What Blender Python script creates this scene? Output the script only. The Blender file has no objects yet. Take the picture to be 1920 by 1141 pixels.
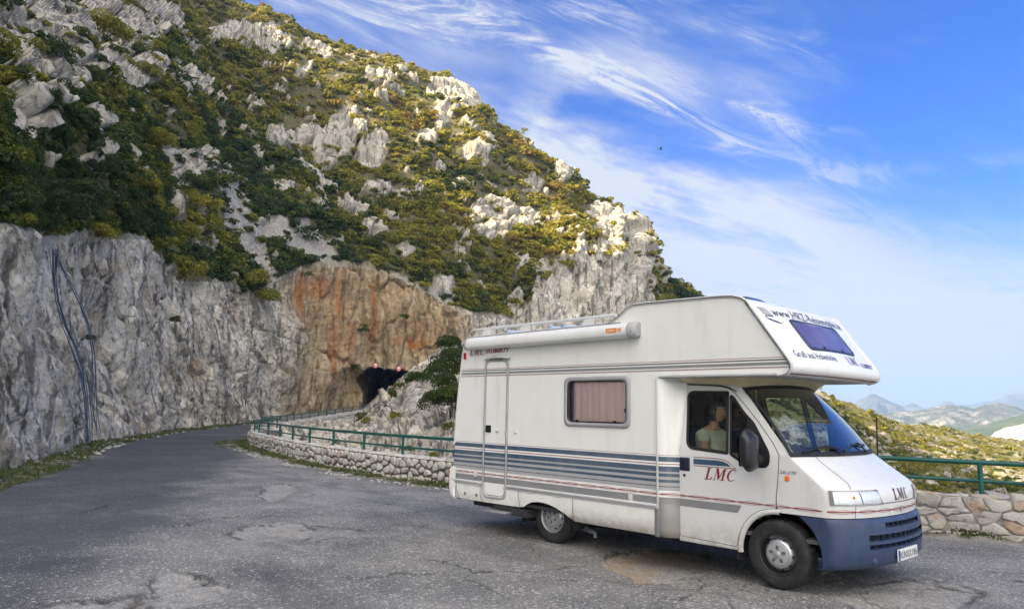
import bpy, bmesh, math, random
import numpy as np
from mathutils import Vector, Matrix
from mathutils.geometry import delaunay_2d_cdt
SC = bpy.context.scene
COL = SC.collection
PI = math.pi
rng = np.random.default_rng(7)
random.seed(7)

# ------------------------------------------------------------------ camera
CAM = np.array([6.81857, -7.04418, 1.69849])
FWD = np.array([-0.72172, 0.67742, 0.14223])
RGT = np.array([0.68637, 0.72696, 0.02044])
UPV = np.array([0.08954, -0.11237, 0.98962])
FPX = 1380.0
cd = bpy.data.cameras.new('camera'); cam = bpy.data.objects.new('camera', cd); COL.objects.link(cam)
cam.matrix_world = Matrix(((RGT[0], UPV[0], -FWD[0], CAM[0]), (RGT[1], UPV[1], -FWD[1], CAM[1]),
                           (RGT[2], UPV[2], -FWD[2], CAM[2]), (0, 0, 0, 1)))
cd.sensor_width = 36; cd.lens = 36 * FPX / 1920; cd.clip_start = 0.1; cd.clip_end = 60000
SC.camera = cam

# ------------------------------------------------------------------ sun, sky, exposure
RH = np.array([0.7, 0.7141, 0.0]); RH /= np.linalg.norm(RH)         # horizontal right of the view
FH = np.array([-RH[1], RH[0], 0.0])                                  # horizontal forward of the view
SUN_EL = math.radians(28)
SUN_SIDE, SUN_BACK = 0.866, 0.50
_h = -SUN_SIDE * RH - SUN_BACK * FH; _h /= np.linalg.norm(_h)
SUN = _h * math.cos(SUN_EL) + np.array([0, 0, math.sin(SUN_EL)])     # towards the sun
sl = bpy.data.lights.new('sun', 'SUN'); sun = bpy.data.objects.new('sun', sl); COL.objects.link(sun)
sl.energy = 5.0; sl.angle = math.radians(0.5); sl.color = (1.0, 0.80, 0.50)
sun.rotation_euler = Vector(SUN).to_track_quat('Z', 'Y').to_euler()
sun.location = (0, 0, 60)

world = bpy.data.worlds.new('World'); SC.world = world; world.use_nodes = True
wn = world.node_tree.nodes; wl = world.node_tree.links; wn.clear()
def N(t, **k):
    n = wn.new(t)
    for a, b in k.items(): setattr(n, a, b)
    return n
def wmath(op, a, b=None, c=None, clamp=False):
    n = N('ShaderNodeMath', operation=op, use_clamp=clamp)
    for i, v in enumerate((a, b, c)):
        if v is None: continue
        if isinstance(v, (int, float)): n.inputs[i].default_value = v
        else: wl.new(v, n.inputs[i])
    return n.outputs[0]
def wdot(vec, d):
    n = N('ShaderNodeVectorMath', operation='DOT_PRODUCT'); wl.new(vec, n.inputs[0]); n.inputs[1].default_value = d
    return n.outputs['Value']
sky = N('ShaderNodeTexSky', sky_type='NISHITA', sun_disc=False)
sky.sun_elevation = SUN_EL
sky.sun_rotation = math.atan2(SUN[0], SUN[1])
sky.altitude = 600; sky.air_density = 1.0; sky.dust_density = 0.6; sky.ozone_density = 1.6
tint = N('ShaderNodeMix', data_type='RGBA', blend_type='MULTIPLY'); tint.inputs['Factor'].default_value = 1
wl.new(sky.outputs[0], tint.inputs['A']); tint.inputs['B'].default_value = (0.042, 0.265, 0.70, 1)
hs = N('ShaderNodeHueSaturation'); hs.inputs['Saturation'].default_value = 1.0; hs.inputs['Value'].default_value = 1.0
wl.new(tint.outputs['Result'], hs.inputs['Color'])
geo = N('ShaderNodeTexCoord'); DIR = geo.outputs['Generated']
dz = wdot(DIR, (0, 0, 1)); dr = wdot(DIR, tuple(RH)); df = wdot(DIR, tuple(FH))
den = wmath('ADD', wmath('MAXIMUM', dz, 0.0), 0.16)
ca = wmath('DIVIDE', dr, den); cb = wmath('DIVIDE', df, den)
def cloud_noise(ang, sx, sy, off, detail, rough, dist=0.0):
    c, s = math.cos(ang), math.sin(ang)
    u = wmath('ADD', wmath('MULTIPLY', ca, c * sx), wmath('MULTIPLY', cb, s * sx))
    v = wmath('ADD', wmath('MULTIPLY', ca, -s * sy), wmath('MULTIPLY', cb, c * sy))
    cx = N('ShaderNodeCombineXYZ'); wl.new(u, cx.inputs[0]); wl.new(v, cx.inputs[1]); cx.inputs[2].default_value = off
    n = N('ShaderNodeTexNoise'); wl.new(cx.outputs[0], n.inputs['Vector'])
    n.inputs['Scale'].default_value = 1; n.inputs['Detail'].default_value = detail; n.inputs['Roughness'].default_value = rough
    n.inputs['Distortion'].default_value = dist
    return n.outputs['Fac']
def ramp(v, a, b):
    n = N('ShaderNodeMapRange', interpolation_type='SMOOTHSTEP'); wl.new(v, n.inputs['Value'])
    n.inputs['From Min'].default_value = a; n.inputs['From Max'].default_value = b
    return n.outputs['Result']
def skyvec(px, py):
    d = FWD + RGT * (px - 960) / FPX + UPV * (570.5 - py) / FPX
    return d / np.linalg.norm(d)
def around(px, py, r0, r1):                      # 1 inside r0 degrees of a sky direction, 0 outside r1
    return ramp(wdot(DIR, tuple(skyvec(px, py))), math.cos(math.radians(r1)), math.cos(math.radians(r0)))
def streak(p0, p1, w0, w1):                      # a cloud band along the great circle through two sky directions
    a, b = skyvec(*p0), skyvec(*p1); n = np.cross(a, b); n /= np.linalg.norm(n); m = (a + b) / np.linalg.norm(a + b)
    half = math.degrees(math.acos(np.clip(a @ b, -1, 1))) / 2
    dist = wmath('ABSOLUTE', wdot(DIR, tuple(n)))
    return wmath('MULTIPLY', ramp(dist, math.sin(math.radians(w1)), math.sin(math.radians(w0))),
                 ramp(wdot(DIR, tuple(m)), math.cos(math.radians(half * 1.15)), math.cos(math.radians(half * 0.6))))
big = cloud_noise(0.5, 0.55, 1.1, 3.1, 3, 0.5, 0.3)
mid = cloud_noise(0.62, 1.1, 3.2, 9.3, 8, 0.58, 0.8)
fine = cloud_noise(0.75, 2.2, 9.0, 1.7, 9, 0.6, 1.2)
soft = cloud_noise(0.35, 1.3, 2.4, 5.5, 6, 0.55, 0.6)
fib = cloud_noise(0.55, 2.2, 9.0, 2.2, 12, 0.72, 2.2)
wisp = wmath('MULTIPLY', ramp(mid, 0.38, 0.66), ramp(fib, 0.40, 0.66))
def below(p0, p1, a, b):                         # 0 above a tilted line across the sky, 1 well below it (degrees)
    q0, q1 = skyvec(*p0), skyvec(*p1); n = np.cross(q1, q0); n /= np.linalg.norm(n); n = n if n[2] < 0 else -n
    return ramp(wmath('ADD', wdot(DIR, tuple(n)), wmath('MULTIPLY', wmath('SUBTRACT', soft, 0.5), 0.16)), math.sin(math.radians(a)), math.sin(math.radians(b)))
v1 = wmath('MULTIPLY', below((930, 150), (1920, 360), 0.0, 7.0), wmath('ADD', 0.26, wmath('MULTIPLY', ramp(soft, 0.36, 0.64), 0.74)))
v1 = wmath('MULTIPLY', v1, wmath('SUBTRACT', 1.0, wmath('MULTIPLY', around(1830, 330, 3, 10), 0.6)))
v2 = wmath('MULTIPLY', below((930, 330), (1920, 560), 0.0, 12.0), 0.58)
v3 = wmath('MULTIPLY', around(1150, 270, 3, 9), wmath('MULTIPLY', ramp(soft, 0.30, 0.60), 0.75))
m_top = wmath('MAXIMUM', around(1150, 50, 2, 13), wmath('MULTIPLY', around(760, -10, 4, 14), 0.9))
m_top = wmath('MAXIMUM', m_top, wmath('MULTIPLY', around(1420, 140, 1, 7), 0.9))
low = ramp(dz, 0.40, 0.03)
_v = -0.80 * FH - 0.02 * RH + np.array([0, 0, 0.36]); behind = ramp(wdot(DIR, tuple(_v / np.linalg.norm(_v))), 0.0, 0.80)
cl = wmath('ADD', wmath('MULTIPLY', m_top, wmath('ADD', wmath('MULTIPLY', wisp, 1.5), wmath('MULTIPLY', ramp(soft, 0.34, 0.70), 0.55))), wmath('ADD', v1, wmath('ADD', v2, v3)))
st = wmath('MULTIPLY', streak((1480, 338), (2080, 280), 0.0, 0.9), 0.62)
st = wmath('ADD', st, wmath('MULTIPLY', streak((1290, 250), (1680, 345), 0.1, 1.5), 0.40))
st = wmath('ADD', st, wmath('MULTIPLY', streak((1550, 240), (1640, 250), 0.02, 0.5), 0.45))
st = wmath('ADD', st, wmath('MULTIPLY', streak((1660, 86), (1750, 72), 0.01, 0.45), 0.35))
cl = wmath('ADD', cl, wmath('MULTIPLY', st, wmath('ADD', 0.15, wmath('MULTIPLY', ramp(fib, 0.34, 0.62), 0.9))))
cl = wmath('ADD', cl, wmath('MULTIPLY', wisp, 0.25)); cl = wmath('MULTIPLY', cl, wmath('ADD', 0.72, wmath('MULTIPLY', ramp(fib, 0.36, 0.68), 0.42)))
cl = wmath('ADD', cl, wmath('MULTIPLY', low, 0.80))
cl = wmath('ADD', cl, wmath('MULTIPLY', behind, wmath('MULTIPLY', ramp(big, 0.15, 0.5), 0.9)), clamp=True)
cmix = N('ShaderNodeMix', data_type='RGBA')
m_gap = wmath('SUBTRACT', 1.0, wmath('MULTIPLY', around(1900, 80, 5, 17), 0.85))
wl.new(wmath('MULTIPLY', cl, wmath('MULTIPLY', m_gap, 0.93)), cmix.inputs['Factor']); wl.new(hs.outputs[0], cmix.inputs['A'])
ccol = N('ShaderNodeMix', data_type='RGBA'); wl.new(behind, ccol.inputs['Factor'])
ccol.inputs['A'].default_value = (2.4, 2.5, 2.75, 1); ccol.inputs['B'].default_value = (11.2, 10.45, 9.3, 1)      # bright warm cloud added behind the viewer, out of view, as fill light
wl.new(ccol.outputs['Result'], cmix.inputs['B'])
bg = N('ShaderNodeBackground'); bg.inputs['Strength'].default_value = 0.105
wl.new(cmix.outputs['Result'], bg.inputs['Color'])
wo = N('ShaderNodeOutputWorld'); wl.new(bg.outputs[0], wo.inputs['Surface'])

SC.view_settings.view_transform = 'Standard'; SC.view_settings.look = 'None'
SC.view_settings.gamma = 1; SC.view_settings.use_curve_mapping = False
SC.view_settings.exposure = 1.68
SC.cycles.use_denoising = True
SC.cycles.max_bounces = 8; SC.cycles.diffuse_bounces = 4; SC.cycles.glossy_bounces = 3
SC.cycles.transmission_bounces = 4; SC.cycles.transparent_max_bounces = 12; SC.cycles.volume_bounces = 0
SC.cycles.sample_clamp_indirect = 6

# ------------------------------------------------------------------ generic helpers
def pix(px, py, d):
    """point at depth d along the view through a photo pixel (a distance, not a card)"""
    px = np.asarray(px, float)[..., None]; py = np.asarray(py, float)[..., None]; d = np.asarray(d, float)[..., None]
    return CAM + (FWD + RGT * (px - 960) / FPX + UPV * (570.5 - py) / FPX) * d
def pz(px, py, z=0.0):
    r = FWD + RGT * (px - 960) / FPX + UPV * (570.5 - py) / FPX
    return CAM + r * ((z - CAM[2]) / r[2])
def py_(px, py, y=0.0):
    r = FWD + RGT * (px - 960) / FPX + UPV * (570.5 - py) / FPX
    return CAM + r * ((y - CAM[1]) / r[1])

def tag(o, label=None, cat=None, group=None, kind=None):
    if label: o['label'] = label
    if cat: o['category'] = cat
    if group: o['group'] = group
    if kind: o['kind'] = kind
    return o
def thing(name, loc, label, cat, group=None):
    o = bpy.data.objects.new(name, None); COL.objects.link(o); o.location = loc
    o.empty_display_size = 0.2
    return tag(o, label, cat, group)
def link(name, me, mat, parent=None):
    o = bpy.data.objects.new(name, me); COL.objects.link(o)
    if mat is not None:
        for m in (mat if isinstance(mat, (list, tuple)) else [mat]): me.materials.append(m)
    if parent is not None:
        o.parent = parent
        w = Vector((0, 0, 0)); p = parent
        while p is not None: w += p.location; p = p.parent
        o.location = -w            # meshes are written in world coordinates
    return o
def mesh_np(name, V, Q, smooth=True):
    """fast mesh from numpy: V (n,3), Q (m,3 or 4)"""
    me = bpy.data.meshes.new(name); V = np.asarray(V, np.float32); Q = np.asarray(Q, np.int32); k = Q.shape[1]
    me.vertices.add(len(V)); me.vertices.foreach_set('co', V.ravel())
    me.loops.add(Q.size); me.loops.foreach_set('vertex_index', Q.ravel())
    me.polygons.add(len(Q)); me.polygons.foreach_set('loop_start', np.arange(0, Q.size, k, dtype=np.int32))
    me.polygons.foreach_set('loop_total', np.full(len(Q), k, np.int32))
    me.polygons.foreach_set('use_smooth', np.full(len(Q), smooth, bool))
    me.update(calc_edges=True); return me
def fattr(me, name, vals, dom='POINT'):
    a = me.attributes.new(name, 'FLOAT', dom); a.data.foreach_set('value', np.asarray(vals, np.float32).ravel())
def gridquads(nr, nc, off=0):
    i = np.arange(nr - 1)[:, None] * nc + np.arange(nc - 1)[None, :]
    return (np.stack([i, i + 1, i + nc + 1, i + nc], -1).reshape(-1, 4)) + off

class MB:
    """collects shapes into one mesh object"""
    def __init__(s): s.v = []; s.f = []; s.m = []; s.sm = []
    def add(s, V, F, mi=0, smooth=False):
        b = len(s.v); s.v.extend([tuple(map(float, x)) for x in V])
        for q in F: s.f.append(tuple(b + int(i) for i in q)); s.m.append(mi); s.sm.append(smooth)
        return s
    def grid(s, G, mi=0, smooth=True, closed=False, flip=False):
        G = np.asarray(G, float); nr, nc = G.shape[:2]; F = []
        for i in range(nr - 1):
            for j in range(nc if closed else nc - 1):
                k = (j + 1) % nc
                q = (i * nc + j, i * nc + k, (i + 1) * nc + k, (i + 1) * nc + j)
                F.append(q[::-1] if flip else q)
        return s.add(G.reshape(-1, 3), F, mi, smooth)
    def box(s, a, b, mi=0, bev=0.0, mat=None):
        bm = bmesh.new(); bmesh.ops.create_cube(bm, size=1)
        for v in bm.verts: v.co = Vector([(a[i] + b[i]) / 2 + v.co[i] * (b[i] - a[i]) for i in range(3)])
        if bev > 0: bmesh.ops.bevel(bm, geom=list(bm.edges), offset=bev, segments=2, affect='EDGES', profile=0.6)
        if mat is not None: bm.transform(mat)
        bm.verts.index_update()
        s.add([v.co for v in bm.verts], [[v.index for v in f.verts] for f in bm.faces], mi, bev > 0); bm.free(); return s
    def tube(s, pts, r, n=8, mi=0, closed=False, cap=True):
        pts = [Vector(p) for p in pts]; rr = r if isinstance(r, (list, tuple)) else [r] * len(pts)
        m = len(pts); rings = []; ref = None
        for i, p in enumerate(pts):
            if closed: t = pts[(i + 1) % m] - pts[i - 1]
            else: t = pts[min(i + 1, m - 1)] - pts[max(i - 1, 0)]
            t.normalize()
            if ref is None: ref = Vector((0, 0, 1)) if abs(t.z) < 0.9 else Vector((1, 0, 0))
            a = (ref - t * ref.dot(t)).normalized(); ref = a; b = t.cross(a)
            rings.append([p + (a * math.cos(2 * PI * k / n) + b * math.sin(2 * PI * k / n)) * rr[i] for k in range(n)])
        if closed: rings.append(rings[0])
        s.grid(rings, mi, True, closed=True, flip=True)
        if cap and not closed:
            s.add(rings[0], [list(range(n))], mi); s.add(rings[-1], [list(range(n))[::-1]], mi)
        return s
    def lathe(s, prof, origin, axis, n=48, mi=0, smooth=True):
        """prof: (radius, along axis) pairs"""
        ax = Vector(axis).normalized(); ref = Vector((0, 0, 1)) if abs(ax.z) < 0.9 else Vector((1, 0, 0))
        a = (ref - ax * ref.dot(ax)).normalized(); b = ax.cross(a); o = Vector(origin)
        G = [[o + ax * h + (a * math.cos(2 * PI * k / n) + b * math.sin(2 * PI * k / n)) * r for k in range(n)] for r, h in prof]
        return s.grid(G, mi, smooth, closed=True)
    def build_each(s, name, mat, parent=None):
        """every separate piece becomes a mesh object of its own"""
        p = list(range(len(s.v)))
        def f(i):
            while p[i] != i: p[i] = p[p[i]]; i = p[i]
            return i
        for q in s.f:
            a = f(q[0])
            for k in q[1:]: p[f(k)] = a
        grp = {}
        for q, mi, sm in zip(s.f, s.m, s.sm): grp.setdefault(f(q[0]), []).append((q, mi, sm))
        for L in grp.values():
            m2 = MB(); ids = sorted({k for q, _, _ in L for k in q}); mp = {k: i for i, k in enumerate(ids)}; m2.v = [s.v[k] for k in ids]
            for q, mi, sm in L: m2.f.append(tuple(mp[k] for k in q)); m2.m.append(mi); m2.sm.append(sm)
            o = m2.build(name, mat, parent)
        return o
    def build(s, name, mat, parent=None, auto=True):
        me = bpy.data.meshes.new(name); me.from_pydata(s.v, [], s.f)
        me.polygons.foreach_set('material_index', s.m); me.polygons.foreach_set('use_smooth', s.sm); me.update()
        return link(name, me, mat, parent)

# numpy noise --------------------------------------------------------------
def _hash(i, j, k, seed):
    h = (i * 374761393 + j * 668265263 + k * 2147483647 + seed * 974711) & 0xFFFFFFFF
    h = ((h ^ (h >> 13)) * 1274126177) & 0xFFFFFFFF
    h = ((h ^ (h >> 16)) * 2246822519) & 0xFFFFFFFF
    return h ^ (h >> 15)
_pr = np.random.default_rng(99); _PT = _pr.permutation(4096).astype(np.int32); _GR = _pr.normal(size=(4096, 3)).astype(np.float32); _GR /= np.linalg.norm(_GR, axis=1, keepdims=True); _GR *= 1.25
def vnoise(P, seed=0):
    P = np.asarray(P, np.float32); I0 = np.floor(P); f = P - I0; I = I0.astype(np.int32); u = f * f * f * (f * (f * 6 - 15) + 10)
    fx, fy, fz = f[..., 0], f[..., 1], f[..., 2]; ux, uy, uz = u[..., 0], u[..., 1], u[..., 2]; out = np.zeros(fx.shape, np.float32)
    sx = _PT[(I[..., 0] + seed * 131) & 4095], _PT[(I[..., 0] + 1 + seed * 131) & 4095]
    for dx in (0, 1):
        for dy in (0, 1):
            sy = _PT[(sx[dx] + I[..., 1] + dy) & 4095]; wxy = (ux if dx else 1 - ux) * (uy if dy else 1 - uy)
            for dz_ in (0, 1):
                g = _GR[_PT[(sy + I[..., 2] + dz_) & 4095]]
                out += (g[..., 0] * (fx - dx) + g[..., 1] * (fy - dy) + g[..., 2] * (fz - dz_)) * (wxy * (uz if dz_ else 1 - uz))
    return out * 1.4
def fbm(P, oct=5, seed=0, rough=0.5, lac=2.03):
    a, s, t = 1.0, 0.0, 0.0; P = np.asarray(P, float)
    for o in range(oct):
        s = s + a * vnoise(P, seed + o * 17); t += a; a *= rough; P = P * lac + 3.7
    return s / t * 1.6
def ridged(P, oct=4, seed=0, rough=0.55):
    a, s, t = 1.0, 0.0, 0.0; P = np.asarray(P, float)
    for o in range(oct):
        s = s + a * (1 - np.abs(vnoise(P, seed + o * 13)) * 2); t += a; a *= rough; P = P * 2.07 + 1.3
    return s / t
def worley(P, seed=0):
    """F1, F2 and a random value of the nearest cell"""
    P = np.asarray(P, float); I = np.floor(P).astype(np.int64)
    f1 = np.full(P.shape[:-1], 9.0); f2 = f1.copy(); idv = np.zeros(P.shape[:-1])
    for dx in (-1, 0, 1):
        for dy in (-1, 0, 1):
            for dz_ in (-1, 0, 1):
                J = I + np.array([dx, dy, dz_]); h = _hash(J[..., 0], J[..., 1], J[..., 2], seed)
                C = J + np.stack([(h & 1023) / 1023, ((h >> 10) & 1023) / 1023, ((h >> 20) & 1023) / 1023], -1)
                d = np.linalg.norm(P - C, axis=-1); n = d < f1
                f2 = np.where(n, f1, np.minimum(f2, d)); f1 = np.where(n, d, f1); idv = np.where(n, ((h >> 5) & 255) / 255.0, idv)
    return f1, f2, idv
def sstep(a, b, x):
    t = np.clip((x - a) / (b - a), 0, 1); return t * t * (3 - 2 * t)

# materials ----------------------------------------------------------------
class Mat:
    def __init__(s, name):
        s.m = bpy.data.materials.new(name); s.m.use_nodes = True; s.t = s.m.node_tree; s.n = s.t.nodes; s.l = s.t.links
        s.b = s.n['Principled BSDF']
    def node(s, t, **k):
        n = s.n.new(t)
        for a, v in k.items(): setattr(n, a, v)
        return n
    def set(s, sock, v):
        if hasattr(v, 'links') or isinstance(v, bpy.types.NodeSocket): s.l.new(v, sock)
        else: sock.default_value = v
    def math(s, op, a, b=None, clamp=False):
        n = s.node('ShaderNodeMath', operation=op, use_clamp=clamp); s.set(n.inputs[0], a)
        if b is not None: s.set(n.inputs[1], b)
        return n.outputs[0]
    def mix(s, f, a, b, bt='MIX'):
        n = s.node('ShaderNodeMix', data_type='RGBA', blend_type=bt); s.set(n.inputs['Factor'], f)
        for k, v in (('A', a), ('B', b)):
            if isinstance(v, tuple) and len(v) == 3: v = v + (1,)
            s.set(n.inputs[k], v)
        return n.outputs['Result']
    def pos(s): return s.node('ShaderNodeNewGeometry').outputs['Position']
    def map(s, v, scale=(1, 1, 1), rot=(0, 0, 0), loc=(0, 0, 0)):
        n = s.node('ShaderNodeMapping'); s.l.new(v, n.inputs[0]); n.inputs['Scale'].default_value = scale
        n.inputs['Rotation'].default_value = rot; n.inputs['Location'].default_value = loc; return n.outputs[0]
    def noise(s, v, scale, detail=4, rough=0.55, dist=0.0):
        n = s.node('ShaderNodeTexNoise'); s.l.new(v, n.inputs['Vector']); n.inputs['Scale'].default_value = scale
        n.inputs['Detail'].default_value = detail; n.inputs['Roughness'].default_value = rough; n.inputs['Distortion'].default_value = dist
        return n.outputs['Fac']
    def voro(s, v, scale, feature='F1', out='Distance'):
        n = s.node('ShaderNodeTexVoronoi', feature=feature); s.l.new(v, n.inputs['Vector']); n.inputs['Scale'].default_value = scale
        return n.outputs[out]
    def ramp(s, v, a, b, lo=0.0, hi=1.0, smooth=True):
        n = s.node('ShaderNodeMapRange', interpolation_type='SMOOTHSTEP' if smooth else 'LINEAR'); s.set(n.inputs['Value'], v)
        for k, x in (('From Min', a), ('From Max', b), ('To Min', lo), ('To Max', hi)): n.inputs[k].default_value = x
        return n.outputs['Result']
    def attr(s, name): return s.node('ShaderNodeAttribute', attribute_name=name).outputs['Fac']
    def bump(s, h, strength=0.5, dist=0.1):
        n = s.node('ShaderNodeBump'); n.inputs['Strength'].default_value = strength; n.inputs['Distance'].default_value = dist
        s.l.new(h, n.inputs['Height']); s.l.new(n.outputs[0], s.b.inputs['Normal'])
    def col(s, c):
        if isinstance(c, tuple) and len(c) == 3: c = c + (1,)
        s.set(s.b.inputs['Base Color'], c); return s
    def rough(s, r): s.set(s.b.inputs['Roughness'], r); return s
def plain(name, c, rough=0.5, metal=0.0, var=0.08, scale=6.0, spec=0.5, coat=0.0):
    """a paint / plastic / metal with a little procedural wear"""
    m = Mat(name); p = m.pos(); n = m.noise(p, scale, 5)
    k = m.ramp(n, 0.3, 0.7, 1 - var, 1 + var)
    m.col(m.mix(1.0, c, m.node('ShaderNodeCombineColor').outputs[0], 'MULTIPLY') if False else
          m.mix(m.ramp(n, 0.3, 0.7), tuple(x * (1 - var) for x in c), tuple(min(1, x * (1 + var)) for x in c)))
    m.rough(m.ramp(m.noise(p, scale * 3, 3), 0.3, 0.7, max(0.02, rough * 0.8), min(1, rough * 1.2)))
    m.b.inputs['Metallic'].default_value = metal; m.b.inputs['Specular IOR Level'].default_value = spec
    m.b.inputs['Coat Weight'].default_value = coat; m.b.inputs['Coat Roughness'].default_value = 0.08
    return m.m
# ------------------------------------------------------------------ lofted terrain: rock faces and slopes with real distances
def pchip(x, xp, fp):
    xp = np.asarray(xp, float); fp = np.asarray(fp, float); h = np.diff(xp); dlt = np.diff(fp) / h
    m = np.zeros_like(fp); m[0] = dlt[0]; m[-1] = dlt[-1]
    for i in range(1, len(xp) - 1):
        if dlt[i - 1] * dlt[i] > 0:
            w1 = 2 * h[i] + h[i - 1]; w2 = h[i] + 2 * h[i - 1]
            m[i] = (w1 + w2) / (w1 / dlt[i - 1] + w2 / dlt[i])
    x = np.clip(x, xp[0], xp[-1]); i = np.clip(np.searchsorted(xp, x) - 1, 0, len(xp) - 2); t = (x - xp[i]) / h[i]
    return ((1 + 2 * t) * (1 - t) ** 2 * fp[i] + t * (1 - t) ** 2 * h[i] * m[i] + t * t * (3 - 2 * t) * fp[i + 1] + t * t * (t - 1) * h[i] * m[i + 1])
class Loft:
    """a surface through anchor lines; every anchor is (photo row, distance) per column"""
    def __init__(s, cpx, anchors, px, nrows):
        s.px = px; anchors = [A if isinstance(A, tuple) else (cpx, A) for A in anchors]
        Y = [pchip(px, c, [a[0] for a in A]) for c, A in anchors]; I = [pchip(px, c, [1.0 / a[1] for a in A]) for c, A in anchors]
        ys, iv, tt = [], [], []
        for k, n in enumerate(nrows):
            last = k == len(nrows) - 1
            for i in range(n + (1 if last else 0)):
                u = i / n; ys.append(Y[k] * (1 - u) + Y[k + 1] * u); iv.append(I[k] * (1 - u) + I[k + 1] * u); tt.append(k + u)
        s.PY = np.array(ys); s.D = 1.0 / np.array(iv); s.T = np.repeat(np.array(tt)[:, None], len(px), 1); s.PX = np.repeat(px[None, :], len(tt), 0)
        s.V = pix(s.PX, s.PY, s.D)
        s.Y, s.I = Y, I
    def normals(s, V=None):
        V = s.V if V is None else V
        a = np.gradient(V, axis=1); b = np.gradient(V, axis=0); n = np.cross(a, b); n /= np.linalg.norm(n, axis=-1, keepdims=True) + 1e-9
        return n                     # columns run right, rows run up: this faces the viewer
def spots(PX, PY, lst):
    m = np.zeros(PX.shape)
    for cx, cy, rx, ry in lst:
        m = np.maximum(m, 1.12 * np.exp(-0.5 * (((PX - cx) / rx) ** 2 + ((PY - cy) / ry) ** 2) ** 1.5))
    return m
def lines(PX, PY, lst):
    m = np.zeros(PX.shape)
    for pts, w in lst:
        for (x0, y0), (x1, y1) in zip(pts[:-1], pts[1:]):
            dx, dy = x1 - x0, y1 - y0; t = np.clip(((PX - x0) * dx + (PY - y0) * dy) / (dx * dx + dy * dy), 0, 1)
            m = np.maximum(m, np.exp(-(((PX - x0 - t * dx) ** 2 + (PY - y0 - t * dy) ** 2) / (w * w))))
    return m

# ---- the mountainside with the road cut: columns (photo x): foot, top of the bare cut, ridge
HC = [-420, -200, 0, 120, 250, 310, 400, 480, 530, 570, 650, 710, 800, 870, 950, 1050, 1150, 1215, 1300, 1420, 1560]
FOOT = [(1010, 9), (940, 12.5), (885, 17.4), (842, 26), (817, 38), (808, 45), (797, 54), (787, 63), (783, 69), (779, 73), (772, 77), (770, 79), (768, 80), (766, 82), (764, 90), (766, 98), (772, 108), (778, 116), (790, 128), (840, 120), (900, 110)]
TOP = [(300, 12), (380, 15), (432, 19.5), (440, 28.5), (452, 41), (492, 48), (532, 57), (545, 65.5), (520, 71), (505, 76), (500, 81), (510, 84), (545, 85), (590, 86), (600, 92), (530, 102), (480, 114), (560, 122), (640, 132), (700, 128), (780, 124)]
RIDGE = [(-330, 86), (-300, 92), (-240, 110), (-190, 124), (-120, 142), (-85, 150), (-20, 160), (14, 165), (30, 168), (47, 170), (78, 171), (96, 170), (130, 167), (158, 164), (240, 160), (308, 156), (386, 152), (462, 150), (546, 148), (640, 146), (760, 140)]
RIDGE_X = [440, 520, 600, 680, 740, 800, 850, 890, 915, 945, 985, 1010, 1050, 1080, 1110, 1150, 1180, 1200, 1220, 1240, 1270, 1300, 1312]
RIDGE_Y = [4, 27, 62, 90, 110, 132, 150, 172, 206, 238, 264, 292, 310, 338, 372, 388, 408, 443, 474, 507, 530, 547, 556]
RX = HC[:6] + RIDGE_X + [1420, 1560]
RY = [a[0] for a in RIDGE[:6]] + RIDGE_Y + [640, 760]
RIDGE = (RX, [(y, d) for y, d in zip(RY, np.interp(RX, HC, [a[1] for a in RIDGE]))])
BACK = (RX, [(y + 60, d * 1.22) for y, d in RIDGE[1]])
BACK2 = (RX, [(y + 420, d * 1.45) for y, d in RIDGE[1]])
hpx = np.concatenate([np.linspace(-420, -60, 60, endpoint=False), np.linspace(-60, 540, 760, endpoint=False), np.linspace(540, 1330, 330, endpoint=False), np.linspace(1330, 1560, 50)])
H = Loft(HC, [[(y + 40, d) for y, d in FOOT], FOOT, TOP, RIDGE, BACK, BACK2], hpx, [3, 150, 280, 6, 5])
ROCKS = [(50, 60, 120, 70), (120, 120, 90, 40), (60, 110, 70, 70), (195, 95, 45, 70), (240, 150, 35, 45), (165, 30, 60, 40), (15, 225, 35, 45), (235, 165, 30, 25), (245, 60, 40, 45), (120, 315, 18, 18), (152, 236, 22, 18), (300, 267, 28, 14), (360, 315, 26, 28), (330, 150, 36, 16), (365, 165, 26, 14), (120, 255, 14, 30),
 (490, 78, 40, 26), (410, 62, 26, 16), (300, 45, 26, 30), (595, 92, 30, 16), (455, 70, 20, 14), (640, 235, 40, 26), (705, 262, 26, 18), (745, 135, 20, 18), (850, 165, 44, 20), (890, 182, 24, 22), (545, 232, 34, 16), (800, 258, 20, 16), (668, 372, 26, 22), (655, 340, 18, 14), (898, 280, 20, 16), (925, 390, 30, 22), (945, 415, 36, 30), (985, 415, 18, 28), (1050, 322, 16, 18),
 (1130, 425, 30, 36), (1165, 440, 34, 40), (1185, 480, 30, 40), (1195, 440, 22, 26), (1150, 540, 40, 70), (1090, 540, 44, 66), (1040, 560, 40, 50), (1205, 560, 20, 36), (960, 575, 20, 26), (830, 535, 24, 18), (610, 330, 20, 20), (575, 300, 26, 12), (700, 160, 26, 14), (560, 140, 20, 14), (775, 345, 18, 12), (720, 320, 22, 14), (1115, 400, 16, 16), (1000, 350, 14, 12), (1020, 520, 20, 20), (830, 220, 18, 14), (970, 500, 14, 16), (1240, 520, 10, 10), (520, 360, 22, 10), (460, 250, 18, 10), (310, 380, 14, 12), (205, 300, 20, 9), (240, 330, 16, 10), (700, 440, 22, 12), (640, 400, 24, 14), (760, 470, 18, 10), (860, 480, 14, 16)]
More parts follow.
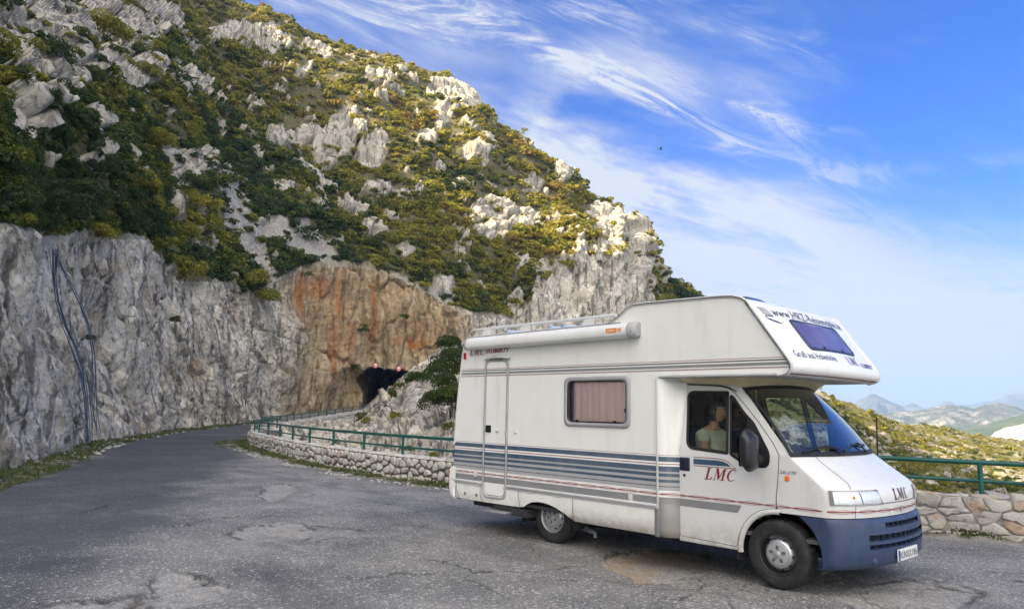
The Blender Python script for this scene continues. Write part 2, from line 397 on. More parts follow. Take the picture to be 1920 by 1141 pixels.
SCREE = [([(405, 330), (440, 395), (470, 450), (500, 500)], 24), ([(470, 430), (560, 455), (610, 480)], 20), ([(275, 262), (330, 285)], 12), ([(560, 470), (640, 505), (760, 530), (840, 560)], 12), ([(420, 360), (428, 420)], 14)]
def hill_masks(L):
    PX, PY, T, V = L.PX, L.PY, L.T, L.V
    hill = sstep(1.97, 2.05, T)
    jit = fbm(np.stack([PX / 26, PY / 20, PX * 0], -1), 4, 5)
    jx = PX + 12 * fbm(np.stack([PX / 30, PY / 30, PX * 0 + 4], -1), 4, 8); jy = PY + 10 * fbm(np.stack([PX / 30, PY / 30, PX * 0 + 9], -1), 4, 9)
    sp = spots(jx, jy, ROCKS); sc = lines(jx, jy, SCREE)
    n = fbm(V / 9.0, 5, 21); n2 = fbm(V / 2.6 + 5, 4, 22)
    sparse = sstep(0.20, 0.36, n * 0.42 + n2 * 0.86 - 0.17)
    rock = np.clip(np.maximum(sstep(0.42, 0.62, sp + 0.30 * jit), 0.9 * sparse) * hill + (1 - hill), 0, 1)
    scree = sstep(0.35, 0.6, sc + 0.22 * jit) * hill
    return hill, rock, scree
def cliff_disp(V, seed, k=1.0, tilt=0.32):
    """fractured limestone: tall slabs and flutes along a steep dip, joints, chips"""
    al = np.array([-0.86, 0.51, 0.0]); e = np.array([0, 0, 1.0]) * math.cos(tilt) - al * math.sin(tilt); n = np.array([0.51, 0.86, 0.0]); q = np.cross(e, n)
    A = np.stack([V @ q, V @ n, V @ e], -1)
    wob = np.stack([fbm(V / 3.5, 2, seed), fbm(V / 3.5 + 31, 2, seed + 1), fbm(V / 3.5 + 67, 2, seed + 2)], -1)
    f1, f2, idv = worley(A * np.array([0.50, 0.50, 0.12]) + wob * 0.16, seed)
    b1, b2, ib = worley(A * np.array([1.7, 1.7, 0.46]) + wob * 0.30, seed + 3)
    d = 0.9 * fbm(V / 8.0, 2, seed + 7) + 0.32 * (idv - 0.5) - 0.40 * (1 - sstep(0.0, 0.11, f2 - f1))
    d = d + 0.05 * (ib - 0.5) - 0.07 * (1 - sstep(0.0, 0.15, b2 - b1))
    d = d + 0.46 * (ridged(A * np.array([0.62, 0.62, 0.085]) + wob * 0.12, 3, seed + 11) - 0.5) + 0.15 * (ridged(A * np.array([2.2, 2.2, 0.25]) + wob * 0.25, 3, seed + 12) - 0.5) + 0.10 * (ridged(A * np.array([4.6, 4.6, 0.9]), 3, seed + 13) - 0.5) + 0.05 * fbm(V * 3.5, 3, seed + 14)
    return d * k
hill, rock, scree = hill_masks(H)
tcl = np.clip(H.T - 1, 0, 1)
# the tunnel mouth and the hollow beside it, cut into the face
hx = H.PX + 7 * fbm(H.V / 2.0, 3, 3); hy = H.PY + 6 * fbm(H.V / 2.0 + 9, 3, 4)
hx = H.PX + 3 * fbm(H.V / 1.5, 3, 3); hy = H.PY + 3 * fbm(H.V / 1.5 + 9, 3, 4)
arch = ((np.abs(hx - 733) / 60) ** 4 + (np.maximum(780 - hy, 0) / (95 - 0.14 * np.maximum(hx - 705, 0))) ** 5) < 1
arch &= H.PY > 640
holl = np.clip(1.25 - (((hx - 660) / 58) ** 2 + ((hy - 775) / 80) ** 2), 0, 1)
NRM = H.normals()
dist = np.linalg.norm(H.V - CAM, axis=-1)
lf = fbm(H.V / 26.0, 3, 41) * 3.2 + fbm(H.V / 10.0, 3, 43) * 1.3
edge = 1 - np.exp(-((H.T - 3) / 0.06) ** 2) * 0.75
damp = sstep(2.0, 2.25, H.T)
dd = cliff_disp(H.V, 60, 1.0, 0.72)
dd = np.where(H.PX > 540, cliff_disp(H.V, 60, 1.0, 0.02), dd)
kcl = np.interp(H.PX, [-200, 100, 400, 560, 800], [0.75, 0.85, 1.15, 1.35, 1.4])
f1, f2, idv = worley(H.V * np.array([0.20, 0.20, 0.14]) + fbm(H.V / 5, 3, 2)[..., None] * 0.3, 77)
g1, g2, gdv = worley(H.V * np.array([0.75, 0.75, 0.5]) + fbm(H.V / 2, 3, 6)[..., None] * 0.3, 79)
outc = 0.35 + 1.5 * (idv - 0.35) - 1.0 * (1 - sstep(0, 0.12, f2 - f1)) + 0.55 * (gdv - 0.4) - 0.45 * (1 - sstep(0, 0.15, g2 - g1)) + 0.22 * (ridged(H.V * np.array([0.4, 0.4, 0.2]), 2, 8) - 0.5) + 0.12 * fbm(H.V * 1.3, 3, 8)
# tall pillars of the crag behind the vehicle
crag = spots(H.PX, H.PY, [(1110, 560, 75, 80), (1170, 470, 45, 60)])
pil = ridged(np.stack([H.PX / 46 + 0.3 * fbm(H.V / 6, 2, 3), H.PY / 400, H.PX * 0], -1), 3, 90)
disp = (dd * kcl) * (1 - hill) * sstep(0.9, 1.05, H.T) + hill * (lf * damp * edge + rock * outc * np.interp(dist, [20, 60, 150], [0.5, 0.8, 1.25]) * edge + scree * 0.2 * fbm(H.V * 1.1, 3, 9) + 0.25 * fbm(H.V / 1.6, 3, 4))
disp = disp * (1 - 0.55 * crag) + crag * (pil - 0.55) * 6.0 + crag * 1.0
disp = np.where(H.T > 3.001, 0, disp)
HV = H.V + NRM * disp[..., None]
ray_out = (H.V - CAM) / dist[..., None]
HV = HV + ray_out * (np.where(arch, np.interp(hx, [672, 690, 712], [5, 12, 30]), holl * 4.0) * (1 - hill))[..., None]
stain = spots(hx, hy, [(635, 620, 18, 60), (628, 560, 40, 40), (600, 560, 30, 40), (690, 570, 60, 60), (740, 620, 60, 40), (800, 610, 50, 40), (570, 560, 26, 40), (830, 650, 40, 20), (660, 700, 14, 40), (175, 620, 10, 14), (205, 590, 12, 10), (280, 560, 10, 16), (330, 700, 14, 10), (130, 845, 14, 8), (260, 805, 10, 8), (10, 870, 8, 12), (20, 850, 14, 6), (440, 580, 16, 26), (380, 690, 14, 20), (220, 500, 14, 10)]) * (1 - hill)
stain = np.clip(stain * (0.75 + 0.9 * fbm(H.V * np.array([0.8, 0.8, 0.16]), 4, 33)), 0, 1)
rust = spots(hx, hy, [(634, 615, 11, 50), (622, 680, 8, 30), (592, 540, 26, 16), (560, 565, 7, 40), (640, 570, 8, 40), (700, 590, 7, 50), (775, 640, 30, 8), (790, 600, 8, 30), (660, 640, 6, 40)]) * (1 - hill)
rust = np.clip(rust * (0.7 + 1.0 * fbm(H.V * np.array([0.8, 0.8, 0.12]), 4, 35)), 0, 1)
warm = sstep(515, 560, H.PX) * sstep(900, 850, H.PX) * (1 - hill)

def rock_material(name, veg, lift=1.0, soil_a=(0.060, 0.062, 0.024), soil_b=(0.12, 0.105, 0.048)):
    m = Mat(name); p = m.pos()
    n1 = m.noise(p, 0.55, 6, 0.6, 0.4); n2 = m.noise(p, 3.1, 6, 0.65); n3 = m.noise(m.map(p, (1.5, 1.5, 0.14)), 1.0, 5, 0.62, 0.5)
    n4 = m.noise(p, 7.0, 7, 0.78); n5 = 0
    tl = 0.72; al = Vector((-0.86, 0.51, 0)); ev = Vector((0, 0, 1)) * math.cos(tl) - al * math.sin(tl); nv = Vector((0.51, 0.86, 0)); qv = ev.cross(nv)
    cxyz = m.node('ShaderNodeCombineXYZ')
    for k_, d_ in enumerate((qv, nv, ev * 0.17)):
        vd = m.node('ShaderNodeVectorMath', operation='DOT_PRODUCT'); m.l.new(p, vd.inputs[0]); vd.inputs[1].default_value = d_; m.l.new(vd.outputs['Value'], cxyz.inputs[k_])
    pr = cxyz.outputs[0]
    wv = m.node('ShaderNodeVectorMath', operation='ADD'); wt = m.node('ShaderNodeTexNoise'); m.l.new(p, wt.inputs['Vector']); wt.inputs['Scale'].default_value = 2.4; wt.inputs['Detail'].default_value = 6; wt.inputs['Roughness'].default_value = 0.7
    ws_ = m.node('ShaderNodeVectorMath', operation='SCALE'); m.l.new(wt.outputs['Color'], ws_.inputs[0]); ws_.inputs['Scale'].default_value = 0.35; m.l.new(pr, wv.inputs[0]); m.l.new(ws_.outputs[0], wv.inputs[1])
    n5 = m.noise(m.map(pr, (1, 1, 2.2)), 5.0, 7, 0.78)
    crk = m.ramp(m.voro(wv.outputs[0], 0.55, 'DISTANCE_TO_EDGE'), 0.03, 0.006); crk2 = m.ramp(m.voro(wv.outputs[0], 1.7, 'DISTANCE_TO_EDGE'), 0.06, 0.01)
    base = m.mix(m.ramp(n1, 0.32, 0.68), tuple(x * lift for x in (0.34, 0.312, 0.265)), tuple(x * lift for x in (0.55, 0.51, 0.44)))
    base = m.mix(m.ramp(n2, 0.50, 0.70, 0, 0.5), base, (0.31, 0.295, 0.27))
    base = m.mix(m.ramp(n4, 0.52, 0.66, 0, 0.7), base, (0.19, 0.18, 0.165))
    base = m.mix(m.ramp(n4, 0.42, 0.30, 0, 0.5), base, (0.62, 0.60, 0.55))
    base = m.mix(m.ramp(n5, 0.56, 0.64, 0, 0.75), base, (0.10, 0.096, 0.088))
    base = m.mix(m.ramp(n3, 0.51, 0.61, 0, 0.80), base, (0.13, 0.122, 0.112))            # dark water streaks
    base = m.mix(m.math('MULTIPLY', crk, m.ramp(n1, 0.42, 0.62, 0.0, 0.7)), base, (0.055, 0.052, 0.048))               # open joints full of dark soil and lichen
    base = m.mix(m.math('MULTIPLY', crk2, m.ramp(n2, 0.45, 0.62, 0.0, 0.45)), base, (0.09, 0.085, 0.078))
    base = m.mix(m.ramp(m.noise(p, 0.9, 4, 0.6, 1.0), 0.60, 0.74, 0, 0.35), base, (0.44, 0.33, 0.20))
    base = m.mix(m.math('MULTIPLY', m.attr('warm'), m.ramp(n2, 0.25, 0.7, 0.55, 0.95)), base, m.mix(m.ramp(n3, 0.35, 0.62), (0.44, 0.325, 0.17), (0.21, 0.145, 0.075)))
    base = m.mix(m.math('MULTIPLY', m.attr('stain'), m.ramp(n3, 0.35, 0.60, 0.75, 0.25)), base, m.mix(n2, (0.42, 0.25, 0.10), (0.36, 0.26, 0.15)))
    base = m.mix(m.math('MULTIPLY', m.attr('rust'), m.ramp(n3, 0.42, 0.62, 0.95, 0.4)), base, (0.42, 0.15, 0.035))
    if veg:
        soil = m.mix(m.ramp(n2, 0.3, 0.7), soil_a, soil_b)
        soil = m.mix(m.ramp(n4, 0.50, 0.66, 0, 0.6), soil, (0.26, 0.24, 0.20))
        base = m.mix(m.attr('rock'), soil, base)
        sc = m.mix(m.ramp(m.voro(p, 4.5), 0.1, 0.6), (0.42, 0.40, 0.37), (0.27, 0.255, 0.235))
        base = m.mix(m.attr('scree'), base, sc)
    m.col(base); m.rough(0.93); m.b.inputs['Specular IOR Level'].default_value = 0.2
    h = m.math('ADD', m.math('MULTIPLY', m.noise(pr, 2.4, 6, 0.7, 0.4), 1.0), m.math('MULTIPLY', n4, 0.3)); h = m.math('ADD', h, m.math('MULTIPLY', n5, 0.5))
    h = m.math('SUBTRACT', h, m.math('ADD', m.math('MULTIPLY', crk, 0.35), m.math('MULTIPLY', crk2, 0.2)))
    m.bump(h, 0.45 if veg else 1.0, 0.18)
    return m.m
M_cliff = rock_material('pale_limestone', False, 1.52)
M_hill = rock_material('garrigue_slope', True)
M_slope = rock_material('grassy_scrub_slope', True, 1.0, (0.12, 0.118, 0.034), (0.18, 0.160, 0.055))
def loft_part(name, V, r0, r1, mats, attrs, label=None, kind='structure', cat=None):
    sub = V[r0:r1]; me = mesh_np(name, sub.reshape(-1, 3), gridquads(sub.shape[0], sub.shape[1]))
    for k, a in attrs.items(): fattr(me, k, a[r0:r1])
    o = link(name, me, mats); tag(o, label, cat, None, kind); return o
att = dict(rock=rock, scree=scree, stain=stain, rust=rust, warm=warm)
RT = int(np.argmax(H.T[:, 0] >= 2.0))
loft_part('road_cliff', HV, 0, RT + 1, M_cliff, att, 'bare pale limestone cut beside the road with orange stained tunnel face')
loft_part('hillside', HV, RT, HV.shape[0], M_hill, att, 'steep rocky mountainside covered in low shrubs above the road')

# ---- rockfall netting hung down the cut: bundles of wire
M_net = plain('blue_grey_wire', (0.07, 0.105, 0.18), 0.6, 0.2, 0.2, 8)
def on_cliff(px, py, off=0.75):
    j = int(np.argmin(np.abs(hpx - px))); i = int(np.argmin(np.abs(H.PY[:RT, j] - py))); p = HV[max(0, i - 4):i + 5, max(0, j - 9):j + 10].reshape(-1, 3); d = np.linalg.norm(p - CAM, axis=1); q = p[np.argmin(d)]
    return q + np.array([0.465, 0.885, 0]) * off
for pts, wires, wd, lab in (([(28, 452), (52, 520), (75, 575), (92, 640), (106, 700), (117, 760), (122, 815)], 11, 15, 'heavy bundle of blue rockfall netting hanging down the left cliff'), ([(85, 455), (108, 530), (135, 620), (148, 690), (155, 745), (163, 800)], 6, 10, 'thinner blue rockfall net strand right of the heavy bundle'), ([(388, 560), (398, 620), (410, 690), (418, 765)], 4, 6, 'faint rockfall net seam on the middle of the left cliff'), ([(505, 560), (520, 640), (533, 710)], 3, 5, 'faint rockfall net seam near the corner of the orange face')):
    r = thing('rockfall_net', tuple(on_cliff(*pts[-1])), lab, 'netting'); P_ = np.array(pts, float); tt = np.linspace(0, 1, 9); u0 = np.linspace(0, 1, len(P_)); cx = pchip(tt, u0, P_[:, 0]); cy = pchip(tt, u0, P_[:, 1])
    for w_ in range(wires):
        o = (w_ - (wires - 1) / 2) / max(1, wires) * wd; L_ = [on_cliff(x + o * (0.5 + 0.5 * t) + 1.5 * math.sin(5 * t + w_), y) for x, y, t in zip(cx, cy, tt)]
        L_ = np.array(L_); 
        for _ in range(2): L_[1:-1] = 0.25 * L_[:-2] + 0.5 * L_[1:-1] + 0.25 * L_[2:]
        MB().tube(L_, 0.009 + 0.004 * (w_ % 2), 5).build('wire', M_net, r)

# ---- white rock spur between the road wall and the tunnel
OC = [470, 540, 610, 660, 700, 740, 790, 830, 870, 930, 1000, 1080, 1200]
OA = [(900, 24), (900, 22), (900, 20), (905, 19), (910, 18.5), (915, 18), (920, 17.5), (930, 17), (940, 16.5), (950, 16), (960, 16), (970, 16), (990, 16)]
OB = [(838, 33), (838, 32), (842, 31), (842, 30), (845, 29), (850, 28), (855, 27), (860, 26), (865, 25), (870, 24), (880, 24), (890, 24), (900, 24)]
OM = [(815, 38), (812, 41), (806, 43), (800, 44), (790, 43), (775, 41), (760, 40), (750, 39), (750, 38), (770, 38), (780, 40), (785, 42), (790, 44)]
OT = [(800, 48), (796, 52), (792, 58), (788, 60), (748, 56), (718, 54), (676, 54), (652, 56), (640, 60), (690, 66), (720, 72), (730, 80), (740, 86)]
OX = [(830, 52), (822, 56), (812, 63), (806, 66), (790, 64), (770, 64), (750, 66), (730, 70), (720, 74), (750, 80), (770, 88), (780, 96), (790, 104)]
opx = np.linspace(470, 1200, 300)
O = Loft(OC, [OA, OB, OM, OT, OX], opx, [16, 70, 90, 24])
ob = worley(O.V * np.array([0.62, 0.62, 0.42]) + fbm(O.V / 2, 3, 170)[..., None] * 0.2, 171); ob2 = worley(O.V * np.array([1.6, 1.6, 1.1]) + fbm(O.V, 3, 172)[..., None] * 0.2, 173)
od = 0.5 * cliff_disp(O.V * 1.15, 160, 0.9) + 1.1 * (ob[2] - 0.5) - 0.8 * (1 - sstep(0, 0.12, ob[1] - ob[0])) + 0.35 * (ob2[2] - 0.5) - 0.3 * (1 - sstep(0, 0.13, ob2[1] - ob2[0])) + 0.7 * fbm(O.V / 4, 4, 161) + 0.9 * (worley(O.V * np.array([0.5, 0.5, 0.2]), 5)[2] - 0.5)
slab = spots(O.PX, O.PY, [(778, 745, 20, 46)])                       # the smooth blue-grey slab
od = od * (1 - 0.85 * slab) + slab * 0.35
ow = sstep(690, 730, O.PX); oamp = np.where(O.T < 1, 0.5, 0.5 + 0.5 * ow) * np.interp(O.T, [2.6, 2.9, 3.0, 3.2], [1, 0.5, 0.35, 0.5])
OV = O.V + O.normals() * (od * oamp)[..., None]
z0 = np.zeros(O.PX.shape)
oatt = dict(rock=z0 + 1, scree=z0, stain=z0, rust=z0, warm=z0)
loft_part('rock_outcrop', OV, 0, OV.shape[0], M_cliff, oatt, 'white broken limestone spur between the road wall and the tunnel mouth')

# ---- slope falling away beyond the right wall
RC = [1330, 1420, 1524, 1562, 1593, 1645, 1697, 1749, 1832, 1920, 2050, 2300]
R0 = [(1010, 26), (1010, 26), (1010, 27), (1010, 27), (1010, 27), (1010, 28), (1010, 28), (1010, 29), (1010, 29), (1010, 30), (1020, 30), (1040, 30)]
R1 = [(920, 60), (925, 60), (928, 60), (929, 61), (930, 62), (930, 64), (930, 66), (932, 68), (935, 70), (938, 72), (945, 76), (960, 80)]
R2 = [(610, 128), (664, 128), (731, 130), (747, 135), (760, 142), (779, 160), (796, 185), (799, 215), (816, 260), (826, 300), (838, 340), (850, 380)]
R3 = [(y + 40, d * 1.25) for y, d in R2]
rpx = np.linspace(1330, 2300, 420)
RR = Loft(RC, [R0, R1, R2, R3], rpx, [14, 190, 10])
rrock = np.clip(sstep(0.20, 0.44, fbm(RR.V * np.array([0.16, 0.16, 0.4]), 5, 201) + 0.65 * fbm(RR.V / 2.2, 4, 203)), 0, 1)
rdisp = fbm(RR.V / 22, 3, 205) * 2.0 + fbm(RR.V / 6, 3, 206) * 0.6 + rrock * (0.35 + 0.8 * (worley(RR.V * 0.8, 9)[2] - 0.4))
rdisp *= np.interp(RR.T, [0, 1, 1.9, 2.0, 3], [0.4, 1, 0.6, 0.4, 0])
RV_ = RR.V + RR.normals() * rdisp[..., None]
z0 = np.zeros(RR.PX.shape)
ratt = dict(rock=rrock, scree=z0, stain=z0, rust=z0, warm=z0 + 0.3)
loft_part('shrub_slope', RV_, 0, RV_.shape[0], M_slope, ratt, 'sunlit olive scrub slope falling away beyond the right hand wall')

# ---- far country
def far_hill(name, cols, crest, dist_crest, base_y, dist_base, mat, label, amp, seed, n=(200, 60), scale=None, px=None):
    L = Loft(cols, [[(base_y, dist_base)] * len(cols), [(y, dist_crest) for y in crest], [(y + 60, dist_crest * 1.25) for y in crest]],
             np.linspace(cols[0], cols[-1], n[0]) if px is None else px, [n[1], 8])
    s = scale or dist_crest / 12
    d = (ridged(L.V / s, 5, seed) - 0.5) * amp * np.interp(L.T, [0, 0.6, 1, 1.1, 2], [0.6, 1, 0.25, 0.5, 0])
    V = L.V + L.normals() * d[..., None]
    o = loft_part(name, V, 0, V.shape[0], mat, {}, label); return L, V
def far_mat(name, rockc, vegc, scale, lo, hi):
    m = Mat(name); p = m.pos(); f = m.ramp(m.math('ADD', m.math('MULTIPLY', m.noise(p, scale, 6, 0.65), 0.6), m.math('MULTIPLY', m.noise(m.map(p, (1, 1, 2)), scale * 6, 5, 0.7), 0.4)), lo, hi)
    m.col(m.mix(f, vegc, rockc)); m.rough(0.95); m.b.inputs['Specular IOR Level'].default_value = 0.1
    m.bump(m.noise(p, scale * 5, 6, 0.7), 0.8, 2.0 / max(scale, 0.01) * 0.05); return m.m
Mf_grey = far_mat('distant_garrigue', (0.34, 0.32, 0.29), (0.075, 0.08, 0.05), 0.03, 0.47, 0.64)
Mf_green = far_mat('distant_green_slope', (0.14, 0.15, 0.08), (0.05, 0.085, 0.03), 0.03, 0.35, 0.65)
Mf_white = far_mat('distant_white_crag', (0.55, 0.53, 0.49), (0.12, 0.14, 0.07), 0.05, 0.28, 0.44)
Mf_blue = far_mat('far_mountain_rock', (0.20, 0.195, 0.20), (0.055, 0.062, 0.07), 0.0032, 0.42, 0.64)
far_hill('white_crag', [1780, 1835, 1860, 1890, 1920, 1980, 2100], [838, 824, 814, 800, 792, 790, 800], 620, 900, 420, Mf_white, 'white bare crag on the far slope at the right edge', 14, 301, (140, 50), 30)
far_hill('green_slope', [1600, 1700, 1780, 1830, 1880, 1920, 2000, 2150], [860, 830, 806, 797, 785, 776, 762, 750], 900, 880, 560, Mf_green, 'green wooded slope below the far grey ridge', 14, 305, (160, 50), 60)
far_hill('grey_ridge', [1560, 1600, 1640, 1690, 1725, 1750, 1775, 1800, 1825, 1850, 1875, 1900, 1930, 2000, 2150], [784, 779, 775, 771, 769, 764, 760, 761, 766, 758, 755, 758, 767, 775, 780], 1500, 860, 950, Mf_grey, 'pale grey rocky ridge in the middle distance', 26, 309, (320, 90), 110)
far_hill('far_peak', [1540, 1570, 1595, 1612, 1625, 1637, 1650, 1668, 1685, 1700, 1740], [792, 775, 762, 750, 741, 737, 742, 750, 760, 772, 786], 2600, 800, 2100, Mf_blue, 'pale pyramid shaped peak on the horizon', 75, 313, (180, 60), 210)
far_hill('far_second_peak', [1660, 1685, 1700, 1713, 1725, 1745, 1775], [786, 768, 758, 753, 758, 768, 786], 3100, 800, 2800, Mf_blue, 'lower faint peak beside the pyramid peak', 60, 317, (120, 40), 250)
far_hill('far_blue_range', [1700, 1740, 1760, 1780, 1797, 1815, 1840, 1870, 1895, 1920, 1980, 2100], [790, 770, 759, 752, 757, 755, 751, 748, 737, 734, 728, 745], 3400, 800, 3000, Mf_blue, 'blue mountain range fading into haze at the right', 80, 321, (240, 50), 300)
vm = np.linspace(-4000, 4000, 60); VX, VY = np.meshgrid(vm, vm)
vz = -70 + 12 * fbm(np.stack([VX / 900, VY / 900, VX * 0], -1), 3, 5)
link('valley_ground', mesh_np('valley_ground', np.stack([VX, VY, vz], -1).reshape(-1, 3), gridquads(60, 60)), Mf_green)['kind'] = 'structure'

# ---- the mountain shoulder to the left, out of frame, that keeps the lay-by in its shadow
CS = np.array([-420, -300, -160, -65, -24, 1, 16, 31, 43, 54, 63, 80, 100, 130, 165])
CHt = np.array([60, 92, 106, 109, 109, 114, 116, 107, 100, 104, 107, 116, 121, 124, 118])
cs = np.linspace(-420, 165, 260); ch = np.interp(cs, CS, CHt)
rowl = np.array([-92, -98, -106, -116, -124, -130, -138, -160, -220, -300]); rowh = np.array([-6, 0.16, 0.42, 0.72, 0.90, 1.0, 0.93, 0.72, 0.35, -0.1])
SV = np.zeros((len(rowl), len(cs), 3))
for i, (la, hh) in enumerate(zip(rowl, rowh)):
    back = np.clip((-cs - 60) / 300, 0, 1) * 25
    SV[i] = CAM[None, :] + np.outer(np.ones(len(cs)) * (la - back), RH) + np.outer(cs, FH); SV[i, :, 2] = ch * hh if hh > -1 else -6
jj = fbm(SV / 22, 4, 401)
SV[1:, :, 0] += (jj * 3 * RH[0])[1:]; SV[1:, :, 1] += (jj * 3 * RH[1])[1:]; SV[..., 2] += fbm(SV / 9, 4, 403) * np.array([0, 2, 3, 2, 1.6, 1.3, 1.6, 3, 3, 0])[:, None]
zz = np.zeros(SV.shape[:2])
loft_part('mountain_shoulder', SV, 0, len(rowl), M_hill, dict(rock=np.clip(0.5 + fbm(SV / 12, 4, 405), 0, 1), scree=zz, stain=zz, rust=zz, warm=zz), 'rocky mountain shoulder rising to the left of the road')
# ------------------------------------------------------------------ walls' line, road and lay-by
def poly_resample(P, step):
    P = np.asarray(P, float); seg = np.linalg.norm(np.diff(P, axis=0), axis=1); s = np.concatenate([[0], np.cumsum(seg)])
    n = max(2, int(s[-1] / step) + 1); t = np.linspace(0, s[-1], n)
    return np.stack([pchip(t, s, P[:, 0]), pchip(t, s, P[:, 1])], -1)
W_RIGHT = [(24, 11.6), (15, 8.9), (10, 7.35), (6, 6.35), (3.92, 5.88), (2.74, 5.62), (0, 5.05), (-3, 4.45)]
W_LEFT = [(-3, 4.45), (-5, 4.05), (-6.68, 3.81), (-8.2, 3.78), (-10.03, 3.9), (-13.62, 4.33), (-18.91, 5.52), (-24.4, 7.1), (-26.6, 8.3), (-27.3, 9.6)]
def pzd(px, d, z): p = pix(px, 700, d); return (p[0], p[1])
W_FAR = [(-27.3, 9.6), pzd(497, 41, 0), pzd(527, 47, 0), pzd(565, 54, 0), pzd(610, 61, 0), pzd(655, 68, 0), pzd(702, 75, 0)]
WALLINE = poly_resample(W_RIGHT[:-1] + W_LEFT[:-1] + W_FAR, 0.5)
def seg_sd(X, Y, L):
    """signed distance to a polyline; positive beyond the wall"""
    best = np.full(X.shape, 1e9); sd = np.zeros(X.shape)
    for (x0, y0), (x1, y1) in zip(L[:-1], L[1:]):
        dx, dy = x1 - x0, y1 - y0; t = np.clip(((X - x0) * dx + (Y - y0) * dy) / (dx * dx + dy * dy + 1e-12), 0, 1)
        ex, ey = X - x0 - t * dx, Y - y0 - t * dy; d2 = ex * ex + ey * ey; n = d2 < best
        best = np.where(n, d2, best); sd = np.where(n, np.sign(ex * dy - ey * dx) * np.sqrt(d2), sd)
    return sd
def rise(x, y):
    d = (x - CAM[0]) * FH[0] + (y - CAM[1]) * FH[1]
    return 1.27 * np.clip((d - 45) / 33, 0, 1.25) ** 2
def ground_xy(px, py):
    p = pz(px, py); return p[:2]
def poly_in(X, Y, P):
    """signed distance inside a polygon (positive inside)"""
    P = np.asarray(P); ins = np.zeros(X.shape, bool); best = np.full(X.shape, 1e9)
    for i in range(len(P)):
        x0, y0 = P[i]; x1, y1 = P[(i + 1) % len(P)]
        c = ((y0 > Y) != (y1 > Y)) & (X < (x1 - x0) * (Y - y0) / (y1 - y0 + 1e-12) + x0); ins ^= c
        dx, dy = x1 - x0, y1 - y0; t = np.clip(((X - x0) * dx + (Y - y0) * dy) / (dx * dx + dy * dy + 1e-12), 0, 1)
        best = np.minimum(best, (X - x0 - t * dx) ** 2 + (Y - y0 - t * dy) ** 2)
    return np.where(ins, 1, -1) * np.sqrt(best)
ang = np.concatenate([np.linspace(-100, -39, 40, endpoint=False), np.linspace(-39, 39, 520, endpoint=False), np.linspace(39, 100, 40)])
rad = np.concatenate([np.linspace(0.2, 4.2, 14, endpoint=False), 4.2 * (125 / 4.2) ** np.linspace(0, 1, 470)])
A_, R_ = np.meshgrid(np.radians(ang), rad)
GX = CAM[0] + R_ * (np.sin(A_) * RH[0] + np.cos(A_) * FH[0]); GY = CAM[1] + R_ * (np.sin(A_) * RH[1] + np.cos(A_) * FH[1])
P2 = np.stack([GX, GY, GX * 0], -1)
sdw = seg_sd(GX, GY, WALLINE)
jx = GX + 0.10 * fbm(P2 * 2.2, 4, 501); jy = GY + 0.10 * fbm(P2 * 2.2 + 7, 4, 502)
HOLES = [([(1138, 1062), (1137, 1045), (1155, 1034), (1200, 1029), (1260, 1031), (1330, 1038), (1345, 1056), (1290, 1090), (1200, 1096)], 0.055, 0.75),
         ([(486, 926), (495, 910), (520, 905), (553, 908), (549, 920), (522, 936), (500, 942)], 0.06, 0.6),
         ([(425, 1002), (470, 984), (520, 976), (560, 979), (600, 992), (560, 1014), (470, 1016)], 0.028, 0.55),
         ([(262, 1104), (300, 1074), (345, 1065), (372, 1076), (432, 1097), (405, 1130), (320, 1150), (240, 1140)], 0.045, 0.65),
         ([(30, 1150), (80, 1134), (180, 1122), (260, 1116), (300, 1150)], 0.015, 0.3),
         ([(1570, 1118), (1640, 1094), (1720, 1084), (1800, 1094), (1850, 1110), (1800, 1150), (1600, 1150)], 0.014, 0.3)]
CRACKS = [[(425, 1002), (470, 984), (555, 977)], [(244, 1140), (300, 1074), (345, 1065), (380, 1082), (432, 1097)], [(60, 1132), (180, 1121), (250, 1128), (300, 1104)], [(1560, 1104), (1700, 1084), (1770, 1098), (1840, 1112)], [(445, 1070), (478, 1062), (505, 1052)], [(560, 1020), (640, 1004), (720, 1008)], [(330, 985), (420, 968), (470, 966)], [(640, 1085), (760, 1070), (860, 1085)], [(486, 926), (495, 910), (520, 905), (553, 908)], [(560, 990), (600, 984), (690, 992), (800, 985)], [(900, 1100), (1020, 1085), (1130, 1092)], [(1137, 1045), (1155, 1034), (1200, 1029), (1260, 1031)], [(150, 960), (260, 930), (330, 925)], [(700, 940), (800, 950), (860, 945)]]
gz = rise(GX, GY) + 0.016 * fbm(P2 * 0.5, 4, 505) * sstep(0.5, 3, R_) + 0.006 * fbm(P2 * 3.1, 3, 506)
hole = np.zeros(GX.shape); brown = np.zeros(GX.shape); crack_shade = np.zeros(GX.shape)
for Pp, dep, far in HOLES:
    sd = poly_in(jx, jy, [ground_xy(*q) for q in Pp])
    m = sstep(-0.015, 0.05, sd); soft = sstep(-0.05, 0.45, sd)
    gz = gz - dep * m * (0.55 + 0.45 * soft) + 0.010 * m * fbm(P2 * 9, 3, 507); hole = np.maximum(hole, m * (0.45 + far * 0.55)); crack_shade = np.maximum(crack_shade, 0.9 * np.exp(-((sd - 0.005) / 0.034) ** 2) * sstep(-0.15, 0.15, fbm(P2 * 1.1 + 4, 3, 509)) * sstep(0.9, 0.3, soft if False else 0 * sd))  # dark rim painted round each pothole as its shadow edge, stored with the cracks
    brown = m if Pp[0] == (1138, 1062) else np.maximum(brown, 0 * m)
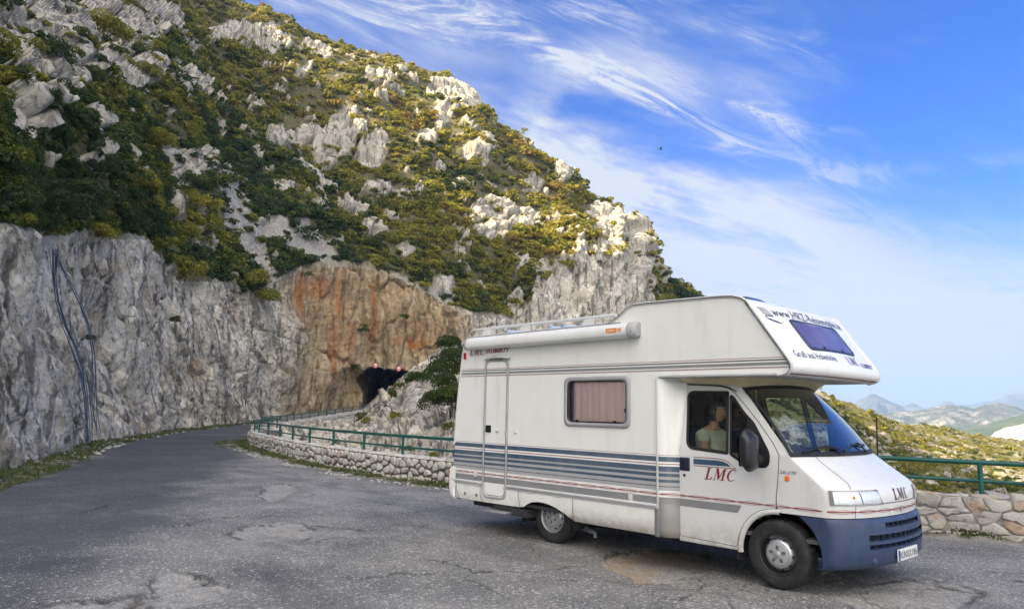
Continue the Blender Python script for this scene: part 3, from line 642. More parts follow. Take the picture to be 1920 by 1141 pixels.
for Lc in CRACKS:
    L = np.array([ground_xy(*q) for q in Lc]); sd = np.abs(seg_sd(jx + 0.08 * fbm(P2 * 6, 3, 510), jy + 0.08 * fbm(P2 * 6 + 3, 3, 511), L))
    c = np.exp(-(sd / 0.030) ** 2) * sstep(-0.3, 0.1, fbm(P2 * 1.3, 3, 512)); gz = gz - 0.03 * c; crack_shade = np.maximum(crack_shade, c)
# lay-by is worn to the stones, the road itself is darker
ln = np.array([ground_xy(*q) for q in [(-200, 1330), (40, 1141), (190, 1040), (330, 955), (440, 880), (470, 838), (476, 820)]])
sdl = -seg_sd(GX, GY, ln)
wear = sstep(-0.7, 1.1, -sdl + 1.0 * fbm(P2 * 0.55, 4, 515)) * (0.72 + 0.5 * fbm(P2 * 0.8, 4, 516))
wear = np.clip(wear + 0.25 * sstep(0.2, 0.6, fbm(P2 * np.array([0.25, 0.25, 1]), 4, 518)), 0, 1)
foot = np.array([pix(x, y, d)[:2] for x, (y, d) in zip(HC[1:12], FOOT[1:12])])
sdf = np.abs(seg_sd(GX, GY, foot))
vw = np.interp(GX, [-60, -41, -29, -22, -15, -9], [0.4, 0.5, 0.8, 1.3, 1.1, 0.8]) * (1 + 0.5 * fbm(P2 * 0.6, 3, 521))
verge = sstep(0.25, -0.2, sdf - vw)
vr = 0.55 * (1 + 0.7 * fbm(P2 * 0.9, 3, 523)) * np.interp(GX, [-28, -20, -8, 0, 6], [1.9, 1.5, 1.0, 0.5, 0.35])
verge = np.maximum(verge, sstep(0.12, -0.1, -sdw - 0.18 - vr) * (GX < 30))
verge = np.where(R_ > 90, 0, verge)
gz = gz + verge * (0.02 + 0.05 * fbm(P2 * 2.4, 4, 525))
gz = np.where(sdw > 0.15, gz - 0.75 * (sdw - 0.15) - 0.1, gz)
gz = np.maximum(gz, -14)
m = Mat('worn_asphalt'); p = m.pos()
vc = m.node('ShaderNodeTexVoronoi'); m.l.new(p, vc.inputs['Vector']); vc.inputs['Scale'].default_value = 80
sep = m.node('ShaderNodeSeparateColor'); m.l.new(vc.outputs['Color'], sep.inputs[0])
vc2 = m.node('ShaderNodeTexVoronoi'); m.l.new(p, vc2.inputs['Vector']); vc2.inputs['Scale'].default_value = 26
sep2 = m.node('ShaderNodeSeparateColor'); m.l.new(vc2.outputs['Color'], sep2.inputs[0])
nb = m.noise(p, 0.35, 4, 0.55); nm = m.noise(p, 2.2, 5, 0.6); nf = m.noise(p, 24, 4, 0.7)
tar = m.mix(m.ramp(nb, 0.35, 0.65), (0.052, 0.055, 0.064), (0.078, 0.081, 0.090))
tar = m.mix(m.ramp(nf, 0.45, 0.7, 0, 0.55), tar, (0.13, 0.13, 0.135))
stone = m.mix(sep.outputs[1], (0.20, 0.196, 0.19), (0.50, 0.48, 0.45))
w = m.attr('wear'); tar = m.mix(w, tar, m.mix(m.ramp(nf, 0.35, 0.7), (0.13, 0.128, 0.123), (0.23, 0.225, 0.215)))
dens = m.math('ADD', m.math('MULTIPLY', w, 0.80), m.math('MULTIPLY', m.ramp(nm, 0.35, 0.7), 0.22))
isst = m.math('MULTIPLY', m.ramp(m.math('SUBTRACT', dens, sep.outputs[0]), -0.06, 0.06), m.ramp(vc.outputs['Distance'], 0.62, 0.30))
c = m.mix(isst, tar, stone)
bigst = m.math('MULTIPLY', m.ramp(m.math('SUBTRACT', m.math('MULTIPLY', w, 0.30), sep2.outputs[0]), -0.03, 0.03), m.ramp(vc2.outputs['Distance'], 0.5, 0.3))
c = m.mix(bigst, c, (0.45, 0.435, 0.41))
c = m.mix(m.math('MULTIPLY', m.ramp(nm, 0.52, 0.75), m.math('MULTIPLY', w, 0.45)), c, (0.33, 0.32, 0.30))
grav = m.mix(sep.outputs[2], (0.18, 0.175, 0.165), (0.56, 0.54, 0.50)); grav = m.mix(m.ramp(m.noise(p, 1.7, 4), 0.45, 0.72, 0, 0.3), grav, (0.30, 0.25, 0.18)); grav = m.mix(m.ramp(m.noise(p, 7, 5, 0.7), 0.48, 0.66, 0, 0.7), grav, (0.13, 0.125, 0.12))
grav = m.mix(m.math('MULTIPLY', m.attr('brown'), 0.8), grav, m.mix(sep.outputs[2], (0.20, 0.135, 0.07), (0.50, 0.37, 0.22)))
c = m.mix(m.math('MULTIPLY', m.attr('hole'), m.ramp(nf, 0.30, 0.55, 0.45, 1.0)), c, grav)
wp = m.node('ShaderNodeVectorMath', operation='ADD'); m.l.new(p, wp.inputs[0]); nz_ = m.node('ShaderNodeTexNoise'); m.l.new(p, nz_.inputs['Vector']); nz_.inputs['Scale'].default_value = 1.6; nz_.inputs['Detail'].default_value = 5; m.l.new(nz_.outputs['Color'], wp.inputs[1])
vcr = m.voro(m.map(wp.outputs[0], (0.42, 0.30, 0.0)), 1.0, 'DISTANCE_TO_EDGE'); hair = m.math('MULTIPLY', m.ramp(vcr, 0.006, 0.0015), m.ramp(nb, 0.42, 0.60))
vcr2 = m.voro(m.map(wp.outputs[0], (1.5, 1.3, 0.0)), 1.0, 'DISTANCE_TO_EDGE'); hair = m.math('MAXIMUM', hair, m.math('MULTIPLY', m.ramp(vcr2, 0.012, 0.003), m.ramp(m.noise(p, 0.5, 3), 0.55, 0.64)))
c = m.mix(m.math('MULTIPLY', hair, 0.75), c, (0.03, 0.03, 0.032))
c = m.mix(m.ramp(m.noise(m.map(p, (0.25, 1.0, 1), (0, 0, 0.35)), 0.8, 4, 0.5), 0.54, 0.62, 0, 0.35), c, (0.075, 0.075, 0.08))
c = m.mix(m.math('MULTIPLY', m.attr('crack_shade'), 0.85), c, (0.020, 0.020, 0.022))
soil = m.mix(m.ramp(m.noise(p, 5, 5, 0.7), 0.35, 0.65), (0.10, 0.085, 0.05), (0.30, 0.28, 0.24))
soil = m.mix(m.ramp(m.noise(p, 1.3, 5, 0.6), 0.40, 0.62), soil, (0.045, 0.06, 0.018))
c = m.mix(m.attr('verge'), c, soil)
rk = m.mix(m.ramp(m.noise(p, 1.5, 6, 0.7), 0.4, 0.6), (0.40, 0.385, 0.36), (0.19, 0.18, 0.165))
c = m.mix(m.attr('bank'), c, rk)
m.col(c); m.rough(m.ramp(nf, 0.3, 0.7, 0.75, 0.95)); m.b.inputs['Specular IOR Level'].default_value = 0.35
m.bump(m.math('ADD', m.math('MULTIPLY', vc.outputs['Distance'], -0.7), m.math('MULTIPLY', nf, 0.5)), 0.75, 0.012)
gme = mesh_np('road', np.stack([GX, GY, gz], -1).reshape(-1, 3), gridquads(len(rad), len(ang))[:, ::-1])
for k, a in dict(hole=hole, crack_shade=crack_shade, brown=brown * sstep(0.1, -0.45, -0.0 * GX + fbm(P2 * 1.2, 3, 541) - 0.25), wear=wear, verge=verge, bank=sstep(0.1, 0.35, sdw)).items(): fattr(gme, k, a)
tag(link('road', gme, m.m), 'grey patched mountain road and worn lay-by with potholes', None, None, 'structure')
def ground_z(x, y):
    d = (x - CAM[0]) * FH[0] + (y - CAM[1]) * FH[1]
    return 1.27 * min(1.25, max(0.0, (d - 45) / 33)) ** 2

# ------------------------------------------------------------------ dry stone walls, each stone shaped
def clip_half(poly, nx, ny, c):
    out = []
    for i in range(len(poly)):
        a, b = poly[i], poly[(i + 1) % len(poly)]; da = a[0] * nx + a[1] * ny - c; db = b[0] * nx + b[1] * ny - c
        if da <= 0: out.append(a)
        if (da < 0 < db) or (db < 0 < da):
            t = da / (da - db); out.append((a[0] + t * (b[0] - a[0]), a[1] + t * (b[1] - a[1])))
    return out
def cells(L, Hh, sx, sz, rg, jit=0.42):
    pts = []; nz = max(1, round(Hh / sz))
    for j in range(nz):
        n = max(1, round(L / sx * rg.uniform(0.85, 1.15)))
        for i in range(n): pts.append(((i + 0.5 + rg.uniform(-jit, jit) + 0.5 * (j % 2)) * L / n, (j + 0.5 + rg.uniform(-jit, jit)) * Hh / nz))
    pts = np.array(pts); k = sx / sz; res = []
    for i, p in enumerate(pts):
        poly = [(max(0, p[0] - 2 * sx), 0), (min(L, p[0] + 2 * sx), 0), (min(L, p[0] + 2 * sx), Hh), (max(0, p[0] - 2 * sx), Hh)]
        near = np.where(np.abs(pts[:, 0] - p[0]) < 3.2 * sx)[0]
        for q in near:
            if q == i: continue
            dx = (pts[q, 0] - p[0]) / (k * k) ; dy = pts[q, 1] - p[1]
            mx, my = (pts[q] + p) / 2; poly = clip_half(poly, dx, dy, mx * dx + my * dy)
            if len(poly) < 3: break
        if len(poly) >= 3: res.append(poly)
    return res
def stone_wall(path, hfun, thick, sx, sz, mat, name, label, both=False, group=None, gap=0.016, bulge=0.05, smooth=2):
    P = poly_resample(path, 0.25); seg = np.linalg.norm(np.diff(P, axis=0), axis=1); S = np.concatenate([[0], np.cumsum(seg)]); L = S[-1]
    T = np.gradient(P, axis=0); T /= np.linalg.norm(T, axis=1, keepdims=True); Nn = np.stack([-T[:, 1], T[:, 0]], -1)    # points to the road side
    rg = np.random.default_rng(int(abs(path[0][0]) * 10) + 3)
    def base(s): return np.interp(s, S, P[:, 0]), np.interp(s, S, P[:, 1]), np.interp(s, S, Nn[:, 0]), np.interp(s, S, Nn[:, 1])
    V, F, hue = [], [], []
    def face_map(s, v, o, side):
        x, y, nx, ny = base(s); h = hfun(x, y); g = ground_z(x, y)
        if side == 'front': return (x + nx * (thick / 2 + o), y + ny * (thick / 2 + o), g - 0.08 + v * (h + 0.08))
        if side == 'back': return (x - nx * (thick / 2 + o), y - ny * (thick / 2 + o), g - 0.6 + v * (h + 0.6))
        return (x + nx * (v - 0.5) * thick, y + ny * (v - 0.5) * thick, g + h + o)
    sides = [('front', 0.62, 1.0), ('top', thick, 1.0)] + ([('back', 1.15, 1.0)] if both else [])
    for side, Hh, _ in sides:
        for poly in cells(L, Hh, sx * rg.uniform(0.98, 1.02), sz if side != 'top' else thick * 0.8, rg):
            C = np.mean(poly, axis=0); pl = []
            area = 0.5 * abs(sum(poly[i][0] * poly[(i + 1) % len(poly)][1] - poly[(i + 1) % len(poly)][0] * poly[i][1] for i in range(len(poly))))
            if area < 0.0012: continue
            for i in range(len(poly)):
                a, b = np.array(poly[i]), np.array(poly[(i + 1) % len(poly)])
                nsub = max(1, int(np.linalg.norm(b - a) / 0.07))
                for q in range(nsub): pl.append(a + (b - a) * q / nsub)
            pl = np.array(pl)
            for _ in range(smooth): pl = 0.5 * pl + 0.25 * np.roll(pl, 1, 0) + 0.25 * np.roll(pl, -1, 0)
            r = np.linalg.norm(pl - C, axis=1, keepdims=True) + 1e-6; k = np.clip(1 - gap / r, 0.3, 1); pl = C + (pl - C) * k
            pl = pl + rg.normal(0, 0.006 if smooth else 0.011, pl.shape)
            bl = bulge * rg.uniform(0.5, 1.25); n = len(pl); b0 = len(V); h = rg.uniform()
            tilt = rg.normal(0, 0.10, 2)
            for sc, o in ((1.0, -0.03), (1.0, bl * 0.45), (0.90, bl * 0.86), (0.55, bl * 1.0)):
                for q in pl:
                    u = C + (q - C) * sc; oo = o + (float((u - C) @ tilt) if o > 0 else 0) + (rg.normal(0, 0.006) if o > 0 else 0)
                    V.append(face_map(u[0], np.clip(u[1] / Hh, 0, 1), oo, side))
            V.append(face_map(C[0], C[1] / Hh, bl * 1.02, side))
            for ring in range(3):
                for i in range(n): F.append((b0 + ring * n + i, b0 + ring * n + (i + 1) % n, b0 + (ring + 1) * n + (i + 1) % n, b0 + (ring + 1) * n + i))
            for i in range(n): F.append((b0 + 3 * n + i, b0 + 3 * n + (i + 1) % n, b0 + 4 * n))
            hue += [h] * (4 * n + 1)
    # mortar core
    ns = max(2, int(L / 0.3)); b0 = len(V)
    for i in range(ns + 1):
        s = L * i / ns
        for side, v, o in (('back', 0, -0.004), ('back', 1, -0.004), ('front', 1, -0.004), ('front', 0, -0.004)): V.append(face_map(s, v, o, side))
        hue += [-1] * 4
    for i in range(ns):
        for j in range(3): a = b0 + i * 4 + j; F.append((a, a + 1, a + 5, a + 4))
    F.append((b0, b0 + 1, b0 + 2, b0 + 3)); e = b0 + ns * 4; F.append((e + 3, e + 2, e + 1, e))
    me = bpy.data.meshes.new(name); me.from_pydata(V, [], F); me.update(); fattr(me, 'hue', hue)
    me.polygons.foreach_set('use_smooth', [True] * len(F))
    bmx = bmesh.new(); bmx.from_mesh(me); bmesh.ops.recalc_face_normals(bmx, faces=bmx.faces); bmx.to_mesh(me); bmx.free()
    return tag(link(name, me, mat), label, 'wall', group)
def wall_mat(name, c0, c1, mort, ochre):
    m = Mat(name); p = m.pos(); h = m.attr('hue'); n = m.noise(p, 9, 5, 0.65); n2 = m.noise(p, 34, 4, 0.7)
    b = m.mix(m.ramp(h, 0, 1), c0, c1); b = m.mix(m.ramp(n, 0.5, 0.75, 0, 0.5), b, tuple(x * 0.55 for x in c0))
    b = m.mix(m.math('MULTIPLY', m.ramp(h, 0.84, 0.88, 0, ochre), m.ramp(m.noise(p, 4, 4), 0.35, 0.6)), b, (0.36, 0.19, 0.08))
    b = m.mix(m.math('MULTIPLY', m.ramp(h, 0.35, 0.30), m.ramp(m.noise(m.map(p, (3, 3, 14)), 3, 4), 0.48, 0.62, 0, 0.5)), b, (0.47, 0.36, 0.28))
    b = m.mix(m.ramp(n2, 0.55, 0.75, 0, 0.5), b, (0.20, 0.19, 0.17))
    mo = m.mix(m.ramp(n, 0.3, 0.7), mort, tuple(x * 0.62 for x in mort))
    m.col(m.mix(m.ramp(h, -0.5, -0.1), mo, b)); m.rough(0.92); m.b.inputs['Specular IOR Level'].default_value = 0.2
    m.bump(m.math('ADD', m.math('MULTIPLY', n, 0.6), m.math('MULTIPLY', n2, 0.5)), 0.8, 0.03); return m.m
M_wall_l = wall_mat('white_wall_stone', (0.50, 0.485, 0.45), (0.60, 0.58, 0.54), (0.15, 0.14, 0.12), 0.5)
M_wall_r = wall_mat('grey_wall_stone', (0.40, 0.375, 0.34), (0.52, 0.49, 0.45), (0.30, 0.29, 0.265), 0.6)
hl = lambda x, y: float(np.interp(x, [-40, -6, -3, 2, 30], [0.52, 0.52, 0.54, 0.58, 0.58]))
stone_wall(W_LEFT, hl, 0.40, 0.25, 0.20, M_wall_l, 'stone_wall', 'low white rubble stone wall curving from the motorhome back to the road bend')
stone_wall(W_RIGHT, hl, 0.45, 0.31, 0.165, M_wall_r, 'stone_wall', 'low wall of large flat mortared stones in front of the motorhome nose', gap=0.016, bulge=0.016, smooth=0)
stone_wall(W_FAR, lambda x, y: 0.55, 0.40, 0.42, 0.30, M_wall_l, 'stone_wall', 'far low white stone wall running from the bend to the tunnel', both=True)

# ------------------------------------------------------------------ green tubular railings on the walls
M_rail = plain('green_rail_paint', (0.008, 0.085, 0.065), 0.35, 0, 0.18, 9)
M_dark = plain('dark_iron', (0.02, 0.02, 0.022), 0.6)
def railing(path, hfun, pitch, first, label, top=0.49, mid=0.22, rt=0.037, off=0.0):
    P = poly_resample(path, 0.25); seg = np.linalg.norm(np.diff(P, axis=0), axis=1); S = np.concatenate([[0], np.cumsum(seg)]); L = S[-1]
    T = np.gradient(P, axis=0); T /= np.linalg.norm(T, axis=1, keepdims=True)
    P = P + np.stack([T[:, 1], -T[:, 0]], -1) * off
    at = lambda s: (float(np.interp(s, S, P[:, 0])), float(np.interp(s, S, P[:, 1])))
    x0, y0 = at(L / 2); r = thing('railing', (x0, y0, ground_z(x0, y0) + hfun(x0, y0)), label, 'railing')
    def zz(s): x, y = at(s); return ground_z(x, y) + hfun(x, y)
    ss = np.arange(0, L, 0.6)
    smooth = lambda h: [(*at(s), zz(s) + h) for s in ss]
    MB().tube(smooth(top), rt, 10).build('top_rail', M_rail, r)
    MB().tube(smooth(mid), rt * 0.72, 8).build('middle_rail', M_rail, r)
    s = first
    while s < L:
        x, y = at(s); MB().tube([(x, y, zz(s) - 0.1), (x, y, zz(s) + top - 0.01)], rt, 10).build('post', M_rail, r); s += pitch
    return r
railing(W_LEFT[1:], hl, 2.05, 1.55, 'green tube railing on the white wall left of the motorhome')
railing(W_RIGHT[1:-1], hl, 3.4, float(np.linalg.norm(np.array((15, 8.9)) - (3.45, 5.78))) - 3.4 * 3 + 0.0, 'green tube railing on the large stone wall at the right')
railing(W_FAR, lambda x, y: 0.55, 2.4, 0.4, 'far green railing leading from the road bend towards the tunnel')
pp = pz(1644, 868, 0.4)
po = thing('marker_pole', tuple(pix(1644, 856, 19.0)), 'thin dark upright pole standing on the slope behind the motorhome bonnet', 'pole')
b = pix(1645, 860, 19.0); t = pix(1643.5, 784, 19.0)
MB().tube([b - np.array([0, 0, 0.6]), t], [0.022, 0.02], 8).build('shaft', M_dark, po)
MB().lathe([(0.0, 0.03), (0.027, 0.02), (0.027, -0.02), (0.0, -0.02)], t, (0, 0, 1), 10).build('cap', M_dark, po)

# ------------------------------------------------------------------ grass and gravel at the road edges
def tufts(n, where, hmin, hmax, rg):
    V, F, hu = [], [], []
    for _ in range(n):
        x, y = where(); z = ground_z(x, y); h0 = rg.uniform(hmin, hmax); hue = rg.uniform()
        for b in range(7):
            a = rg.uniform(0, 2 * PI); r = rg.uniform(0, 0.06); bx, by = x + r * math.cos(a), y + r * math.sin(a); h = h0 * rg.uniform(0.5, 1.1)
            lx, ly = math.cos(a) * h * 0.5, math.sin(a) * h * 0.5; w = 0.012
            i = len(V); V += [(bx - w * math.sin(a), by + w * math.cos(a), z - 0.02), (bx + w * math.sin(a), by - w * math.cos(a), z - 0.02), (bx + lx * 0.5 + w * 0.7 * math.sin(a), by + ly * 0.5 - w * 0.7 * math.cos(a), z + h * 0.7), (bx + lx * 0.5 - w * 0.7 * math.sin(a), by + ly * 0.5 + w * 0.7 * math.cos(a), z + h * 0.7), (bx + lx, by + ly, z + h)]
            F += [(i, i + 1, i + 2, i + 3), (i + 3, i + 2, i + 4)]; hu += [hue] * 5
    return V, F, hu
rg = np.random.default_rng(11)
wl_ = poly_resample(W_LEFT, 0.1); wr_ = poly_resample(W_RIGHT, 0.1); ft_ = poly_resample(foot[::-1], 0.1)
def near(L, lo, hi, a, b, dens=None):
    def f():
        while True:
            i = rg.integers(int(len(L) * a), int(len(L) * b)); p = L[min(i, len(L) - 2)]; t = L[min(i + 1, len(L) - 1)] - L[min(i, len(L) - 2)]; t = t / (np.linalg.norm(t) + 1e-9)
            o = rg.uniform(lo, hi); x, y = p[0] - t[1] * o, p[1] + t[0] * o
            if math.sin(x * 1.3 + 2.1 * math.sin(y * 0.9)) * math.cos(y * 1.7 + x * 0.4) > rg.uniform(-0.8, 0.5): return x, y
    return f
V, F, hu = [], [], []
for cnt, wf, h0, h1 in ((1500, near(wl_, 0.22, 0.75, 0.02, 0.98), 0.04, 0.13), (260, near(wl_, 0.3, 1.6, 0.75, 0.98), 0.04, 0.14), (60, near(wr_, 0.26, 0.40, 0.02, 0.98), 0.03, 0.08), (2300, near(ft_, -1.2, 0.2, 0.25, 0.995), 0.04, 0.16), (2300, near(ft_, 0.2, 1.25, 0.25, 0.995), 0.04, 0.16)):
    v, f, h = tufts(cnt, wf, h0, h1, rg); b = len(V); V += v; F += [tuple(b + k for k in q) for q in f]; hu += h
cpt = pz(1805, 1004)
for _ in range(170):
    v, f, h = tufts(1, lambda: (cpt[0] + rg.normal(0, 0.24), cpt[1] + 0.02 + rg.normal(0, 0.05)), 0.05, 0.15, rg); b = len(V); V += v; F += [tuple(b + k for k in q) for q in f]; hu += h
me = bpy.data.meshes.new('verge_grass'); me.from_pydata(V, [], F); fattr(me, 'hue', hu)
m = Mat('grass'); m.col(m.mix(m.attr('hue'), (0.035, 0.075, 0.012), (0.12, 0.115, 0.035))); m.rough(0.7)
tag(link('verge_grass', me, m.m), 'short grass and weeds along the foot of the walls and the cliff', None, None, 'stuff')
V, F = [], []
for cnt, wf, s0, s1 in ((900, near(wl_, 0.3, 1.25, 0.02, 0.99), 0.012, 0.04), (500, near(ft_, -1.5, 1.5, 0.25, 0.9), 0.015, 0.09), (200, near(wr_, 0.25, 0.5, 0.02, 0.98), 0.01, 0.03)):
    for _ in range(cnt):
        x, y = wf(); s = rg.uniform(s0, s1) ; z = ground_z(x, y) + s * 0.3; b = len(V)
        o = [(1, 0, 0), (0, 1, 0), (-1, 0, 0), (0, -1, 0), (0, 0, 0.8), (0, 0, -0.8)]
        V += [(x + s * (q[0] + rg.normal(0, 0.2)), y + s * (q[1] + rg.normal(0, 0.2)), z + s * q[2]) for q in o]
        F += [(b + i, b + (i + 1) % 4, b + 4) for i in range(4)] + [(b + (i + 1) % 4, b + i, b + 5) for i in range(4)]
me = bpy.data.meshes.new('loose_stones'); me.from_pydata(V, [], F)
m = Mat('pale_gravel'); m.col(m.mix(m.noise(m.pos(), 5, 3), (0.30, 0.285, 0.26), (0.52, 0.50, 0.46))); m.rough(0.9)
tag(link('loose_stones', me, m.m), 'pale loose stones scattered along the road edges', None, None, 'stuff')
# ================================================================== the motorhome
WID = 2.24; YC = 1.12
ROOT = thing('motorhome', (1.1, YC, 0), 'white overcab motorhome with blue and grey stripes parked facing right on the lay-by', 'motorhome')
def pip(x, z, P):
    c = False; j = len(P) - 1
    for i in range(len(P)):
        if (P[i][1] > z) != (P[j][1] > z) and x < (P[j][0] - P[i][0]) * (z - P[i][1]) / (P[j][1] - P[i][1]) + P[i][0]: c = not c
        j = i
    return c
def rpoly(P, r, n=5):
    """round the corners of a 2D polygon"""
    out = []; m = len(P)
    rr = r if isinstance(r, (list, tuple)) else [r] * m
    for i in range(m):
        a, b, c = Vector(P[i - 1]), Vector(P[i]), Vector(P[(i + 1) % m]); k = min(rr[i], (a - b).length * 0.49, (c - b).length * 0.49)
        if k < 1e-4: out.append(tuple(b)); continue
        p, q = b + (a - b).normalized() * k, b + (c - b).normalized() * k
        for t in range(n + 1):
            u = t / n; out.append(tuple(p * (1 - u) ** 2 + b * 2 * u * (1 - u) + q * u * u))
    return out
def panel(mb, outline, holes, f, sp=0.08, mi=0, flip=False):
    """fill a 2D outline with holes, mapped to 3D by f(x, z)"""
    V, Ed = [], []
    for L in [outline] + holes:
        b = len(V); L2 = []
        for i in range(len(L)):
            a, c = Vector(L[i]), Vector(L[(i + 1) % len(L)]); n = max(1, int((c - a).length / sp))
            L2 += [tuple(a + (c - a) * t / n) for t in range(n)]
        V += L2; Ed += [(b + i, b + (i + 1) % len(L2)) for i in range(len(L2))]
    xs = [p[0] for p in outline]; zs = [p[1] for p in outline]; nb = len(V)
    bnd = np.array(V[:nb])
    for x in np.arange(min(xs) + sp / 2, max(xs), sp):
        for z in np.arange(min(zs) + sp / 2, max(zs), sp):
            if pip(x, z, outline) and not any(pip(x, z, h) for h in holes) and np.min((bnd[:, 0] - x) ** 2 + (bnd[:, 1] - z) ** 2) > (sp * 0.4) ** 2: V.append((x, z))
    r = delaunay_2d_cdt([Vector(v) for v in V], Ed, [], 0, 1e-6); F = []
    for t in r[2]:
        cx = sum(r[0][i][0] for i in t) / len(t); cz = sum(r[0][i][1] for i in t) / len(t)
        if pip(cx, cz, outline) and not any(pip(cx, cz, h) for h in holes): F.append(tuple(t) if not flip else tuple(t)[::-1])
    mb.add([f(v[0], v[1]) for v in r[0]], F, mi, True); return mb
def ring(mb, P, f, w, mi=0, closed=True, off=0.0):
    """flat strip of width w along a 2D line, mapped by f(x, z, off)"""
    n = len(P); G = []
    for i in range(n + (1 if closed else 0)):
        a, b, c = Vector(P[(i - 1) % n] if closed or i > 0 else P[0]), Vector(P[i % n]), Vector(P[(i + 1) % n] if closed or i < n - 1 else P[-1])
        t = (c - a).normalized(); nn = Vector((-t.y, t.x)) * w / 2
        G.append([f(*(b - nn), off), f(*(b + nn), off)])
    return mb.grid(G, mi, False)
# ---- paints
WHITE = (0.86, 0.855, 0.825); BLUE = (0.045, 0.085, 0.145); GREY = (0.235, 0.237, 0.245); LGREY = (0.40, 0.40, 0.41); RED = (0.24, 0.012, 0.03); DKGREY = (0.10, 0.105, 0.125)
def stripe_mat(name, bands, base=WHITE, rough=0.38, low=None):
    m = Mat(name); p = m.pos(); s = m.node('ShaderNodeSeparateXYZ'); m.l.new(p, s.inputs[0])
    def one(lo, hi, bands, first):
        r = m.node('ShaderNodeValToRGB'); r.color_ramp.interpolation = 'CONSTANT'
        m.l.new(m.ramp(s.outputs[2], lo, hi, 0, 1, False), r.inputs[0]); e = r.color_ramp.elements; st = [(0.0, first)]
        for a, b, c in bands:
            for q in (((a - lo) / (hi - lo), c), ((b - lo) / (hi - lo), base)):
                if abs(st[-1][0] - q[0]) < 1e-5: st[-1] = q
                else: st.append(q)
        if len(st) < 2: st.append((0.99, base))
        e[0].position = 0; e[0].color = st[0][1] + (1,); e[1].position = st[1][0]; e[1].color = st[1][1] + (1,)
        for q, c in st[2:]: x = e.new(q); x.color = c + (1,)
        return r.outputs[0]
    paint = m.mix(m.ramp(s.outputs[2], 1.70, 1.701), one(0.66, 1.26, [q for q in bands if q[0] < 1.7], low or base), one(2.15, 2.32, [q for q in bands if q[0] > 1.7], base))
    n = m.noise(p, 2.3, 5, 0.6); dirt = m.noise(m.map(p, (6, 6, 0.8)), 1.0, 5, 0.65)
    c = m.mix(m.ramp(n, 0.35, 0.7, 0, 0.12), paint, (0.55, 0.52, 0.44))
    c = m.mix(m.ramp(dirt, 0.50, 0.76, 0, 0.20), c, (0.40, 0.37, 0.31))
    c = m.mix(m.math('MULTIPLY', m.ramp(s.outputs[2], 0.62, 0.33), m.ramp(m.noise(p, 7, 5, 0.7), 0.25, 0.7, 0.10, 0.65)), c, (0.30, 0.26, 0.19))   # road dirt along the sill
    m.col(c); m.rough(m.ramp(n, 0.3, 0.7, rough * 0.85, rough * 1.25)); m.b.inputs['Coat Weight'].default_value = 0.25; m.b.inputs['Coat Roughness'].default_value = 0.15
    m.bump(m.noise(p, 1.1, 3), 0.06, 0.05); return m.m
LOWB = [(0.692, 0.771, GREY), (0.844, 0.884, LGREY), (0.884, 0.893, BLUE), (0.893, 0.934, LGREY), (0.934, 0.964, BLUE), (0.964, 0.996, LGREY), (0.996, 1.032, BLUE), (1.032, 1.052, LGREY), (1.052, 1.111, BLUE), (1.131, 1.139, RED), (1.16, 1.217, BLUE), (1.231, 1.236, RED)]
UPB = [(2.176, 2.183, RED), (2.186, 2.192, DKGREY), (2.205, 2.238, GREY), (2.252, 2.268, DKGREY), (2.281, 2.288, RED)]
M_side = stripe_mat('striped_side_paint', LOWB + UPB)
SILV = (0.25, 0.255, 0.26)
M_fair = stripe_mat('fairing_paint', LOWB, low=SILV)
M_white = stripe_mat('white_body_paint', [], rough=0.3)
M_cab = stripe_mat('cab_paint', [], base=(0.71, 0.71, 0.70), rough=0.30)
M_cream = plain('aged_cream_plastic', (0.62, 0.53, 0.33), 0.5, 0, 0.12, 5)
M_trim = plain('grey_white_trim', (0.62, 0.62, 0.61), 0.4, 0, 0.06)
M_alu = plain('aluminium', (0.62, 0.62, 0.63), 0.35, 0.85, 0.06)
M_greyp = plain('grey_plastic', (0.36, 0.36, 0.37), 0.45, 0, 0.08)
M_black = plain('black_plastic', (0.012, 0.012, 0.014), 0.42, 0, 0.2, 20)
M_rubber = plain('black_rubber', (0.010, 0.010, 0.011), 0.6, 0, 0.2, 20)
M_navy = plain('dark_blue_plastic', (0.012, 0.020, 0.05), 0.35, 0, 0.1)
M_bump = plain('blue_bumper_plastic', (0.036, 0.056, 0.118), 0.5, 0, 0.14, 7)
M_red = plain('dark_red_letters', RED, 0.4, 0, 0.05)
M_purp = plain('purple_letters', (0.07, 0.04, 0.17), 0.4, 0, 0.05)
M_blueS = plain('stripe_blue', BLUE, 0.4, 0, 0.06)
M_greyS = plain('stripe_grey', GREY, 0.4, 0, 0.06)
M_lgreyS = plain('stripe_light_grey', LGREY, 0.4, 0, 0.06)
M_gap = plain('panel_gap', (0.03, 0.03, 0.03), 0.8)
M_orange = plain('orange_lens', (0.85, 0.18, 0.01), 0.25)
M_redlens = plain('red_lens', (0.42, 0.012, 0.012), 0.2)
M_steel = plain('dark_chassis_steel', (0.03, 0.03, 0.032), 0.7)
M_int = plain('grey_interior', (0.10, 0.10, 0.105), 0.8)
M_seat = plain('blue_seat_cloth', (0.012, 0.035, 0.12), 0.9, 0, 0.3, 30)
M_gseat = plain('grey_seat_side', (0.12, 0.12, 0.11), 0.9, 0, 0.15, 30)
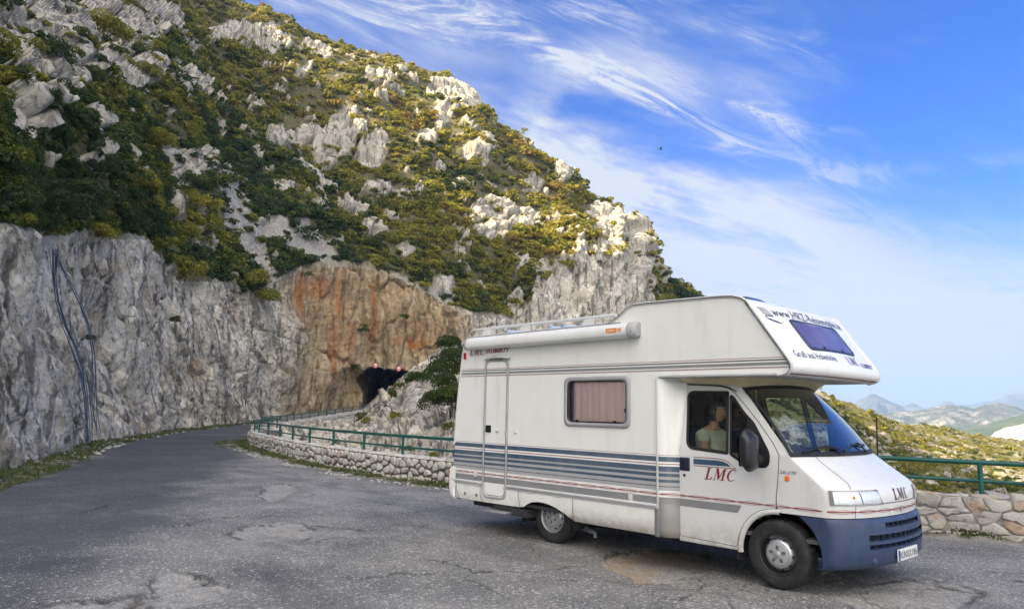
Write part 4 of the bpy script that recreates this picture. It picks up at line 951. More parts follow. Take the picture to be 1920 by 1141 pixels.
def glass_mat(name, tintc, refl=1.0, ior=1.5, rough=0.0):
    m = Mat(name); m.n.remove(m.b); t = m.node('ShaderNodeBsdfTransparent'); t.inputs[0].default_value = tintc + (1,)
    g = m.node('ShaderNodeBsdfGlossy'); g.inputs['Roughness'].default_value = rough; g.inputs[0].default_value = (refl, refl, refl, 1)
    f = m.node('ShaderNodeFresnel'); f.inputs[0].default_value = ior
    x = m.node('ShaderNodeMixShader'); m.l.new(f.outputs[0], x.inputs[0]); m.l.new(t.outputs[0], x.inputs[1]); m.l.new(g.outputs[0], x.inputs[2])
    m.l.new(x.outputs[0], [n for n in m.n if n.type == 'OUTPUT_MATERIAL'][0].inputs[0]); return m.m
M_glass = glass_mat('side_glass', (0.80, 0.86, 0.84))
M_wsglass = glass_mat('windscreen_glass', (0.72, 0.82, 0.82), 1.0, 2.1)
M_acryl = glass_mat('tinted_acrylic', (0.95, 0.92, 0.91), 1.0, 1.45, 0.01)
m = Mat('clear_lens'); m.col((0.82, 0.83, 0.84)); m.rough(0.14); m.b.inputs['Metallic'].default_value = 0.45; m.b.inputs['Coat Weight'].default_value = 1
m.bump(m.node('ShaderNodeTexWave').outputs['Fac'] if False else m.noise(m.map(m.pos(), (1, 60, 8)), 1.0, 2), 0.35, 0.01); M_lens = m.m
m = Mat('pink_curtain'); m.col(m.mix(m.noise(m.pos(), 40, 3), (0.84, 0.69, 0.66), (0.90, 0.78, 0.75))); m.rough(0.95); M_curt = m.m
m = Mat('violet_blind'); m.col((0.20, 0.20, 0.42)); m.rough(0.6); M_blind = m.m

# ---- living body -------------------------------------------------
OUT = [(-1.80, 0.43), (-1.88, 0.53), (-1.897, 0.80), (-1.867, 1.20), (-1.83, 1.75), (-1.778, 2.23), (-1.743, 2.52), (-1.715, 2.62), (-1.66, 2.70), (-1.58, 2.745), (-1.48, 2.757),
       (0.90, 2.772), (1.12, 2.79), (1.22, 2.85), (1.36, 2.945), (1.44, 2.975), (1.60, 2.982), (2.60, 2.966), (2.76, 2.955), (2.86, 2.928), (2.925, 2.885), (2.960, 2.835),
       (3.062, 2.691), (3.1645, 2.546), (3.26, 2.411), (3.355, 2.276), (3.392, 2.215), (3.392, 2.17), (3.37, 2.135), (3.32, 2.112), (3.25, 2.10)]
WINH = rpoly([(0.375, 1.545), (1.37, 1.55), (1.37, 2.105), (0.375, 2.105)], 0.07)
side_low = [(1.785, 2.10), (1.785, 0.68), (-1.885, 0.68)]
outl = OUT[2:] + side_low
fl = lambda y: (lambda x, z: (x, y, z))
mb = MB(); panel(mb, outl, [WINH], fl(0.0), 0.16); mb.build('side_wall', M_side, ROOT)
mb = MB(); panel(mb, outl, [], fl(WID), 0.3, flip=True); mb.build('side_wall', M_side, ROOT)
BOW = 0.075
def bowx(x, y): return x + BOW * max(0, 1 - ((y - YC) / YC) ** 2) * min(1, max(0, (x - 2.75) / 0.2))
def strip(P, name, mat, bow=True, ny=12, flip=False):
    G = [[(bowx(x, y) if bow else x, y, z) for y in np.linspace(0, WID, ny + 1)] for x, z in P]
    return MB().grid(G, 0, True, flip=not flip).build(name, mat, ROOT)
strip(OUT[:11], 'rear_wall', M_white)
strip(OUT[10:20], 'roof', M_white)
front = strip(OUT[19:], 'overcab_front', M_white, True, 24)
und = [(3.25, 2.10), (3.0, 2.098), (2.6, 2.097), (1.785, 2.097)]
M_under = plain('overcab_underside', (0.42, 0.41, 0.38), 0.5)
strip(und, 'overcab_underside', M_under, True, 12)
mb = MB(); mb.box((-1.80, 0.03, 0.43), (1.80, WID - 0.03, 0.47)); mb.build('floor', M_steel, ROOT)
mb = MB(); mb.box((-1.3, 0.45, 0.24), (2.68, WID - 0.45, 0.42)); mb.box((2.68, 0.6, 0.28), (3.7, WID - 0.6, 0.9)); mb.box((-1.75, 0.3, 0.30), (1.7, WID - 0.3, 0.43)); mb.box((-0.2, 0.3, 0.26), (0.2, WID - 0.3, 0.40)); mb.build('chassis', M_steel, ROOT)
# edge trim along both sides of the profile
mb = MB()
for y in (-0.002, WID + 0.002): mb.tube([(x, y, z) for x, z in OUT[3:]], 0.017, 8)
mb.build_each('edge_trim', M_trim, ROOT)
mb = MB()
mb.tube([(x - 0.004, -0.020, z) for x, z in OUT[5:22]], 0.004, 6); mb.tube([(x - 0.012, -0.018, z - 0.012) for x, z in OUT[20:]], 0.004, 6)
mb.build_each('edge_seal', M_gap, ROOT)
# skirts
SK = [(-1.785, 0.425), (-1.26, 0.417), (-0.448, 0.423), (-0.36, 0.44), (-0.30, 0.478), (-0.22, 0.51), (-0.10, 0.528), (0.05, 0.522), (0.20, 0.49), (0.35, 0.438), (0.507, 0.35), (0.9, 0.345), (1.76, 0.346), (1.785, 0.37), (1.785, 0.682), (-1.885, 0.682), (-1.89, 0.60)]
def skf(y0, sg):
    return lambda x, z: (x, y0 + sg * (-0.010 + 0.06 * max(0, (0.45 - z) / 0.12) ** 2 * (1 if z < 0.45 else 0)), z)
mb = MB(); panel(mb, SK, [], skf(0, 1), 0.07); mb.build('skirt', M_white, ROOT)
mb = MB(); panel(mb, [p for p in SK], [], skf(WID, -1), 0.2, flip=True); mb.build('skirt', M_white, ROOT)
mb = MB()
for a in ([(-0.475, 0.68), (-0.475, 0.56), (-0.44, 0.43)], [(0.505, 0.66), (0.505, 0.50), (0.515, 0.36)], [(-1.255, 0.66), (-1.25, 0.50), (-1.20, 0.42)], [(-1.79, 0.66), (-1.79, 0.55), (-1.72, 0.425)]):
    ring(mb, a, lambda x, z, o: (x, -0.0125, z), 0.008, 0, False)
mb.build_each('panel_gap', M_gap, ROOT)
# wheel arch liner rear
mb = MB(); mb.grid([[(0.46 * math.cos(t), y, 0.28 + 0.27 * math.sin(t)) for y in (0.05, 0.5)] for t in np.linspace(-0.2, PI + 0.2, 14)]); mb.build_each('wheel_arch', M_steel, ROOT)
# aluminium rail
mb = MB()
for a, b in ((-1.885, -1.225), (-0.70, 1.77)):
    mb.box((a, -0.030, 0.664), (b, -0.001, 0.690), 0, 0.006); mb.box((a, -0.024, 0.638), (b, -0.002, 0.662), 1, 0.004)
mb.build('lower_rail', [M_trim, M_greyp], ROOT)
mb = MB()
mb.box((-1.395, -0.022, 0.745), (-1.345, -0.002, 0.815), 0, 0.004); mb.box((1.375, -0.022, 0.685), (1.425, -0.002, 0.765), 0, 0.004)
for x in (-1.55, -1.38, -0.30, 0.20): mb.box((x, -0.024, 0.628), (x + 0.09, -0.010, 0.642), 0, 0.003)
mb.build_each('bracket', M_trim, ROOT)
mb = MB()
for x in (-1.60, -1.35): mb.box((x, -0.020, 0.478), (x + 0.045, -0.008, 0.522), 0, 0.004); mb.box((x + 0.012, -0.024, 0.488), (x + 0.032, -0.019, 0.512), 1)
mb.build('hatch_lock', [M_greyp, M_black], ROOT)
# rear bumper corner with tail light
mb = MB()
prof = [(-1.80, 0.40), (-1.90, 0.44), (-1.945, 0.55), (-1.955, 0.70), (-1.945, 0.82), (-1.91, 0.862)]
mb.grid([[(x, -0.02 + 0.02 * abs(z - 0.6), z), (x + 0.05, -0.03, z + 0.003), (-1.80 + 0.015 * (0.62 - z), -0.022, z)] for x, z in prof], 0, True, flip=True)
mb.grid([[(x, y, z) for y in np.linspace(-0.02, WID + 0.02, 6)] for x, z in prof], 0, True, flip=True)
mb.build('rear_bumper', M_cream if False else M_white, ROOT)
MB().box((-1.975, -0.018, 0.60), (-1.93, 0.10, 0.80), 0, 0.01).build('tail_light', M_redlens, ROOT)
MB().box((-1.70, -0.022, 2.44), (-1.655, -0.002, 2.535), 0, 0.006).build('side_marker', M_redlens, ROOT)
# vertical joint profile
MB().box((1.770, -0.020, 0.64), (1.790, 0.0, 2.105), 0, 0.004).build('joint_profile', M_trim, ROOT)
MB().box((1.80, -0.018, 2.108), (3.24, 0.004, 2.135), 0, 0.005).build('overcab_rail', M_trim, ROOT)
# side window: frame, pane, curtain
w = MB(); P = WINH
for wd, o, mi in ((0.075, -0.012, 0),): pass
G = []
for (d, y) in ((0.030, -0.004), (0.026, -0.020), (0.004, -0.026), (-0.020, -0.022), (-0.026, -0.004), (-0.026, 0.03)):
    cx, cz = 0.8725, 1.826; hw, hh = 0.4975 + d, 0.28 + d
    G.append([(cx + s_[0], y, cz + s_[1]) for s_ in rpoly([(-hw, -hh), (hw, -hh), (hw, hh), (-hw, hh)], 0.085)])
w.grid(G, 0, True, closed=True)
win = w.build('window', M_greyp, ROOT)
mb = MB(); panel(mb, rpoly([(0.395, 1.565), (1.35, 1.57), (1.35, 2.087), (0.395, 2.087)], 0.06), [], lambda x, z: (x, -0.015 - 0.006 * (1 - ((x - 0.87) / 0.48) ** 2), z), 0.1); mb.build('pane', M_acryl, win)
mb = MB(); ring(mb, rpoly([(0.402, 1.572), (1.343, 1.577), (1.343, 2.080), (0.402, 2.080)], 0.055), lambda x, z, o: (x, -0.0165, z), 0.020); mb.build('pane_border', M_black, win)
mb = MB(); xs = np.linspace(0.475, 1.36, 120); mb.grid([[(x, 0.020 + 0.016 * math.sin(x * 58 + 1.2 * math.sin(x * 9)) * (0.6 + 0.4 * (2.1 - z) / 0.55), z) for x in xs] for z in np.linspace(1.53, 2.10, 6)]); mb.build('curtain', M_curt, win)
mb = MB(); mb.grid([[(x, 0.10 + 0.012 * math.sin(x * 60), z) for x in np.linspace(0.3, 0.47, 14)] for z in (1.5, 2.12)]); mb.build('curtain', M_blind, win)
mb = MB(); mb.box((0.55, -0.03, 1.575), (0.60, -0.018, 1.60), 0, 0.004); mb.box((1.15, -0.03, 1.575), (1.20, -0.018, 1.60), 0, 0.004); mb.box((1.325, -0.03, 1.70), (1.343, -0.018, 1.75), 0, 0.004); mb.build_each('latch', M_black, win)
MB().box((-1.7, 0.35, 0.5), (1.5, WID - 0.1, 2.5)).build('interior', M_int, ROOT) if False else None
# entrance door
DO = rpoly([(-1.195, 0.50), (-0.725, 0.50), (-0.725, 2.405), (-1.195, 2.405)], [0.10, 0.10, 0.11, 0.11], 8)
mb = MB(); panel(mb, DO, [], lambda x, z: (x, -0.014, z), 0.2); door = mb.build('entrance_door', M_side, ROOT)
mb = MB(); mb.tube([(x, -0.016, z) for x, z in DO], 0.015, 8, closed=True); mb.build('door_frame', M_greyp, door)
mb = MB(); ring(mb, rpoly([(-1.172, 0.525), (-0.748, 0.525), (-0.748, 2.38), (-1.172, 2.38)], 0.09, 8), lambda x, z, o: (x, -0.0155, z), 0.006); mb.build_each('panel_gap', M_gap, door)
MB().box((-1.155, -0.03, 1.385), (-1.05, -0.010, 1.485), 0, 0.012).build('handle', M_black, door)
mb = MB(); mb.lathe([(0, 0.012), (0.022, 0.010), (0.026, 0), (0.026, -0.01)], (-0.925, -0.014, 1.41), (0, -1, 0), 16); mb.box((-0.95, -0.028, 1.403), (-0.88, -0.016, 1.417), 0, 0.004); mb.build('lock', M_trim, door)
mb = MB(); mb.lathe([(0, 0.012), (0.022, 0.010), (0.028, 0), (0.028, -0.01)], (-0.56, -0.002, 1.41), (0, -1, 0), 16); mb.lathe([(0, 0.02), (0.012, 0.019), (0.012, 0.0)], (-0.56, -0.006, 1.40), (0, -1, 0), 10); mb.build('key_lock', M_trim, ROOT)
mb = MB(); mb.tube([(-0.735, -0.03, z) for z in (0.62, 0.66)], 0.012, 8); mb.tube([(-0.735, -0.03, z) for z in (1.36, 1.41)], 0.012, 8); mb.tube([(-0.735, -0.03, z) for z in (2.2, 2.25)], 0.012, 8); mb.build_each('hinge', M_greyp, door)
mb = MB(); xs = np.linspace(-1.21, -0.69, 18)
mb.grid([[(x, -0.055 * k, 2.425 + 0.06 * max(0, 1 - ((x + 0.95) / 0.27) ** 2) * (1 - 0.25 * k) - 0.012 * k) for x in xs] for k in (0.05, 0.6, 1.0)]); mb.grid([[(x, -0.055, 2.413 + 0.045 * max(0, 1 - ((x + 0.95) / 0.27) ** 2)) for x in xs], [(x, -0.055, 2.405 + 0.02 * max(0, 1 - ((x + 0.95) / 0.27) ** 2)) for x in xs], [(x, -0.0, 2.41) for x in xs]])
for x in (-1.05, -0.95, -0.85): mb.box((x - 0.03, -0.05, 2.408), (x + 0.03, -0.01, 2.416), 1)
mb.build('porch_lamp', [M_trim, M_black], ROOT)
# step
st = MB(); st.box((-1.03, -0.16, 0.325), (-0.58, 0.06, 0.345), 0, 0.005); stp = st.build('folding_step', M_alu, ROOT)
mb = MB(); mb.box((-0.995, 0.02, 0.36), (-0.60, 0.30, 0.41), 0, 0.005); mb.box((-0.60, -0.02, 0.30), (-0.30, 0.3, 0.40)); mb.build('step_bracket', M_steel, stp)
# awning cassette
prof = [(-0.005, 2.565), (-0.085, 2.562), (-0.120, 2.575), (-0.135, 2.615), (-0.133, 2.665), (-0.115, 2.712), (-0.075, 2.742), (-0.005, 2.748)]
mb = MB(); mb.grid([[(x, y, z + 0.006 * (x + 1.45)) for y, z in prof] for x in np.linspace(-1.53, 1.44, 4)], 0, True, flip=True)
aw = mb.build('awning', stripe_mat('awning_white', [], (0.80, 0.80, 0.79)), ROOT)
def endcap(x0, x1, dz):
    e = MB(); pr = [(y * 1.06 - 0.002, z + (0.004 if z > 2.65 else -0.004) + dz) for y, z in prof]; sl = [(y * 0.72, 2.655 + dz + (z - 2.655 - dz) * 0.80) for y, z in pr]
    G = [[(x0, y, z) for y, z in pr], [(x0 * 0.25 + x1 * 0.75, y, z) for y, z in pr], [(x1, y, z) for y, z in sl]]
    e.grid(G, 0, True, flip=x1 > x0); e.add(G[2], [tuple(range(len(pr)))], 0); return e
endcap(1.44, 1.55, 0.018).build('end_cap', M_greyp, aw)
endcap(-1.53, -1.56, 0.0).build('end_cap', M_trim, aw)
mb = MB(); mb.lathe([(0.0, 0.016), (0.016, 0.016), (0.024, 0.012), (0.030, 0.0)], (1.50, -0.128, 2.645), (0.25, -1, 0), 20); mb.lathe([(0.0, 0.018), (0.010, 0.018), (0.010, 0.01)], (1.50, -0.128, 2.645), (0.25, -1, 0), 12, 1); mb.build('crank_eye', [M_trim, M_black], aw)
mb = MB(); mb.box((1.13, -0.1385, 2.645), (1.29, -0.134, 2.700), 0); mb.box((1.295, -0.1385, 2.645), (1.375, -0.134, 2.700), 1)
mb.box((1.15, -0.1395, 2.665), (1.27, -0.138, 2.680), 2); mb.box((1.31, -0.1395, 2.66), (1.33, -0.138, 2.69), 0); mb.box((1.34, -0.1395, 2.66), (1.36, -0.138, 2.69), 0)
mb.build('sticker', [plain('orange_sticker', (0.80, 0.28, 0.06), 0.4), plain('cream_sticker', (0.72, 0.66, 0.45), 0.4), plain('pale_mark', (0.80, 0.62, 0.45), 0.4)], aw)
mb = MB(); mb.grid([[(x, -0.137 + 0.0 * x, z + 0.006 * (x + 1.45)) for x in (-1.53, 1.44)] for z in (2.588, 2.592)]); mb.tube([(-1.5, -0.075, 2.750), (1.30, -0.070, 2.770)], 0.008, 6); mb.build('lead_rail_gap', M_greyp, aw)
# roof rack
rk = MB()
for y in (0.16, WID - 0.16): rk.tube([(-1.66, y, 2.885), (-1.0, y, 2.895), (1.05, y, 2.905)], 0.022, 10)
rk.build_each('rack_rail', M_trim, ROOT); rk = ROOT
mb = MB()
for y in (0.16, WID - 0.16):
    for x in (-1.42, -0.60, 0.56):
        mb.add([(x - 0.07, y - 0.03, 2.765), (x + 0.09, y - 0.03, 2.765), (x + 0.09, y + 0.03, 2.765), (x - 0.07, y + 0.03, 2.765), (x - 0.01, y - 0.02, 2.89), (x + 0.14, y - 0.02, 2.89), (x + 0.14, y + 0.02, 2.89), (x - 0.01, y + 0.02, 2.89)], [(0, 1, 5, 4), (1, 2, 6, 5), (2, 3, 7, 6), (3, 0, 4, 7), (4, 5, 6, 7)])
mb.build_each('rack_foot', M_trim, rk)
mb = MB()
for x, a in ((-1.0, 0.10), (-0.15, 0.25), (0.10, 0.25), (0.42, 0.2)): mb.tube([(x, 0.2, 2.83), (x + a, WID - 0.2, 2.85)], 0.03, 8)
mb.box((-1.05, 0.5, 2.77), (-0.45, 1.1, 2.86), 1, 0.02); mb.box((0.0, 0.6, 2.77), (0.5, 1.2, 2.87), 1, 0.02)
mb.build_each('cross_bar', [plain('blue_grey_bar', (0.42, 0.50, 0.62), 0.4), plain('skylight_blue', (0.22, 0.30, 0.42), 0.2)], rk)
# roof hatch on the overcab
mb = MB(); hx0, hx1, hy0, hy1 = 2.12, 2.70, 0.42, 1.0
mb.grid([[(hx0 + (hx1 - hx0) * u, hy0 + (hy1 - hy0) * v, 2.970 + 0.075 * (1 - (2 * u - 1) ** 6) * (1 - (2 * v - 1) ** 6)) for v in np.linspace(0, 1, 9)] for u in np.linspace(0, 1, 9)], 0, True)
mb.build('roof_hatch', plain('smoked_hatch', (0.045, 0.06, 0.08), 0.15), ROOT)

# ---- overcab front window and lettering --------------------------
SB = (3.355, 2.276); SE = (-0.577, 0.817); SN = (0.817, 0.577)
def af(y, v, off=0.0):
    x, z = SB[0] + SE[0] * v + SN[0] * off, SB[1] + SE[1] * v + SN[1] * off
    return (x + BOW * max(0, 1 - ((y - YC) / YC) ** 2), y, z)
fw_ = MB(); G = []
for d, o in ((0.022, 0.001), (0.018, 0.014), (-0.004, 0.016), (-0.010, 0.006)):
    G.append([af(p[0], p[1], o) for p in rpoly([(0.585 - d, 0.165 - d), (1.715 + d, 0.165 - d), (1.715 + d, 0.545 + d), (0.585 - d, 0.545 + d)], 0.075)])
fwin = fw_.grid(G, 0, True, closed=True).build('overcab_window', plain('blue_black_frame', (0.03, 0.035, 0.09), 0.35), ROOT)
mb = MB(); panel(mb, rpoly([(0.60, 0.18), (1.70, 0.18), (1.70, 0.53), (0.60, 0.53)], 0.065), [], lambda x, z: af(x, z, 0.010), 0.1)
mv = Mat('violet_window'); mv.col(mv.mix(mv.ramp(mv.noise(mv.pos(), 3, 3), 0.3, 0.7), (0.11, 0.085, 0.20), (0.15, 0.13, 0.26))); mv.rough(0.16); mv.b.inputs['Specular IOR Level'].default_value = 0.4
mb.build('pane', mv.m, fwin)
mb = MB()
for y in (0.90, 1.38): panel(mb, [(y, 0.185), (y + 0.05, 0.185), (y + 0.05, 0.21), (y, 0.21)], [], lambda x, z: af(x, z, 0.016), 0.1)
mb.build_each('latch', M_black, fwin)
def text2d(s, shear=0.0, bold=0.0, space=1.0):
    c = bpy.data.curves.new('lettering', 'FONT'); c.body = s; c.shear = shear; c.offset = bold; c.space_character = space; c.fill_mode = 'FRONT'; c.resolution_u = 3
    o = bpy.data.objects.new('lettering', c); COL.objects.link(o); dg = bpy.context.evaluated_depsgraph_get(); me = bpy.data.meshes.new_from_object(o.evaluated_get(dg))
    V = np.array([v.co[:2] for v in me.vertices]); F = [tuple(p.vertices) for p in me.polygons]
    bpy.data.objects.remove(o); bpy.data.meshes.remove(me); V = V - V.min(0); V = V / V.max(0); return V, F
def serif(letter):
    if letter == 'L': return [(0, 0), (0.62, 0), (0.66, 0.28), (0.60, 0.28), (0.52, 0.07), (0.29, 0.07), (0.29, 0.94), (0.40, 0.96), (0.40, 1), (0, 1), (0, 0.96), (0.11, 0.94), (0.11, 0.06), (0, 0.04)], 0.66
    if letter == 'M': return [(0, 0), (0.24, 0), (0.24, 0.04), (0.15, 0.06), (0.15, 0.80), (0.42, 0), (0.46, 0), (0.74, 0.80), (0.74, 0.06), (0.64, 0.04), (0.64, 0), (1.02, 0), (1.02, 0.04), (0.91, 0.06), (0.91, 0.94), (1.02, 0.96), (1.02, 1), (0.74, 1), (0.51, 0.34), (0.29, 1), (0, 1), (0, 0.96), (0.10, 0.94), (0.10, 0.06), (0, 0.04)], 1.02
    a = [(0.40 + 0.40 * math.cos(t), 0.5 + 0.5 * math.sin(t)) for t in np.linspace(0.75, 2 * PI - 0.75, 22)]; b = [(0.44 + 0.27 * math.cos(t), 0.5 + 0.44 * math.sin(t)) for t in np.linspace(2 * PI - 0.85, 0.85, 22)]
    return [(0.72, 0.98), (0.68, 0.98)] + a + [(0.70, 0.08)] + b, 0.75
def lmc(mb, f, w, h, shear=0.0, mi=0):
    tot = 0.66 + 1.02 + 0.75 + 0.24; x = 0
    for ch in 'LMC':
        P, adv = serif(ch); panel(mb, [((x + p[0]) / tot * w + shear * p[1] * h, p[1] * h) for p in P], [], f, 0.5, mi); x += adv + 0.12
def put(mb, s, f, w, h, shear=0.0, bold=0.0, mi=0, space=1.0):
    V, F = text2d(s, 0, bold, space); mb.add([f(v[0] * w + shear * v[1] * h, v[1] * h) for v in V], F, mi)
mb = MB(); put(mb, 'www.HRZ-Reisemobile.de', lambda u, v: af(0.33 + u, 0.585 + v, 0.0035), 1.78, 0.115, 0, 0.0, 0, 1.05)
LM = [plain('violet_black_letters', (0.03, 0.025, 0.075), 0.4), M_purp, M_greyS]; mb.build('lettering', LM, front); mb = MB(); put(mb, 'Gruß aus Hohenlohe', lambda u, v: af(0.17 + u, 0.025 + v, 0.0035), 0.86, 0.085, 0, -0.004)
mb.build('lettering', LM, front); mb = MB(); lmc(mb, lambda u, v: af(1.33 + u, 0.005 + v * 1.0, 0.0035), 0.32, 0.115, 0.0, 1)
mb.build('lettering', LM, front); mb = MB(); put(mb, 'LIBERTY', lambda u, v: af(1.76 + u, -0.012 + v, 0.0035), 0.37, 0.062, 0, 0.02, 1)
for k in range(3): panel(mb, [(1.69 + 0.018 * k, -0.012), (1.70 + 0.018 * k, -0.012), (1.70 + 0.018 * k, 0.05), (1.69 + 0.018 * k, 0.05)], [], lambda x, z: af(x, z, 0.0035), 0.5, 2)
mb.build('lettering', LM, front)
mb = MB()
for k, (a, b, s0, s1) in enumerate(((0.66, 0.685, 0.10, 0.26), (0.625, 0.655, 0.12, 0.30), (0.59, 0.615, 0.13, 0.32))): panel(mb, [(s0 + 0.01, a), (s1, a), (s1 - 0.03, b), (s0, b)], [], lambda x, z: af(x, z, 0.0035), 0.3, 0 if k < 2 else 2)
ring(mb, [(0.30, 0.575), (0.17, 0.572), (0.145, 0.55), (0.18, 0.520), (0.26, 0.498), (0.38, 0.482)], lambda x, z, o: af(x, z, 0.0035), 0.016, 1, False); ring(mb, [(0.18, 0.522), (0.26, 0.503), (0.32, 0.492)], lambda x, z, o: af(x, z, 0.004), 0.024, 1, False)
mb.build('emblem', [M_lgreyS, M_purp, plain('rose_grey_mark', (0.42, 0.36, 0.36), 0.4)], front)
mb = MB(); mb.grid([[(bowx(3.36, y) + 0.001, y, 2.121), (bowx(3.335, y) + 0.001, y, 2.1145)] for y in np.linspace(0.01, WID - 0.01, 24)]); mb.build('pinstripe', M_red, front)
mb = MB(); lmc(mb, lambda u, v: (-1.585 + u, -0.003, 2.485 + v), 0.32, 0.115, 0.28); 
for k in range(3):
    x0 = -1.215 + 0.03 * k; panel(mb, [(x0, 2.505), (x0 + 0.014, 2.505), (x0 + 0.032, 2.565), (x0 + 0.018, 2.565)], [], fl(-0.003), 0.5)
put(mb, 'LIBERTY', lambda u, v: (-1.115 + u, -0.003, 2.508 + v), 0.385, 0.062, 0.30, 0.03)
mb.build('lettering', M_red, ROOT)

# ---- fairing between body and cab --------------------------------
def fair(u, z):
    t = u; b = 1.0
    return (1.788 + 0.215 * t, (0.10 + 0.246 * max(0.0, z - 1.30)) * (0.5 - 0.5 * math.cos(PI * t)) - (0.03 * math.sin(PI * t) * max(0, min(1, (0.72 - z) / 0.12))) - 0.004 + 0.05 * max(0, (0.42 - z) / 0.09) ** 2 * (z < 0.42), z)
mb = MB(); mb.grid([[fair(u, z) for u in np.linspace(0, 1, 12)] for z in [0.335, 0.35, 0.38, 0.42, 0.50, 0.58, 0.66, 0.689, 0.70, 0.76, 0.85, 1.0, 1.3, 1.7, 2.098]]); mb.build('fairing', M_fair, ROOT)
mb = MB(); mb.grid([[(x, WID - y, z) for x, y, z in r][::-1] for r in [[fair(u, z) for u in np.linspace(0, 1, 6)] for z in (0.35, 0.7, 1.3, 2.098)]]); mb.build('fairing', M_fair, ROOT)
mb = MB(); mb.box((1.735, -0.016, 0.335), (1.80, 0.02, 0.66), 0, 0.014); mb.build('fairing_foot', plain('worn_silver', SILV, 0.4, 0.3), ROOT)

# ---- cab ---------------------------------------------------------
ZL = np.array([0.74, 0.80, 0.88, 0.95, 0.99, 1.02, 1.06, 1.12, 1.20, 1.27, 1.305]); XL = np.array([3.955, 3.962, 3.966, 3.960, 3.945, 3.922, 3.868, 3.778, 3.660, 3.558, 3.505])
def xc_(z): return float(pchip(np.array([z]), ZL, XL)[0])
def plan(z, dy, xc=None, K=None):
    xc = xc_(z) if xc is None else xc; K = float(np.interp(z, [0.95, 1.3], [0.16, 0.03])) if K is None else K
    a = min(1.0, abs(dy) / 1.02); return xc - 0.19 * dy * dy - K * (1 - math.sqrt(max(0, 1 - a ** 6)))
DYS = np.concatenate([-1.02 * np.sin(np.linspace(PI / 2, 0, 26))[:-1], 1.02 * np.sin(np.linspace(0, PI / 2, 26))])
def hull_row(z, x0=3.14, xc=None, K=None, yin=0.0):
    r = [(plan(z, d, xc, K), YC + d * (1 - yin), z) for d in DYS]
    a = [(x0 + (r[0][0] - x0) * t, r[0][1], z) for t in (0, 0.25, 0.5, 0.75)] if r[0][0] > x0 + 0.005 else [r[0]] * 4
    b = [(p[0], r[-1][1], z) for p in a[::-1]]; return a + r + b
zl = np.concatenate([np.linspace(0.745, 0.99, 9), np.linspace(1.01, 1.305, 16)])
mb = MB(); mb.grid([hull_row(z, float(np.interp(z, [0.74, 0.90, 1.05, 1.163, 1.305], [3.14, 3.14, 3.160, 3.170, 3.181]))) for z in zl], 0, True); bonnet = mb.build('bonnet', M_cab, ROOT)
def on_hull(z, dy, off=0.004):
    p = Vector((plan(z, dy), YC + dy, z)); e = 0.004
    ty = Vector((plan(z, min(1.02, dy + e)) - plan(z, max(-1.02, dy - e)), min(1.02, dy + e) - max(-1.02, dy - e), 0)); tz = Vector((plan(z + e, dy) - plan(z - e, dy), 0, 2 * e))
    n = ty.cross(tz).normalized(); n = n if n.x > 0 or n.z > 0 else -n
    return tuple(p + n * off)
# bonnet seams, lower edge
mb = MB()
seam = [(1.300, -0.72), (1.26, -0.74), (1.20, -0.745), (1.12, -0.75), (1.06, -0.76), (1.03, -0.79), (1.012, -0.81)]
for sg in (1, -1):
    mb.grid([[on_hull(z, sg * (dy - 0.004), 0.0015), on_hull(z, sg * (dy + 0.004), 0.0015)] for z, dy in seam], 0, False)
mb.grid([[on_hull(0.868, dy, 0.0015), on_hull(0.876, dy, 0.0015)] for dy in np.linspace(-0.42, 0.42, 30)], 0, False)
mb.grid([[(3.142, 0.0975, z), (3.149, 0.0975, z)] for z in (0.75, 0.80)], 0, False)
mb.grid([[on_hull(z, -0.80, 0.0015), on_hull(z, -0.794, 0.0015)] for z in (0.745, 0.86)], 0, False)
mb.build_each('panel_gap', M_gap, bonnet)
# headlights
def hl_pt(u, v, sg, off):
    """u 0 at the outer end on the wing, 1 at the inner end; v 0 bottom, 1 top"""
    z = 0.868 + 0.128 * v; ue = u * (1 - 0.10 * v)
    dy = -1.0 + ue * 0.58
    p = on_hull(z, sg * dy, off); return p
for sg in (1, -1):
    mb = MB(); mb.grid([[hl_pt(u, v, sg, 0.006) for u in np.linspace(0, 1, 30)] for v in (-0.04, 0, 0.5, 1, 1.05)], 0, True); h = mb.build('headlight', M_greyp, ROOT)
    mb = MB(); mb.grid([[hl_pt(u, v, sg, 0.011) for u in np.linspace(0.035, 0.47, 14)] for v in (0.08, 0.35, 0.65, 0.92)], 0, True); mb.build('indicator_lens', M_lens, h)
    mb = MB(); mb.grid([[hl_pt(u, v, sg, 0.011) for u in np.linspace(0.50, 0.96, 14)] for v in (0.08, 0.35, 0.65, 0.92)], 0, True); mb.build('lens', M_lens, h)
    mb = MB(); c = Vector(hl_pt(0.33, 0.55, sg, 0.012)); mb.lathe([(0, 0.005), (0.012, 0.004), (0.018, 0)], c, (0.75, -sg * 0.6, 0.1), 12); mb.build('bulb', plain('amber_bulb', (0.55, 0.22, 0.06), 0.3), h)
    mb = MB(); ring(mb, [(0.018, 0.0), (0.985, 0.0), (0.985, 1.0), (0.018, 1.0)], lambda u, v, o: hl_pt(min(1, max(0, u)), v, sg, 0.013), 0.05); mb.build('lens_frame', M_black if False else plain('dark_lens_edge', (0.16, 0.16, 0.17), 0.3), h)
